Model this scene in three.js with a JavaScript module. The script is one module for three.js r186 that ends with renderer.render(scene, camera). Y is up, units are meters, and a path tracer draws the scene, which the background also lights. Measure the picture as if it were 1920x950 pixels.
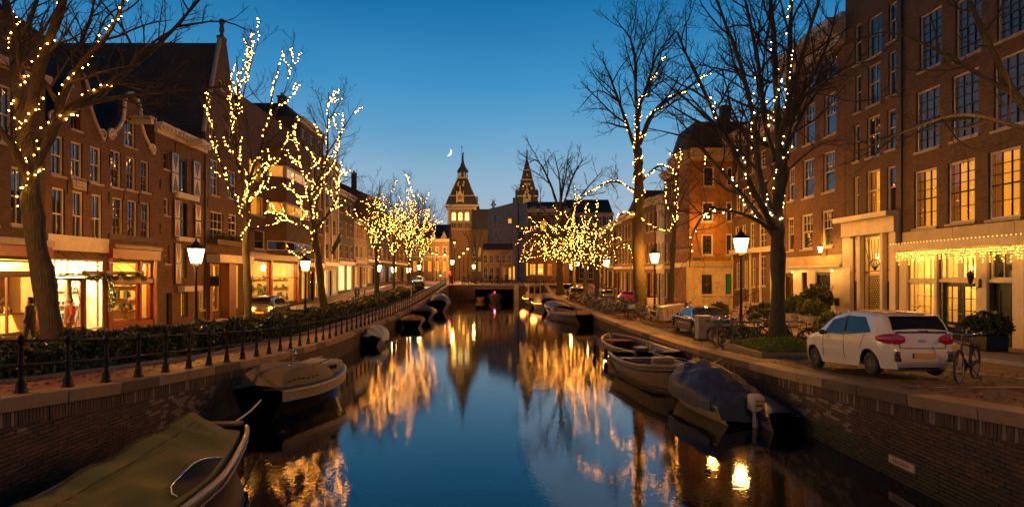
import * as THREE from 'three';
import { mergeGeometries, mergeVertices, toCreasedNormals } from 'three/addons/utils/BufferGeometryUtils.js';
import { RoundedBoxGeometry } from 'three/addons/geometries/RoundedBoxGeometry.js';
import { MarchingCubes } from 'three/addons/objects/MarchingCubes.js';

// ---------- camera, sky, sun, exposure ----------
const scene = new THREE.Scene();
const FOC = 1150, VX = 930, VY = 517, EYE = 3.8;   // focal length and vanishing point of the canal, in photo pixels; eye above the water
const camera = new THREE.PerspectiveCamera(2 * Math.atan(475 / FOC) * 180 / Math.PI, 1920 / 950, 0.1, 4000);
camera.position.set(0, EYE, 0);
camera.lookAt(0, EYE, -10);
camera.setViewOffset(1920, 950, 960 - VX, 475 - VY, 1920, 950);
const renderer = new THREE.WebGLRenderer({ antialias: true });
renderer.toneMapping = THREE.LinearToneMapping;
renderer.toneMappingExposure = 1;
renderer.shadowMap.enabled = true;
{
  const w = 256, h = 128, data = new Float32Array(w * h * 4);
  const skyNoise = (u, v) => .5 + .25 * Math.sin(u * 43.98 + 3 * Math.sin(v * 21)) * Math.sin(v * 61 + 2 * Math.sin(u * 31.4)) + .25 * Math.sin(u * 100.5 + v * 90) * Math.sin(v * 130 - u * 37.7);
  // evening sky: colour by elevation in degrees, the same all round but for a slightly warmer glow where the sun went down
  const stops = [[0, .40, .45, .53], [5, .35, .46, .58], [9, .27, .45, .61], [13, .12, .36, .60], [17.4, .044, .28, .565], [24, .007, .165, .40], [32, .004, .072, .2], [45, .002, .032, .095], [90, .001, .014, .04]];
  for (let j = 0; j < h; j++) for (let i = 0; i < w; i++) {
    const e = ((j + .5) / h - .5) * 180, a = ((i + .5) / w - .5) * 2 * Math.PI, toward = -Math.sin(a);
    let k = 0; while (k < stops.length - 2 && e > stops[k + 1][0]) k++;
    const A = stops[k], B = stops[k + 1], t = Math.min(1, Math.max(0, (e - A[0]) / (B[0] - A[0])));
    const glow = Math.max(0, toward) * Math.exp(-Math.max(0, e) / 8) * .05, dim = .72 + .28 * toward, wisp = 1 + .1 * (skyNoise(i / w, j / h) - .5);
    for (let c = 0; c < 3; c++) data[(j * w + i) * 4 + c] = (A[c + 1] + (B[c + 1] - A[c + 1]) * t) * dim * (1 + (wisp - 1) * [2.2, 1, .6][c]) + glow * [1, .55, .3][c];
    data[(j * w + i) * 4 + 3] = 1;
  }
  const t = new THREE.DataTexture(data, w, h, THREE.RGBAFormat, THREE.FloatType);
  t.mapping = THREE.EquirectangularReflectionMapping; t.magFilter = t.minFilter = THREE.LinearFilter; t.needsUpdate = true;
  scene.background = t; scene.environment = t;
}
const sun = new THREE.DirectionalLight(new THREE.Color(1, .8, .6), .02);   // the sun has set: the last glow down the canal
sun.position.set(60, 60, -300); sun.target.position.set(0, 0, -40); sun.castShadow = true; sun.shadow.radius = 40;
Object.assign(sun.shadow.camera, { left: -120, right: 120, top: 80, bottom: -80, near: 1, far: 800 });
scene.add(sun, sun.target);

// ---------- helpers ----------
function rng(s) { return () => { s |= 0; s = s + 0x6D2B79F5 | 0; let t = Math.imul(s ^ s >>> 15, 1 | s); t = t + Math.imul(t ^ t >>> 7, 61 | t) ^ t; return ((t ^ t >>> 14) >>> 0) / 4294967296; }; }
const V = (x, y, z) => new THREE.Vector3(x, y, z);
const W = (px, py, Z) => V((px - VX) * Z / FOC, EYE - (py - VY) * Z / FOC, -Z);
const lerp = THREE.MathUtils.lerp, clamp = THREE.MathUtils.clamp, PI = Math.PI;
const table = rows => x => { if (x <= rows[0][0]) return rows[0][1]; for (let i = 1; i < rows.length; i++) if (x <= rows[i][0]) { const [a, b] = [rows[i - 1], rows[i]]; return lerp(a[1], b[1], (x - a[0]) / (b[0] - a[0])); } return rows[rows.length - 1][1]; };
const GR = table([[-10, 2.5], [4, 2.3], [8.7, 1.85], [11.3, 1.64], [15.7, 1.35], [20, 1.17], [25, 1.02], [34, .9], [44, .87], [60, .95], [80, 1.2], [88, 1.7], [95, 2.46], [400, 2.46]]);
const GL = table([[-10, 2.5], [4, 2.38], [9, 2.0], [12, 1.72], [15.8, 1.47], [20, 1.2], [27.7, .95], [44, .9], [55, 1.05], [70, 1.5], [85.7, 2.15], [95, 2.46], [400, 2.46]]);
const used = {};
function numbered(n) { const k = used[n] = (used[n] ?? -1) + 1; return k ? n + '_' + String(k).padStart(3, '0') : n; }
function shadows(o) { o.traverse(m => { if (m.isMesh) { m.castShadow = true; m.receiveShadow = true; } }); return o; }
function tag(o, label, category, group) { o.userData.label = label; o.userData.category = category; if (group) o.userData.group = group; return o; }
function thing(name, label, category, p = [0, 0, 0], turn = 0, group) {
  const o = new THREE.Group(); o.name = numbered(name); scene.add(o); o.position.set(...p); o.rotation.y = turn; return tag(o, label, category, group);
}
function part(name, geo, mat, parent, kind) {
  const m = new THREE.Mesh(geo, mat); m.name = name; m.castShadow = m.receiveShadow = true; if (kind) m.userData.kind = kind;
  if (parent) parent.add(m); return m;
}
function solo(name, geo, mat, label, category, p, turn = 0, group) {
  const m = part(numbered(name), geo, mat, scene); if (p) m.position.set(...p); m.rotation.y = turn; return tag(m, label, category, group);
}
function struct(name, geo, mat) { const m = part(numbered(name), geo, mat, scene); m.userData.kind = 'structure'; return m; }
function copy(o, name, p, turn, label, group) {
  const c = o.clone(); c.name = numbered(name); scene.add(c); if (p) c.position.set(...p); if (turn !== undefined) c.rotation.y = turn;
  c.userData = { ...o.userData }; if (label) c.userData.label = label; if (group) c.userData.group = group; return c;
}
function boxUV(g, s = 1 / 2.2) {     // uv in metres (times s), by the way each face points
  if (g.index) g = g.toNonIndexed();
  const p = g.attributes.position, uv = new Float32Array(p.count * 2), a = V(), b = V(), c = V(), n = V();
  for (let i = 0; i < p.count; i += 3) {
    a.fromBufferAttribute(p, i); b.fromBufferAttribute(p, i + 1); c.fromBufferAttribute(p, i + 2);
    n.copy(b).sub(a).cross(c.clone().sub(a)); const ax = Math.abs(n.x), ay = Math.abs(n.y), az = Math.abs(n.z);
    [a, b, c].forEach((q, k) => { const [u, v] = az >= ax && az >= ay ? [q.x, q.y] : ax >= ay ? [q.z, q.y] : [q.x, q.z]; uv[(i + k) * 2] = u * s; uv[(i + k) * 2 + 1] = v * s; });
  }
  g.setAttribute('uv', new THREE.BufferAttribute(uv, 2)); return g;
}
class MB {                            // collects shapes that become ONE mesh
  constructor() { this.list = []; }
  geo(g, m) { g = g.index ? g.toNonIndexed() : g.clone(); for (const k of Object.keys(g.attributes)) if (!['position', 'normal', 'uv'].includes(k)) g.deleteAttribute(k); if (!g.attributes.uv) boxUV(g); if (!g.attributes.normal) g.computeVertexNormals(); if (m) g.applyMatrix4(m); this.list.push(g); return this; }
  at(g, x, y, z, rx = 0, ry = 0, rz = 0, s = [1, 1, 1]) { return this.geo(g, new THREE.Matrix4().compose(V(x, y, z), new THREE.Quaternion().setFromEuler(new THREE.Euler(rx, ry, rz)), V(...s))); }
  box(x, y, z, w, h, d, rx = 0, ry = 0, rz = 0) { return this.at(new THREE.BoxGeometry(w, h, d), x, y, z, rx, ry, rz); }
  rbox(x, y, z, w, h, d, r = .01, rx = 0, ry = 0, rz = 0) { return this.at(new RoundedBoxGeometry(w, h, d, 1, Math.min(r, w / 2.1, h / 2.1, d / 2.1)), x, y, z, rx, ry, rz); }
  span(x0, x1, y0, y1, z0, z1) { return this.box((x0 + x1) / 2, (y0 + y1) / 2, (z0 + z1) / 2, Math.abs(x1 - x0), Math.abs(y1 - y0), Math.abs(z1 - z0)); }
  cyl(p, q, r0, r1 = r0, n = 8) {
    const d = q.clone().sub(p), L = d.length(), m = new THREE.Matrix4().compose(p.clone().add(q).multiplyScalar(.5), new THREE.Quaternion().setFromUnitVectors(V(0, 1, 0), d.normalize()), V(1, 1, 1));
    return this.geo(new THREE.CylinderGeometry(r1, r0, L, n), m);
  }
  tube(pts, r, n = 6, seg, closed = false) { return this.geo(new THREE.TubeGeometry(new THREE.CatmullRomCurve3(pts, closed), seg ?? pts.length * 3, r, n, closed)); }
  lathe(prof, x = 0, y = 0, z = 0, n = 12) { return this.at(new THREE.LatheGeometry(prof.map(([r, h]) => new THREE.Vector2(r, h)), n), x, y, z); }
  uv(s) { this.list = this.list.map(g => boxUV(g, s)); return this; }
  merged() { const g = mergeGeometries(this.list); if (!g) throw new Error('merge'); return g; }
  build(name, mat, parent, kind) { return part(name, this.merged(), mat, parent, kind); }
}
function grid(nu, nv, f) {             // a surface from f(u, v) -> [x, y, z], u and v from 0 to 1
  const pos = [], uv = [], idx = [];
  for (let j = 0; j <= nv; j++) for (let i = 0; i <= nu; i++) { const p = f(i / nu, j / nv); pos.push(p[0], p[1], p[2]); uv.push(p[3] ?? i / nu, p[4] ?? j / nv); }
  for (let j = 0; j < nv; j++) for (let i = 0; i < nu; i++) { const a = j * (nu + 1) + i, b = a + 1, c = a + nu + 1, d = c + 1; idx.push(a, b, d, a, d, c); }
  const g = new THREE.BufferGeometry(); g.setAttribute('position', new THREE.Float32BufferAttribute(pos, 3)); g.setAttribute('uv', new THREE.Float32BufferAttribute(uv, 2)); g.setIndex(idx); g.computeVertexNormals(); return g;
}
// value noise, tiling
function noise2(seed) {
  const r = rng(seed), T = new Float32Array(65536); for (let i = 0; i < 65536; i++) T[i] = r();
  const at = (x, y, n) => T[(((y % n) + n) % n) * 251 + (((x % n) + n) % n) * 7 & 65535];
  return (x, y, n) => { x *= n; y *= n; const i = Math.floor(x), j = Math.floor(y); let u = x - i, v = y - j; u = u * u * (3 - 2 * u); v = v * v * (3 - 2 * v); return lerp(lerp(at(i, j, n), at(i + 1, j, n), u), lerp(at(i, j + 1, n), at(i + 1, j + 1, n), u), v); };
}
const N1 = noise2(11), N2 = noise2(29);
const fbm = (x, y, n = 4, o = 4, N = N1) => { let s = 0, a = .5, t = 0; for (let k = 0; k < o; k++) { s += a * N(x, y, n << k); t += a; a *= .5; } return s / t; };
function tex(size, f, srgb = false) {   // f(u, v) -> [r, g, b] from 0 to 1 (linear values)
  const d = new Uint8Array(size * size * 4);
  for (let j = 0; j < size; j++) for (let i = 0; i < size; i++) { const c = f((i + .5) / size, (j + .5) / size), o = (j * size + i) * 4; for (let k = 0; k < 3; k++) { let v = clamp(Array.isArray(c) ? c[k] : c, 0, 1); if (srgb) v = v <= .0031308 ? v * 12.92 : 1.055 * Math.pow(v, 1 / 2.4) - .055; d[o + k] = Math.round(v * 255); } d[o + 3] = 255; }
  const t = new THREE.DataTexture(d, size, size); t.wrapS = t.wrapT = THREE.RepeatWrapping; t.magFilter = t.minFilter = THREE.LinearFilter; if (srgb) t.colorSpace = THREE.SRGBColorSpace; t.needsUpdate = true; return t;
}
const lin = (r, g, b) => new THREE.Color().setRGB(r, g, b);
const std = (c, rough = .8, o = {}) => new THREE.MeshPhysicalMaterial({ color: lin(...c), roughness: rough, ...o });

// ---------- textures: brick 2.2 m square, grain, bark, paving ----------
const brickCell = (u, v) => { const row = Math.floor(v * 32), x = u * 10 + (row % 2) * .5, col = Math.floor(x) % 10, fx = x - Math.floor(x), fy = v * 32 - row; const h = Math.sin(row * 127.1 + col * 311.7) * 43758.5453; return { k: h - Math.floor(h), joint: fx < .055 || fy < .17, row, col }; };
const brickColor = tex(1024, (u, v) => { const b = brickCell(u, v), n = fbm(u, v, 8, 5), m = fbm(u, v, 3, 3, N2); const s = b.joint ? .62 + .4 * n : .62 + .55 * b.k * .8 + .5 * (n - .5); const g = .82 + .36 * m; return b.joint ? [s * g * .9, s * g * .98, s * g] : [s * g, s * g * (.94 + .1 * b.k), s * g * (.92 + .12 * n)]; }, true);
const brickBump = tex(1024, (u, v) => { const b = brickCell(u, v); return b.joint ? .15 : .72 + .18 * b.k + .2 * (fbm(u, v, 16, 3) - .5); });
const grain = tex(512, (u, v) => { const n = .72 + .5 * (fbm(u, v, 4, 6) - .3) + .22 * (fbm(u, v, 32, 3, N2) - .5); return [n, n * .985, n * .96]; }, true);
const grainBump = tex(512, (u, v) => fbm(u, v, 8, 6));
const barkColor = tex(512, (u, v) => { const r = fbm(u * 2, v * .5, 16, 4), n = fbm(u, v, 6, 4, N2), s = .45 + .9 * r * n * 1.6; return n > .62 ? [s * .75, s * .95, s * .45] : [s, s * .9, s * .74]; }, true);
const barkBump = tex(512, (u, v) => fbm(u * 3, v * .6, 16, 5));
const paveCell = (u, v) => { const a = u * 10, b = v * 20, row = Math.floor(b), x = a + (row % 2) * .5, fx = x - Math.floor(x), fy = b - row, h = Math.sin(row * 91.7 + (Math.floor(x) % 10) * 47.3) * 9631.7; return { k: h - Math.floor(h), joint: fx < .06 || fy < .12 }; };
const paveColor = tex(1024, (u, v) => { const b = paveCell(u, v), n = fbm(u, v, 6, 5), s = b.joint ? .45 + .3 * n : .6 + .5 * b.k + .5 * (n - .5); return fbm(u, v, 5, 4, N2) > .6 && b.joint ? [s * .5, s * .75, s * .3] : [s, s * .93, s * .85]; }, true);
const paveBump = tex(1024, (u, v) => { const b = paveCell(u, v); return b.joint ? .2 : .7 + .2 * b.k + .2 * (fbm(u, v, 16, 3) - .5); });
const rep = (t, x, y = x) => { const c = t.clone(); c.repeat.set(x, y); c.needsUpdate = true; return c; };
const slateBump = tex(512, (u, v) => { const r = Math.floor(v * 16), f = v * 16 - r, x = u * 12 + (r % 2) * .5, fx = x - Math.floor(x); return fx < .08 ? .1 : .25 + .6 * (1 - f) + .1 * fbm(u, v, 8, 3); });

// ---------- materials (real base colours) ----------
const brick = c => std(c, .85, { map: brickColor, bumpMap: brickBump, bumpScale: .012 });
const M = {
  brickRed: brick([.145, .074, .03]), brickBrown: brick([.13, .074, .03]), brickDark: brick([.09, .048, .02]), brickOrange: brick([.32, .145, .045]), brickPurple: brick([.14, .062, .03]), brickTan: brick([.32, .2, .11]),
  brickCream: brick([.62, .5, .3]), brickWhite: brick([.5, .46, .4]),
  stone: std([.42, .36, .28], .8, { map: grain, bumpMap: grainBump, bumpScale: .004 }), stoneDark: std([.14, .1, .065], .85, { map: grain, bumpMap: grainBump, bumpScale: .008 }),
  cap: std([.3, .2, .11], .75, { map: grain, bumpMap: grainBump, bumpScale: .01 }),
  white: std([.6, .52, .35], .45, { map: grain }), cream: std([.5, .39, .2], .55, { map: grain }), plaster: std([.52, .44, .32], .8, { map: grain }), greyWall: std([.4, .35, .3], .85, { map: grain }),
  black: std([.012, .012, .013], .4), blackGreen: std([.008, .016, .011], .25, { map: grain }), iron: std([.008, .008, .008], .6, { specularIntensity: .5, map: grain, bumpMap: grainBump, bumpScale: .002 }), redPaint: std([.24, .03, .018], .35, { map: grain }),
  brownPaint: std([.16, .055, .028], .4, { map: grain }), wood: std([.24, .12, .05], .6, { map: grain }), bluePaint: std([.03, .07, .13], .45, { map: grain }),
  slate: std([.04, .035, .031], .8, { map: grain, bumpMap: slateBump, bumpScale: .02 }), tileRoof: std([.1, .06, .038], .9, { map: grain, bumpMap: slateBump, bumpScale: .03 }),
  lead: std([.12, .125, .13], .6, { map: grain }), gold: std([.5, .33, .08], .4), leadGutter: std([.05, .05, .052], .6),
  pane: std([.018, .02, .022], .035, { ior: 1.9 }), paneDim: std([.1, .085, .08], .06, { ior: 1.5 }), glass: std([.94, .96, .95], .02, { transmission: 1, thickness: 0, ior: 1.5 }),
  curtain: std([.6, .55, .46], .9), curtainWarm: std([.55, .36, .16], .9, { transmission: .4, thickness: 0 }), room: std([.55, .42, .24], .9, { map: grain }), roomFloor: std([.2, .1, .05], .6),
  litOrange: std([.4, .25, .1], .9, { emissive: lin(1, .37, .025), emissiveIntensity: .8 }), litAmber: std([.4, .25, .1], .9, { emissive: lin(1, .46, .045), emissiveIntensity: 1.1 }), litWhite: std([.5, .45, .35], .9, { emissive: lin(1, .68, .22), emissiveIntensity: 2.4 }), litDim: std([.3, .2, .1], .9, { emissive: lin(1, .38, .04), emissiveIntensity: .18 }),
  bark: std([.1, .078, .05], .9, { map: barkColor, bumpMap: barkBump, bumpScale: .05 }), twig: std([.045, .033, .024], .85),
  leaf: std([.06, .085, .022], .45), leafDark: std([.08, .088, .02], .25, { transmission: .25, thickness: 0 }), moss: std([.2, .23, .035], .9), soil: std([.06, .045, .03], 1, { map: grain, bumpMap: grainBump, bumpScale: .04 }),
  asphalt: std([.06, .055, .05], .7, { map: grain, bumpMap: grainBump, bumpScale: .006 }), klinker: std([.24, .115, .065], .6, { map: paveColor, bumpMap: paveBump, bumpScale: .008 }), klinkerGrey: std([.15, .1, .055], .7, { map: paveColor, bumpMap: paveBump, bumpScale: .008 }), slab: std([.24, .18, .12], .75, { map: grain, bumpMap: grainBump, bumpScale: .004 }),
  rubber: std([.018, .018, .018], .75), chrome: std([.6, .6, .6], .2, { metalness: 1 }), steel: std([.3, .3, .3], .35, { metalness: .9 }), plastic: std([.03, .03, .03], .45),
  glow: std([.9, .8, .6], .5, { emissive: lin(1, .5, .13), emissiveIntensity: 30 }), lampPane: std([.95, .9, .8], .12, { transmission: .75, thickness: 0, ior: 1.45, emissive: lin(1, .55, .18), emissiveIntensity: 100 }), bulb: std([.9, .7, .4], .5, { emissive: lin(1, .35, .045), emissiveIntensity: 88 }), bulbSoft: std([.9, .7, .4], .5, { emissive: lin(1, .42, .06), emissiveIntensity: 8 }), bulbWhite: std([.9, .8, .6], .5, { emissive: lin(1, .55, .17), emissiveIntensity: 75 }),
  carGlass: std([.012, .013, .014], .03, { ior: 1.42 }), cable: std([.015, .014, .012], .6),
};
const LAMPCOL = lin(1, .36, .03);
function lamp(parent, x, y, z, cd, col = LAMPCOL, radius = 5) { const l = new THREE.PointLight(col, cd); l.position.set(x, y, z); l.castShadow = true; l.shadow.radius = radius; l.name = 'lamp_light'; parent.add(l); return l; }
// ---------- ground, water, quays, far bridge ----------
const XL = -7.3, XR = 7.5, ZB = 95;
struct('ground', new THREE.PlaneGeometry(5000, 5000).rotateX(-PI / 2).translate(0, -1.6, -500), M.soil);
const waterBump = tex(1024, (u, v) => .25 * fbm(u, v, 12, 2) + .4 * fbm(u, v, 60, 2, N2) + .35 * fbm(u, v, 130, 2));
const waterMat = std([.004, .007, .009], .04, { ior: 1.65, bumpMap: waterBump, bumpScale: .0015 });
struct('canal_water', boxUV(new THREE.PlaneGeometry(15.4, 150, 1, 1).rotateX(-PI / 2).translate(.1, 0, -62), 1 / 6), waterMat);
function strip(name, xa, xb, za, zb, yf, mat, dy = 0, n = 60) {
  const fa = typeof xa === 'function' ? xa : () => xa, fb = typeof xb === 'function' ? xb : () => xb;
  return struct(name, grid(2, n, (u, v) => { const Z = lerp(za, zb, v), x = lerp(fa(Z), fb(Z), u); return [x, yf(Z) + dy, -Z, x / 2.2, Z / 2.2]; }), mat);
}
// right bank: parking strip by the water, street, pavement with a kerb
strip('quay_verge', 8.04, 12, -8, 90, GR, M.klinkerGrey, -.01);
strip('street', 12, 14.6, -8, 95, GR, M.klinker, -.006);
strip('pavement', 14.72, 18.8, -8, 48.5, GR, M.slab, .1);
strip('pavement', 14.72, 15.4, 48.5, 95, GR, M.slab, .1);
struct('kerb', grid(3, 60, (u, v) => { const Z = lerp(-8, 95, v), k = Math.round(u * 3); return [[14.58, 14.6, 14.72, 14.74][k], GR(Z) + [-.05, .104, .104, .08][k], -Z, k, Z]; }), M.stone);
strip('dirt_patch', z => 9.2 + (z < 10 ? 0 : (z - 10) * .4), 14, 6, 12.1, GR, M.soil, 0, 12);
strip('parking_line', 8.7, 12, 12.2, 12.3, GR, M.white, .002, 2);
strip('parking_line', 11.9, 12, 12.3, 30, GR, M.white, .002, 20);
// left bank: path along the railing, planting bed, street, pavement
strip('footpath', -9.5, -7.85, -8, 95, GL, M.klinker, -.01);
strip('planting_bed', -12, -9.5, -8, 95, GL, M.soil, -.004);
strip('street', -16.1, -12, -8, 95, GL, M.klinker, -.008);
strip('pavement', -18.4, -16.2, -8, 95, GL, M.slab, .1);
struct('kerb', grid(3, 60, (u, v) => { const Z = lerp(-8, 95, v), k = Math.round(u * 3); return [[-16.22, -16.2, -16.1, -16.08][k], GL(Z) + [.08, .104, .104, -.05][k], -Z, k, Z]; }), M.stone);
struct('kerb', grid(3, 60, (u, v) => { const Z = lerp(4, 88, v), k = Math.round(u * 3); return [[-9.62, -9.6, -9.5, -9.48][k], GL(Z) + [-.05, .06, .06, -.05][k], -Z, k, Z]; }), M.cap);
struct('plaza', boxUV(new THREE.PlaneGeometry(170, 300).rotateX(-PI / 2).translate(0, 2.45, -95 - 8 - 150)), M.klinker);
struct('plaza', boxUV(new THREE.PlaneGeometry(30, 8).rotateX(-PI / 2).translate(-7.4 - 15, 2.45, -99)), M.klinker);
struct('plaza', boxUV(new THREE.PlaneGeometry(30, 8).rotateX(-PI / 2).translate(7.6 + 15, 2.45, -99)), M.klinker);

// a quay wall: brick face under cap stones; the bricks near enough to be told apart are laid one by one
function quay(name, X, s, G, label, z0, z1, seed, dark) {
  const q = thing(name, label, 'wall'), r = rng(seed);
  part('wall_face', grid(1, 60, (u, v) => { const Z = lerp(-8, ZB, v); return [X + s * .012, lerp(-1.4, G(Z) - .2, u), -Z, Z / 2.2, lerp(-1.4, G(Z), u) / 2.2]; }), dark, q);
  for (let Z = -6; Z < ZB - .5;) {
    const L = Math.min(1.15 + r() * .5, ZB - Z), a = G(Z), b = G(Z + L), g = new RoundedBoxGeometry(.58, .22, L - .014, 1, .018), m = new THREE.Matrix4().compose(V(X + s * .25, (a + b) / 2 - .11, -(Z + L / 2)), new THREE.Quaternion().setFromEuler(new THREE.Euler(Math.atan2(b - a, L), (r() - .5) * .006, 0)), V(1, 1, 1));
    part('cap_stone', boxUV(g.applyMatrix4(m), .45), r() < .3 ? M.stoneDark : M.cap, q); Z += L;
  }
  const tones = [[.1, .054, .03], [.075, .046, .028], [.13, .068, .036], [.06, .044, .03], [.26, .19, .12]].map(c => std(c, .75, { map: grain, bumpMap: grainBump, bumpScale: .006 })), mossy = [[.05, .055, .02], [.04, .04, .022]].map(c => std(c, .6, { map: grain, bumpMap: grainBump, bumpScale: .008 }));
  const geos = [0, 1, 2].map(k => { const g = new THREE.BoxGeometry(.1, .06, .212); const p = g.attributes.position, rr = rng(k + 5); const off = {}; for (let i = 0; i < p.count; i++) { const key = [p.getX(i), p.getY(i), p.getZ(i)].join(); off[key] ??= [0, 1, 2].map(() => (rr() - .5) * .007); p.setXYZ(i, p.getX(i) + off[key][0], p.getY(i) + off[key][1], p.getZ(i) + off[key][2]); } g.computeVertexNormals(); return boxUV(g, 2.5); });
  const stand = geos[0].clone().rotateX(PI / 2);
  const all = [];
  for (let row = 0; row < 30; row++) for (let Z = z0 + (row % 2) * .111; Z < z1; Z += .2225) {
    const y = .02 + row * .071; if (y > G(Z) - .49) continue;
    const damp = y < .32 + .25 * fbm(Z * .1 % 1, .3, 8, 3), pale = fbm(Z * .07 % 1, y * .2, 12, 4, N2) > .66;
    all.push({ g: geos[Math.floor(r() * 3)], m: damp ? mossy[r() < .5 ? 0 : 1] : pale && r() < .35 ? tones[4] : tones[Math.floor(r() * 4)], p: [X - s * (.004 + r() * .012 - .05 + .012), y, -Z], t: (r() - .5) * .03, d: Z });
  }
  for (let Z = z0; Z < z1; Z += .073) all.push({ g: stand, m: r() < .12 ? tones[4] : tones[Math.floor(r() * 4)], p: [X - s * (.002 + r() * .01 - .05 + .012), G(Z) - .335, -Z], t: 0, d: Z + 1 });
  all.sort((a, b) => a.d - b.d);
  all.slice(0, 290).forEach(b => { const m = part('brick', b.g, b.m, q); m.position.set(...b.p); m.rotation.y = b.t; });
  const rest = all.slice(290), mats = [...tones, ...mossy];
  mats.forEach(mt => geos.concat([stand]).forEach(g => { const set = rest.filter(b => b.m === mt && b.g === g); if (!set.length) return; const im = new THREE.InstancedMesh(g, mt, set.length); set.forEach((b, i) => im.setMatrixAt(i, new THREE.Matrix4().makeRotationY(b.t).setPosition(...b.p))); im.name = 'brickwork'; im.userData.kind = 'stuff'; im.castShadow = im.receiveShadow = true; q.add(im); }));
  return q;
}
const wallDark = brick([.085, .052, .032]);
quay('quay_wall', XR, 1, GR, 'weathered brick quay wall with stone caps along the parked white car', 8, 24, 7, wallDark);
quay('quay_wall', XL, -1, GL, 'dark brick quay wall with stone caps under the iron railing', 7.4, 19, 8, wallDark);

// far bridge over the end of the canal
{
  const b = thing('canal_bridge', 'low brick and stone bridge closing the canal before the museum', 'bridge', [0, 0, -ZB]);
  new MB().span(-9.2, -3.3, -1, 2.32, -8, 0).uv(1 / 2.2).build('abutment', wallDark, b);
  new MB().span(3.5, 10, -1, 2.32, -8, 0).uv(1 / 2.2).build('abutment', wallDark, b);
  new MB().span(2.8, 3.5, -1, 2.36, -8, .06).build('stone_pier', M.stone, b);
  new MB().span(-3.3, 2.8, 1.72, 2.3, -8, -.05).build('deck_beam', M.stoneDark, b);
  new MB().span(-8.7, 10.1, 2.325, 2.49, -8, .12).build('deck', M.stone, b);
  new MB().span(-9, 9, -1, 2.3, -40, -39.7).uv(1 / 2.2).build('added_end_wall', wallDark, b);  // added wall that keeps sky light out of the bridge opening
}
function railing(name, label, pts, postGeo, heights, r, mat, group) {
  const t = thing(name, label, 'railing', [0, 0, 0], 0, group);
  pts.forEach(p => { const m = part('post', postGeo, mat, t); m.position.copy(p); });
  heights.forEach(h => { const mb = new MB(); for (let i = 0; i < pts.length - 1; i++) mb.cyl(pts[i].clone().add(V(0, h, 0)), pts[i + 1].clone().add(V(0, h, 0)), r, r, 6); mb.build('rail', mat, t); });
  return t;
}
const postGeo = (() => {
  const m = new MB();
  m.at(new THREE.CylinderGeometry(.085, .105, .16, 4, 1).rotateY(PI / 4), 0, .08, 0).at(new THREE.CylinderGeometry(.12, .13, .04, 4, 1).rotateY(PI / 4), 0, .02, 0);
  m.lathe([[.075, .16], [.08, .19], [.05, .22], [.046, .4], [.06, .42], [.072, .45], [.06, .48], [.046, .5], [.038, .76], [.055, .78], [.07, .83], [.072, .87], [.055, .91], [.03, .93], [0, .935]], 0, 0, 0, 10);
  return m.merged().scale(.82, 1, .82);
})();
{
  const pts = []; for (let Z = 6.6; Z < 94; Z += 1.075) pts.push(V(-7.62, GL(Z), -Z));
  railing('iron_railing', 'dark cast iron railing with ball topped posts along the left quay', pts, postGeo, [.84, .45], .022, M.iron);
  const q = []; for (let x = -8.6; x <= 9.6; x += 1.6) q.push(V(x, 2.49, -ZB - .3));
  railing('bridge_railing', 'thin iron railing along the edge of the far bridge', q, new MB().box(0, .5, 0, .05, 1, .05).merged(), [.98, .5], .025, M.iron);
}
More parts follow.
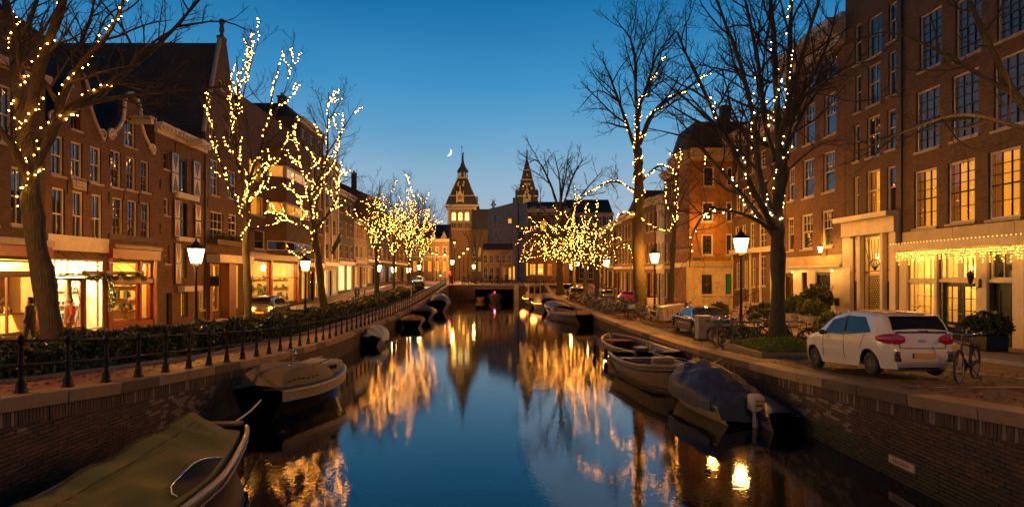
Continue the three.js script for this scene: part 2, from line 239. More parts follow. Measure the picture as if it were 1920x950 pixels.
// ---------- houses ----------
const winCache = {};
function makeWindow(w, h, o) {        // origin: middle of the lower edge, in the plane of the wall; local z outwards
  const key = [w, h, JSON.stringify(o)].join();
  if (winCache[key]) return winCache[key].clone();
  const g = new THREE.Group(); g.name = 'window';
  const fm = M[o.frame ?? 'white'], f = o.f ?? .07, z = -(o.recess ?? .12), lit = o.lit, arch = o.arch ?? 0;
  const top = new MB().span(-w / 2, -w / 2 + f, 0, h, z - .08, z + .04).span(w / 2 - f, w / 2, 0, h, z - .08, z + .04).span(-w / 2 + f, w / 2 - f, h - f, h, z - .08, z + .04).span(-w / 2 + f, w / 2 - f, 0, f, z - .08, z + .04);
  top.build('frame', fm, g);
  const nx = o.nx ?? 1, ny = o.ny ?? 2, mid = o.mid ?? .5, iw = w - 2 * f, ih = h - 2 * f, cut = f + ih * (1 - mid);
  const bars = new MB(); let any = false;
  if (mid > 0 && mid < 1) { bars.span(-iw / 2, iw / 2, cut - .03, cut + .03, z - .06, z + .02); any = true; }
  for (let i = 1; i < nx; i++) { bars.span(-iw / 2 + iw * i / nx - .014, -iw / 2 + iw * i / nx + .014, o.lower === false ? cut + .03 : f, h - f, z - .05, z + .012); any = true; }
  const rows = (a, b, n) => { for (let j = 1; j < n; j++) { const y = lerp(a, b, j / n); bars.span(-iw / 2, iw / 2, y - .014, y + .014, z - .048, z + .01); any = true; } };
  if (mid > 0 && mid < 1) { rows(cut, h - f, ny); if (o.lower !== false) rows(f, cut, o.nyl ?? ny); } else rows(f, h - f, ny);
  if (any) bars.build('sash_bar', o.bar ? M[o.bar] : fm, g);
  const gl = lit || o.hollow ? M.glass : M[o.pane ?? 'pane'];
  if (mid > 0 && mid < 1) { part('pane', new THREE.PlaneGeometry(iw, ih * mid).translate(0, cut + ih * mid / 2, z - .02), gl, g); part('pane', new THREE.PlaneGeometry(iw, ih * (1 - mid)).translate(0, f + ih * (1 - mid) / 2, z - .035), gl, g); }
  else part('pane', new THREE.PlaneGeometry(iw, ih).translate(0, h / 2, z - .025), gl, g);
  if (o.sill !== false) new MB().span(-w / 2 - .08, w / 2 + .08, -.1, -.003, -.1, .09).build('sill', M[o.sillMat ?? 'stone'], g);
  if (lit) {
    const d = o.d ?? .7, e = o.e ?? .55, lb = new MB().box(0, h / 2, -d, w + 2 * e, h + .3, .02).box(-w / 2 - e, h / 2, -d / 2 - .17, .02, h + .3, d - .36).box(w / 2 + e, h / 2, -d / 2 - .17, .02, h + .3, d - .36).box(0, h + .15, -d / 2 - .17, w + 2 * e, .02, d - .36).box(0, -.15, -d / 2 - .17, w + 2 * e, .02, d - .36);
    lb.build('window_light', M[lit], g);
    const c = o.curtain ?? .2;
    if (c) for (const s of [-1, 1]) part('curtain', grid(16, 1, (u, v) => { const x = s * (w / 2 - u * w * c * (1 + .25 * (s > 0))); return [x, v * h, z - .2 + .03 * Math.sin(u * 26)]; }), M.curtainWarm, g);
  } else if (o.curtain) for (const s of [-1, 1]) { }
  winCache[key] = g; return g.clone();
}
const leftHouses = [];
class House {
  constructor(kind, P, pa, pb, mat, name, label, o = {}) {
    const Z = px => kind === 'F' ? P : Math.abs(P) * FOC / Math.abs(px - VX), za = Z(pa), zb = Z(pb);
    this.kind = kind; this.P = P; this.Z = Z; this.mat = mat; this.o = o;
    const zm = (za + zb) / 2, G = kind === 'L' ? GL : GR; this.base = o.base ?? G(zm) + .1;
    if (kind === 'F') { this.x0 = (pa - VX) * P / FOC; this.W = (pb - pa) * P / FOC; this.t = thing(name, label, o.category ?? 'house', [this.x0, this.base, -P], 0, o.group); }
    else { this.z0 = kind === 'L' ? Math.min(za, zb) : Math.max(za, zb); this.W = Math.abs(za - zb); this.t = thing(name, label, o.category ?? 'house', [P, this.base, -this.z0], kind === 'L' ? PI / 2 : -PI / 2, o.group); }
    this.holes = []; if (kind === 'L') leftHouses.push([pa, pb, this]);
  }
  u(px) { return this.kind === 'F' ? (px - VX) * this.P / FOC - this.x0 : Math.abs(this.Z(px) - this.z0); }
  v(px, y) { return EYE - (y - VY) * this.Z(px) / FOC - this.base; }
  rect(a, b, t, d) { const m = (a + b) / 2; return [this.u(a), this.u(b), this.v(m, d), this.v(m, t)]; }
  hole(u0, u1, v0, v1) { this.holes.push([u0, u1, v0, v1]); return this; }
  winUV(u0, u1, v0, v1, o = {}) {
    const w = Math.max(.25, Math.round((u1 - u0) * 20) / 20), h = Math.max(.3, Math.round((v1 - v0) * 20) / 20), m = (u0 + u1) / 2;
    this.holes.push([m - w / 2, m + w / 2, v0, v0 + h]); const g = makeWindow(w, h, o); g.position.set(m, v0, 0); this.t.add(g); return g;
  }
  win(a, b, t, d, o) { const [u0, u1, v0, v1] = this.rect(a, b, t, d); return this.winUV(u0, u1, v0, v1, o); }
  auto(rows, n, o = {}, rnd) {   // rows: [height of sill, height of window]
    const w = o.w ?? this.W / n * .5, pitch = this.W / n;
    rows.forEach(([v, h]) => { for (let i = 0; i < n; i++) { const m = (i + .5) * pitch, lit = rnd && rnd() < (o.litShare ?? .2) ? ['litOrange', 'litAmber', 'litDim', 'litOrange'][Math.floor(rnd() * 4)] : undefined; this.winUV(m - w / 2, m + w / 2, v, v + h, { nx: 2, ny: 1, mid: .5, ...o.win, lit }); } });
    return this;
  }
  box(name, u0, u1, v0, v1, z0, z1, mat, s = 1 / 2.2) { return new MB().span(u0, u1, v0, v1, z0, z1).uv(s).build(name, mat, this.t); }
  cornice(v, out = .35, h = .5, mat = M.white, u0 = -.05, u1 = this.W + .05) {
    const m = new MB().span(u0, u1, v - h, v - h * .62, .002, out * .35).span(u0, u1, v - h * .62, v - h * .25, .002, out * .75).span(u0 - .04, u1 + .04, v - h * .25, v, .002, out);
    for (let u = u0 + .2; u < u1 - .1; u += .42) m.span(u, u + .14, v - h * .6, v - h * .25, out * .75, out * .95);
    m.uv(.4).build('cornice', mat, this.t); return this;
  }
  finish(H, o = {}) {                // o: outline [[u, v]...] of the wall top from right to left, roof, depth
    const D = o.depth ?? 9, Wd = this.W, s = new THREE.Shape(); this.H = H;
    s.moveTo(0, 0); s.lineTo(Wd, 0); const top = o.outline ?? [[Wd, H], [0, H]]; top.forEach(p => s.lineTo(...p)); s.closePath();
    for (const [a, b, c, d] of this.holes) { const h = new THREE.Path(); h.moveTo(a, c); h.lineTo(a, d); h.lineTo(b, d); h.lineTo(b, c); h.closePath(); s.holes.push(h); }
    const wall = boxUV(new THREE.ExtrudeGeometry(s, { depth: .3, bevelEnabled: false }).translate(0, 0, -.3)); part('wall', wall, this.mat, this.t);
    const eave = o.eave ?? H;
    new MB().span(.02, .2, 0, eave, -D, -.305).span(Wd - .2, Wd - .02, 0, eave, -D, -.305).span(.2, Wd - .2, 0, eave, -D, -D + .2).uv(1 / 2.2).build('side_wall', o.sideMat ?? this.mat, this.t);
    const R = o.roof ?? 'flat', rm = o.roofMat ?? M.slate;
    if (R === 'flat') this.box('roof', .02, Wd - .02, eave - .22, eave - .02, -D, -.305, rm);
    if (R === 'gable') {             // ridge runs back from the facade
      const ap = o.apex, sh = new THREE.Shape(); sh.moveTo(-.1, eave - .05); sh.lineTo(Wd + .1, eave - .05); sh.lineTo(Wd / 2, ap); sh.closePath();
      part('roof', boxUV(new THREE.ExtrudeGeometry(sh, { depth: D - .3, bevelEnabled: false }).translate(0, 0, -D - .02)), rm, this.t);
    }
    if (R === 'slope' || R === 'mansard') {   // ridge runs along the street
      const ap = o.apex, back = R === 'mansard' ? o.back ?? 1.2 : D / 2, pts = R === 'mansard' ? [[-.25, eave], [-.25 - back, ap], [-D + .5, ap], [-D, eave]] : [[0.1, eave], [-back, ap], [-D, eave]];
      const sh = new THREE.Shape(); pts.forEach(([z, y], i) => i ? sh.lineTo(-z, y) : sh.moveTo(-z, y)); sh.closePath();
      part('roof', boxUV(new THREE.ExtrudeGeometry(sh, { depth: Wd - .04, bevelEnabled: false }).rotateY(PI / 2).translate(.02, 0, 0)), rm, this.t);
    }
    if (o.chimney) for (const [u, z, y, h] of o.chimney) new MB().span(u - .35, u + .35, y, y + h, z - .35, z + .35).span(u - .42, u + .42, y + h, y + h + .12, z - .42, z + .42).span(u - .2, u - .05, y + h + .12, y + h + .45, z - .1, z + .1).span(u + .07, u + .22, y + h + .12, y + h + .45, z - .1, z + .1).uv(.45).build('chimney', M.brickDark, this.t);
    shadows(this.t); return this;
  }
  room(u0, u1, v0, v1, d, cd, o = {}) {   // a lit interior behind shop glass
    u0 = Math.max(u0, .24); u1 = Math.min(u1, this.W - .24); const z1 = -.32, m = new MB(), mat = o.mat ?? M.room;
    m.span(u0, u1, v0, v1, -d - .05, -d).span(u0 - .05, u0, v0, v1, -d, z1).span(u1, u1 + .05, v0, v1, -d, z1).span(u0, u1, v1, v1 + .05, -d, z1);
    m.uv(.4).build('shop_interior', mat, this.t); this.box('shop_floor', u0, u1, v0 - .05, v0, -d, z1, M.roomFloor);
    if (o.goods) {                   // shelves with wares along the back and the far side wall
      const r = rng(o.goods), sh = new MB(), sets = [new MB(), new MB(), new MB()], H = v1 - v0, D2 = d - .32;
      for (const f of [.16, .36, .56]) {
        const y = v0 + H * f; sh.span(u0 + .1, u1 - .1, y, y + .04, -d, -d + .35).span(u1 - .32, u1, y, y + .04, -d + .4, -.9);
        for (let x = u0 + .2; x < u1 - .5; x += .14 + r() * .3) { const a = .08 + r() * .16, b = .1 + r() * .32, m = sets[Math.floor(r() * 3)]; r() < .5 ? m.box(x, y + .045 + b / 2, -d + .17, a, b, .16) : m.lathe([[a * .3, 0], [a * .55, b * .4], [a * .2, b * .8], [a * .3, b]], x, y + .042, -d + .17, 8); }
        for (let z = -d + .6; z < -1; z += .16 + r() * .3) { const a = .08 + r() * .14, b = .1 + r() * .3; sets[Math.floor(r() * 3)].box(u1 - .16, y + .045 + b / 2, z, .16, b, a); }
      }
      sh.build('shop_shelf', M.wood, this.t); sets.forEach((m, i) => m.list.length && m.build('goods', [M.brownPaint, M.plaster, M.bluePaint][i], this.t, 'stuff'));
    }
    const n = o.n ?? 1;
    for (let i = 0; i < n; i++) {
      const x = lerp(u0, u1, (i + .5) / n), zz = -d * .5, g = part('lamp_bulb', new THREE.SphereGeometry(.11, 10, 8), o.glow ?? M.glow, this.t); g.position.set(x, v1 - .4, zz); lamp(this.t, x, v1 - .4, zz, cd / n, o.col ?? lin(1, .5, .08), 4);
      new MB().cyl(V(x, v1 - .28, zz), V(x, v1, zz), .012, .012, 5).build('lamp_cord', M.black, this.t);
    }
    return this;
  }
  pane(u0, u1, v0, v1, z = -.1, mat = M.glass) { return part('pane', new THREE.PlaneGeometry(u1 - u0, v1 - v0).translate((u0 + u1) / 2, (v0 + v1) / 2, z), mat, this.t); }
  // a shop window: frame round the glass, with bars
  glazing(u0, u1, v0, v1, o = {}) {
    const f = o.f ?? .08, z = o.z ?? -.1, m = new MB().span(u0, u0 + f, v0, v1, z - .06, z + .06).span(u1 - f, u1, v0, v1, z - .06, z + .06).span(u0 + f, u1 - f, v1 - f, v1, z - .06, z + .06).span(u0 + f, u1 - f, v0, v0 + f, z - .06, z + .06);
    (o.h ?? []).forEach(v => m.span(u0 + f, u1 - f, v - .035, v + .035, z - .05, z + .05)); (o.vs ?? []).forEach(u => m.span(u - .03, u + .03, v0 + f, v1 - f, z - .045, z + .045));
    const bars = o.grid; if (bars) { for (let i = 1; i < bars[0]; i++) { const u = lerp(u0 + f, u1 - f, i / bars[0]); m.span(u - .014, u + .014, v0 + f, v1 - f, z - .03, z + .03); } for (let j = 1; j < bars[1]; j++) { const v = lerp(v0 + f, v1 - f, j / bars[1]); m.span(u0 + f, u1 - f, v - .014, v + .014, z - .028, z + .028); } }
    const g = new THREE.Group(); g.name = 'shop_window'; this.t.add(g); m.uv(.4).build('frame', M[o.mat ?? 'white'], g);
    part('pane', new THREE.PlaneGeometry(u1 - u0 - 2 * f, v1 - v0 - 2 * f).translate((u0 + u1) / 2, (v0 + v1) / 2, z), o.glass ?? M.glass, g); return g;
  }
}
const SASH = { nx: 2, ny: 1, mid: .5 }, SASHT = { nx: 2, ny: 2, mid: .5, lower: false };
// ---------- left row, from the camera on ----------
const XF = -18.2;
function gableTrim(h, pts, r = .07, mat = M.stone) { new MB().tube(pts.map(([u, v]) => V(u, v, .02)), r, 6, pts.length * 6).build('gable_trim', mat, h.t); }
function scroll(u, v, s, R) { const p = []; for (let i = 0; i <= 22; i++) { const a = i / 22 * PI * 3, r = R * (1 - i / 26); p.push(V(u + s * r * Math.cos(a), v + r * Math.sin(a), .05)); } return p; }
{ // shop with the painting, far left
  const h = new House('L', XF, -75, 84, M.brickDark, 'canal_house', 'dark brick house at the left edge with a bright shop showing a framed painting');
  h.win(20, 48, 313, 422, SASH); h.win(-6, 22, 160, 268, SASH); h.win(36, 58, 185, 278, SASH); h.win(-40, -8, 300, 420, SASH);
  const vs = h.v(40, 482), u0 = h.u(-60), u1 = h.u(82);
  h.hole(u0 + .1, u1 - .12, .35, vs - .1);
  h.finish(12.2, { roof: 'slope', apex: 15.5 });
  h.box('shop_cornice', 0, h.W, vs + .02, vs + .42, .005, .3, M.redPaint); h.box('shop_fascia', 0, h.W, vs + .45, vs + .7, .005, .38, M.stone);
  h.glazing(u0 + .12, u1 - .14, .37, 2.62, { mat: 'brownPaint', vs: [(u0 + u1) / 2] }); h.glazing(u0 + .12, u1 - .14, 2.7, vs - .12, { mat: 'brownPaint' });
  h.box('transom', u0 + .1, u1 - .12, 2.6, 2.72, -.15, .06, M.brownPaint); h.box('plinth', 0, h.W, -.4, .34, .005, .1, M.stoneDark);
  h.room(u0 - .05, u1 - .06, .3, vs + .1, 4, 230, { n: 2, col: lin(1, .58, .15) });
  // what stands in the shop: each a thing of its own
  const put = (o, u, v, z) => { h.t.updateMatrixWorld(); o.position.set(u, v, z).applyMatrix4(h.t.matrixWorld); o.rotation.y = PI / 2; };
  { const p = thing('painting', 'large dark oil painting in a gilt frame in the left shop window', 'painting'), fr = new MB(); fr.span(-.95, .95, -.72, -.6, 0, .08).span(-.95, .95, .6, .72, 0, .08).span(-.95, -.83, -.6, .6, 0, .08).span(.83, .95, -.6, .6, 0, .08); fr.build('frame', M.gold, p); const pt = tex(128, (u, v) => { const n = fbm(u, v, 5, 4), k = fbm(u, v, 3, 3, N2); return k > .58 ? [.35 * n, .12 * n, .05 * n] : n > .56 ? [.4, .27, .14] : [.06, .04, .025]; }, true); part('canvas', new THREE.PlaneGeometry(1.66, 1.2).translate(0, 0, .03), std([1, 1, 1], .5, { map: pt }), p); put(p, h.u(22) + 1.5, 2.05, -1.3); }
  { const p = thing('side_table', 'dark carved table under the painting in the left shop', 'table'); new MB().rbox(0, .8, 0, 1.9, .06, .5, .01).build('top', M.wood, p); for (const [x, z] of [[-.85, .18], [.85, .18], [-.85, -.18], [.85, -.18]]) new MB().lathe([[.03, 0], [.05, .1], [.03, .2], [.05, .5], [.03, .6], [.05, .77]], x, 0, z, 8).build('leg', M.wood, p); put(p, h.u(22) + 1.1, .3, -.9); }
  [[-.6, .3, 'tall brown vase on the table in the left shop'], [-.1, .2, 'small round brown vase on the table in the left shop'], [.55, .26, 'dark jar at the right end of the table in the left shop']].forEach(([du, s, lb]) => { const vz = solo('vase', new THREE.LatheGeometry([[0, 0], [.35, 0], [.5, .5], [.3, 1], [.2, 1.2], [.3, 1.4]].map(([a, b]) => new THREE.Vector2(a * s * 1.1, b * s)), 14), M.brownPaint, lb, 'vase'); put(vz, h.u(22) + 1.1 + du, 1.13, -.9); });
  h.box('balcony_rail', 1, h.W, h.v(45, 145), h.v(45, 128), .01, .3, M.stone);
}
{ // bell gable
  const h = new House('L', XF, 84, 199, M.brickRed, 'canal_house', 'narrow brown brick house with a white scrolled bell gable and glass canopy over its door');
  const O = { ...SASH, f: .09 };
  [[94, 119, 253, 328], [132, 154, 265, 333], [168, 189, 275, 343], [97, 121, 351, 449], [135, 156, 359, 451], [171, 191, 365, 455]].forEach(w => h.win(...w, O)); h.win(132, 150, 190, 243, { ...SASH, frame: 'redPaint' });
  const w = h.W, e = h.v(140, 246), t = h.v(144, 122), m = w / 2, ol = [[w, e]];
  for (let i = 0; i <= 14; i++) { const a = i / 14; ol.push([m + (w / 2 - .15) * (1 - a) ** 1.6 * .62 + .62 - .0 * a, e + (t - 1 - e) * a]); }
  for (let i = 0; i <= 8; i++) { const a = i / 8 * PI; ol.push([m + .62 * Math.cos(a), t - 1 + .75 * Math.sin(a)]); }
  const rt = ol.slice(1, 16).map(([u, v]) => [2 * m - u, v]).reverse(); const full = [...ol, ...rt, [0, e]];
  const vt = h.v(140, 486), us = [h.u(118), h.u(136), h.u(166), h.u(192)];
  h.hole(.2, w - .2, .25, vt);
  h.finish(e, { outline: full, roof: 'gable', apex: t - .6, eave: e });
  gableTrim(h, ol.slice(1, 16), .09); gableTrim(h, rt, .09); gableTrim(h, ol.slice(15), .1);
  new MB().tube(scroll(w - .35, e + .25, -1, .28), .06).tube(scroll(.35, e + .25, 1, .28), .06).tube(scroll(m - .7, t - 1.1, 1, .3), .06).tube(scroll(m + .7, t - 1.1, -1, .3), .06).build('gable_scroll', M.stone, h.t);
  new MB().rbox(m, h.v(146, 345), .04, .9, .5, .1, .04).rbox(m, h.v(146, 345), .08, .55, .3, .1, .1).build('gable_stone', M.stone, h.t);
  h.box('shop_fascia', 0, w, vt + .35, vt + 1, .005, .12, M.white);
  h.glazing(.2, w - .2, vt - .75, vt, { vs: [w * .36, w * .68], grid: [9, 1] });
  const a = w * .36, b = w * .62; h.glazing(.2, a, .3, vt - .8, { grid: [2, 1] }); h.glazing(b, w - .2, .3, vt - .8); h.box('shop_pier', a, a + .08, .1, vt - .78, -.2, .05, M.brownPaint); h.box('shop_pier', b - .08, b, .1, vt - .78, -.2, .05, M.brownPaint);
  const dr = new MB().span(a + .1, a + .2, .1, vt - .8, -.16, -.08).span(b - .2, b - .1, .1, vt - .8, -.16, -.08).span(a + .2, b - .2, vt - .95, vt - .8, -.16, -.08).span(a + .2, b - .2, .1, .5, -.16, -.08); const dm = (a + b) / 2, dw = (b - a) / 2 - .2; for (const s of [-1, 1]) dr.cyl(V(dm, .5, -.1), V(dm + s * dw, 1.6, -.1), .02).cyl(V(dm + s * dw, 1.6, -.1), V(dm, vt - .95, -.1), .02); dr.build('shop_door', M.brownPaint, h.t); h.pane(a + .2, b - .2, .5, vt - .95, -.13);
  h.room(.15, w - .15, .15, vt + .05, 3.6, 420, { goods: 7, col: lin(1, .7, .32), n: 2 }); h.box('plinth', .02, w * .34, -.4, .25, .005, .1, M.stone); h.box('plinth', w * .64, w, -.4, .25, .005, .1, M.stone);
  // glass canopy held by rods, with a garland (the garland hangs on it: a thing of its own)
  const cy = h.v(160, 515), c0 = w * .1, c1 = w + .9; h.box('canopy', c0, c1, cy, cy + .06, .02, 1.25, M.leadGutter); new MB().span(c0, c1, cy + .06, cy + .16, 1.18, 1.25).build('canopy_edge', M.brownPaint, h.t);
  for (let i = 0; i < 4; i++) { const x = lerp(c0 + .3, c1 - .3, i / 3); new MB().cyl(V(x, cy + .1, 1.2), V(x - .1, cy + 1.05, .02), .018).build('canopy_rod', M.black, h.t); }
  const gr = new MB(), r = rng(3), gp = []; for (let i = 0; i <= 60; i++) { const s = i / 60, x = lerp(c0, c1, s); gp.push(V(x, cy + .02 - .2 * Math.abs(Math.sin(s * PI * 3.5)), 1.3)); }
  for (let k = 0; k < 900; k++) { const c = gp[Math.floor(r() * 61)], a2 = r() * 6.28, d = .03 + r() * .09; gr.at(new THREE.PlaneGeometry(.025, .13), c.x + Math.cos(a2) * d + (r() - .5) * .08, c.y + Math.sin(a2) * d, c.z + (r() - .5) * .12, r() * 6, r() * 6, r() * 6); }
  for (let k = 0; k < 260; k++) { const a2 = r() * 6.28; gr.at(new THREE.PlaneGeometry(.025, .13), w - .1 + (r() - .5) * .22, cy - r() * 1.7, .3 + (r() - .5) * .22, r() * 6, r() * 6, r() * 6); }
  const ga = solo('garland', gr.merged(), M.leafDark, 'green fir garland draped in loops along the glass canopy', 'garland'); h.t.updateMatrixWorld(); ga.applyMatrix4(h.t.matrixWorld);
}
{ // neck gable with the red shop
  const h = new House('L', XF, 199, 290, M.brickRed, 'canal_house', 'brown brick house with a white edged neck gable above a dark red shopfront');
  const O = { nx: 2, ny: 2, mid: .5, f: .06, bar: 'brownPaint' };
  [[206, 227, 283, 351], [236, 254, 293, 356], [263, 279, 302, 360], [210, 230, 370, 445], [238, 257, 375, 447], [264, 281, 380, 449]].forEach(w => h.win(...w, O)); h.win(232, 253, 224, 275, { nx: 2, ny: 1, mid: .5 });
  const w = h.W, e = h.v(245, 278), t = h.v(240, 168), m = w / 2, ol = [[w, e]];
  for (let i = 0; i <= 14; i++) { const a = i / 14; ol.push([m + .7 + (w / 2 - .85) * (1 - a) ** 2.2, e + .25 + (t - 1.3 - e) * a]); }
  for (let i = 0; i <= 8; i++) { const a = i / 8 * PI; ol.push([m + .7 * Math.cos(a), t - .95 + .85 * Math.sin(a)]); }
  const rt = ol.slice(1, 16).map(([u, v]) => [2 * m - u, v]).reverse();
  const vt = h.v(245, 487); h.hole(.3, w - .3, .5, vt - .1);
  h.finish(e, { outline: [...ol, ...rt, [0, e]], roof: 'gable', apex: t - .6, eave: e });
  gableTrim(h, ol.slice(1, 16), .1, M.white); gableTrim(h, rt, .1, M.white); gableTrim(h, ol.slice(15), .1, M.white);
  new MB().tube(scroll(w - .3, e + .3, -1, .3), .07).tube(scroll(.3, e + .3, 1, .3), .07).build('gable_scroll', M.white, h.t);
  new MB().span(m - .12, m + .12, t - 1.6, t - 1.38, -.2, 1).build('hoist_beam', M.white, h.t); new MB().span(m - .3, m + .3, t - 1.38, t - 1.25, -.1, 1.05).build('hoist_cover', M.stone, h.t);
  h.box('shop_fascia', 0, w, vt + .02, vt + .5, .005, .3, M.redPaint); h.box('shop_cornice', -.02, w + .02, vt + .52, vt + .7, .005, .42, M.brownPaint); h.box('lintel', .1, w - .1, vt + .95, vt + 1.2, .005, .1, M.stoneDark);
  h.box('shop_pilaster', .02, .28, -.3, vt, .005, .12, M.redPaint); h.box('shop_pilaster', w - .28, w - .02, -.3, vt, .005, .12, M.redPaint); h.box('plinth', .3, w - .3, -.35, .48, .005, .08, M.redPaint);
  const a = w * .66; h.glazing(.3, a - .06, .5, 2.4, { mat: 'redPaint' }); h.glazing(.3, a - .06, 2.6, vt - .1, { mat: 'redPaint' }); h.glazing(a + .06, w - .3, .5, 2.4, { mat: 'redPaint' }); h.glazing(a + .06, w - .3, 2.6, vt - .1, { mat: 'redPaint' });
  h.box('shop_pier', a - .06, a + .06, .5, vt, -.2, .06, M.redPaint); h.box('transom', .3, w - .3, 2.4, 2.6, -.2, .08, M.redPaint);
  new MB().at(new THREE.TorusGeometry(.27, .03, 6, 20), (a + w - .24) / 2, (2.6 + vt) / 2, -.08, 0, 0, 0, [1, 1.35, 1]).build('window_ring', M.redPaint, h.t);
  h.room(.2, w - .2, .4, vt + .05, 3.2, 60, { n: 1, goods: 9 });
  const lp = [[0, 0], [.1, 0], [.12, .04], [.04, .1], [.04, .18], [.15, .3], [.17, .5], [.2, .55]]; const vase = solo('vase', new THREE.LatheGeometry(lp.map(p => new THREE.Vector2(...p)), 14), M.wood, 'large brown urn in the window of the dark red shop', 'vase'); h.t.updateMatrixWorld(); vase.position.set(a - .35, .62, -.55).applyMatrix4(h.t.matrixWorld);
  h.box('shop_shelf', .3, a, .5, .6, -.9, -.3, M.wood);
}
function shutter(h, a, b, t, d, mat, mat2, name = 'shutter') {
  const [u0, u1, v0, v1] = h.rect(a, b, t, d), g = new THREE.Group(); g.name = name; h.t.add(g);
  new MB().span(u0, u1, v0, v1, .06, .1).build('shutter_board', mat, g);
  const mid = (v0 + v1) / 2, tri = (a0, a1, b0, b1, flip) => { const s = new THREE.Shape(); s.moveTo(a0, flip ? b1 : b0); s.lineTo(a1, flip ? b1 : b0); s.lineTo((a0 + a1) / 2, flip ? b0 : b1); s.closePath(); return new THREE.ExtrudeGeometry(s, { depth: .006, bevelEnabled: false }); };
  const i = .08; new MB().span(u0 + i, u1 - i, v0 + i, mid - i / 2, .1, .106).span(u0 + i, u1 - i, mid + i / 2, v1 - i, .1, .106).build('shutter_panel', M.white, g);
  new MB().at(tri(u0 + i * 1.3, u1 - i * 1.3, v0 + i * 1.4, mid - i, false), 0, 0, .107).at(tri(u0 + i * 1.3, u1 - i * 1.3, mid + i, v1 - i * 1.4, true), 0, 0, .107).build('shutter_wedge', mat2, g);
}
{ // shuttered warehouse
  const h = new House('L', XF, 290, 384, M.brickRed, 'warehouse', 'brown brick warehouse with blue and red painted shutters and a white cornice');
  h.win(306, 315, 284, 317, { nx: 1, ny: 1, mid: .5, frame: 'brownPaint' }); h.win(307, 316, 371, 404, { nx: 1, ny: 2, mid: 0, frame: 'white' }); h.win(333, 350, 298, 364, { nx: 2, ny: 2, mid: 0, frame: 'bluePaint', sill: false }); h.win(335, 351, 379, 444, { nx: 2, ny: 4, mid: 0, frame: 'blackGreen', sill: false });
  h.win(308, 317, 459, 494, { nx: 1, ny: 2, mid: .6, frame: 'brownPaint', lit: 'litAmber', curtain: 0 }); h.win(337, 350, 465, 521, { nx: 2, ny: 3, mid: 0, frame: 'blackGreen', lit: 'litAmber', curtain: 0, sill: false }); h.win(339, 352, 547, 594, { nx: 2, ny: 3, mid: 0, frame: 'blackGreen', lit: 'litAmber', curtain: 0, sill: false }); h.win(373, 383, 546, 580, { nx: 2, ny: 2, mid: 0, lit: 'litAmber', curtain: 0 });
  const [u0, u1, v0, v1] = h.rect(311, 322, 549, 606); h.hole(u0, u1, .05, v1); const H = h.v(338, 250);
  h.finish(H, { roof: 'flat', depth: 12 }); h.cornice(H, .45, .55); h.box('door', u0, u1, .05, v1, -.24, -.2, M.blackGreen);
  shutter(h, 318, 332, 286, 362, M.bluePaint, M.bluePaint); shutter(h, 359, 373, 302, 369, M.bluePaint, M.bluePaint); shutter(h, 323, 334.5, 374, 445, M.blackGreen, M.redPaint); shutter(h, 362, 374, 383, 445, M.blackGreen, M.redPaint); shutter(h, 325, 336.5, 455, 533, M.blackGreen, M.redPaint);
  const c = h.rect(328, 368, 364, 374); h.box('stone_band', ...c, .005, .18, M.white); const d = h.rect(330, 368, 445, 453); h.box('stone_band', ...d, .005, .18, M.white); const e = h.rect(333, 368, 536, 546); h.box('stone_balcony', ...e, .005, .4, M.white);
  const hb = h.rect(343, 352, 262, 272); h.box('hoist_beam', hb[0], hb[1], hb[2], hb[3], .003, 1.1, M.white);
  h.box('drainpipe', h.W - .13, h.W - .03, .2, H - .6, .01, .1, M.leadGutter);
}
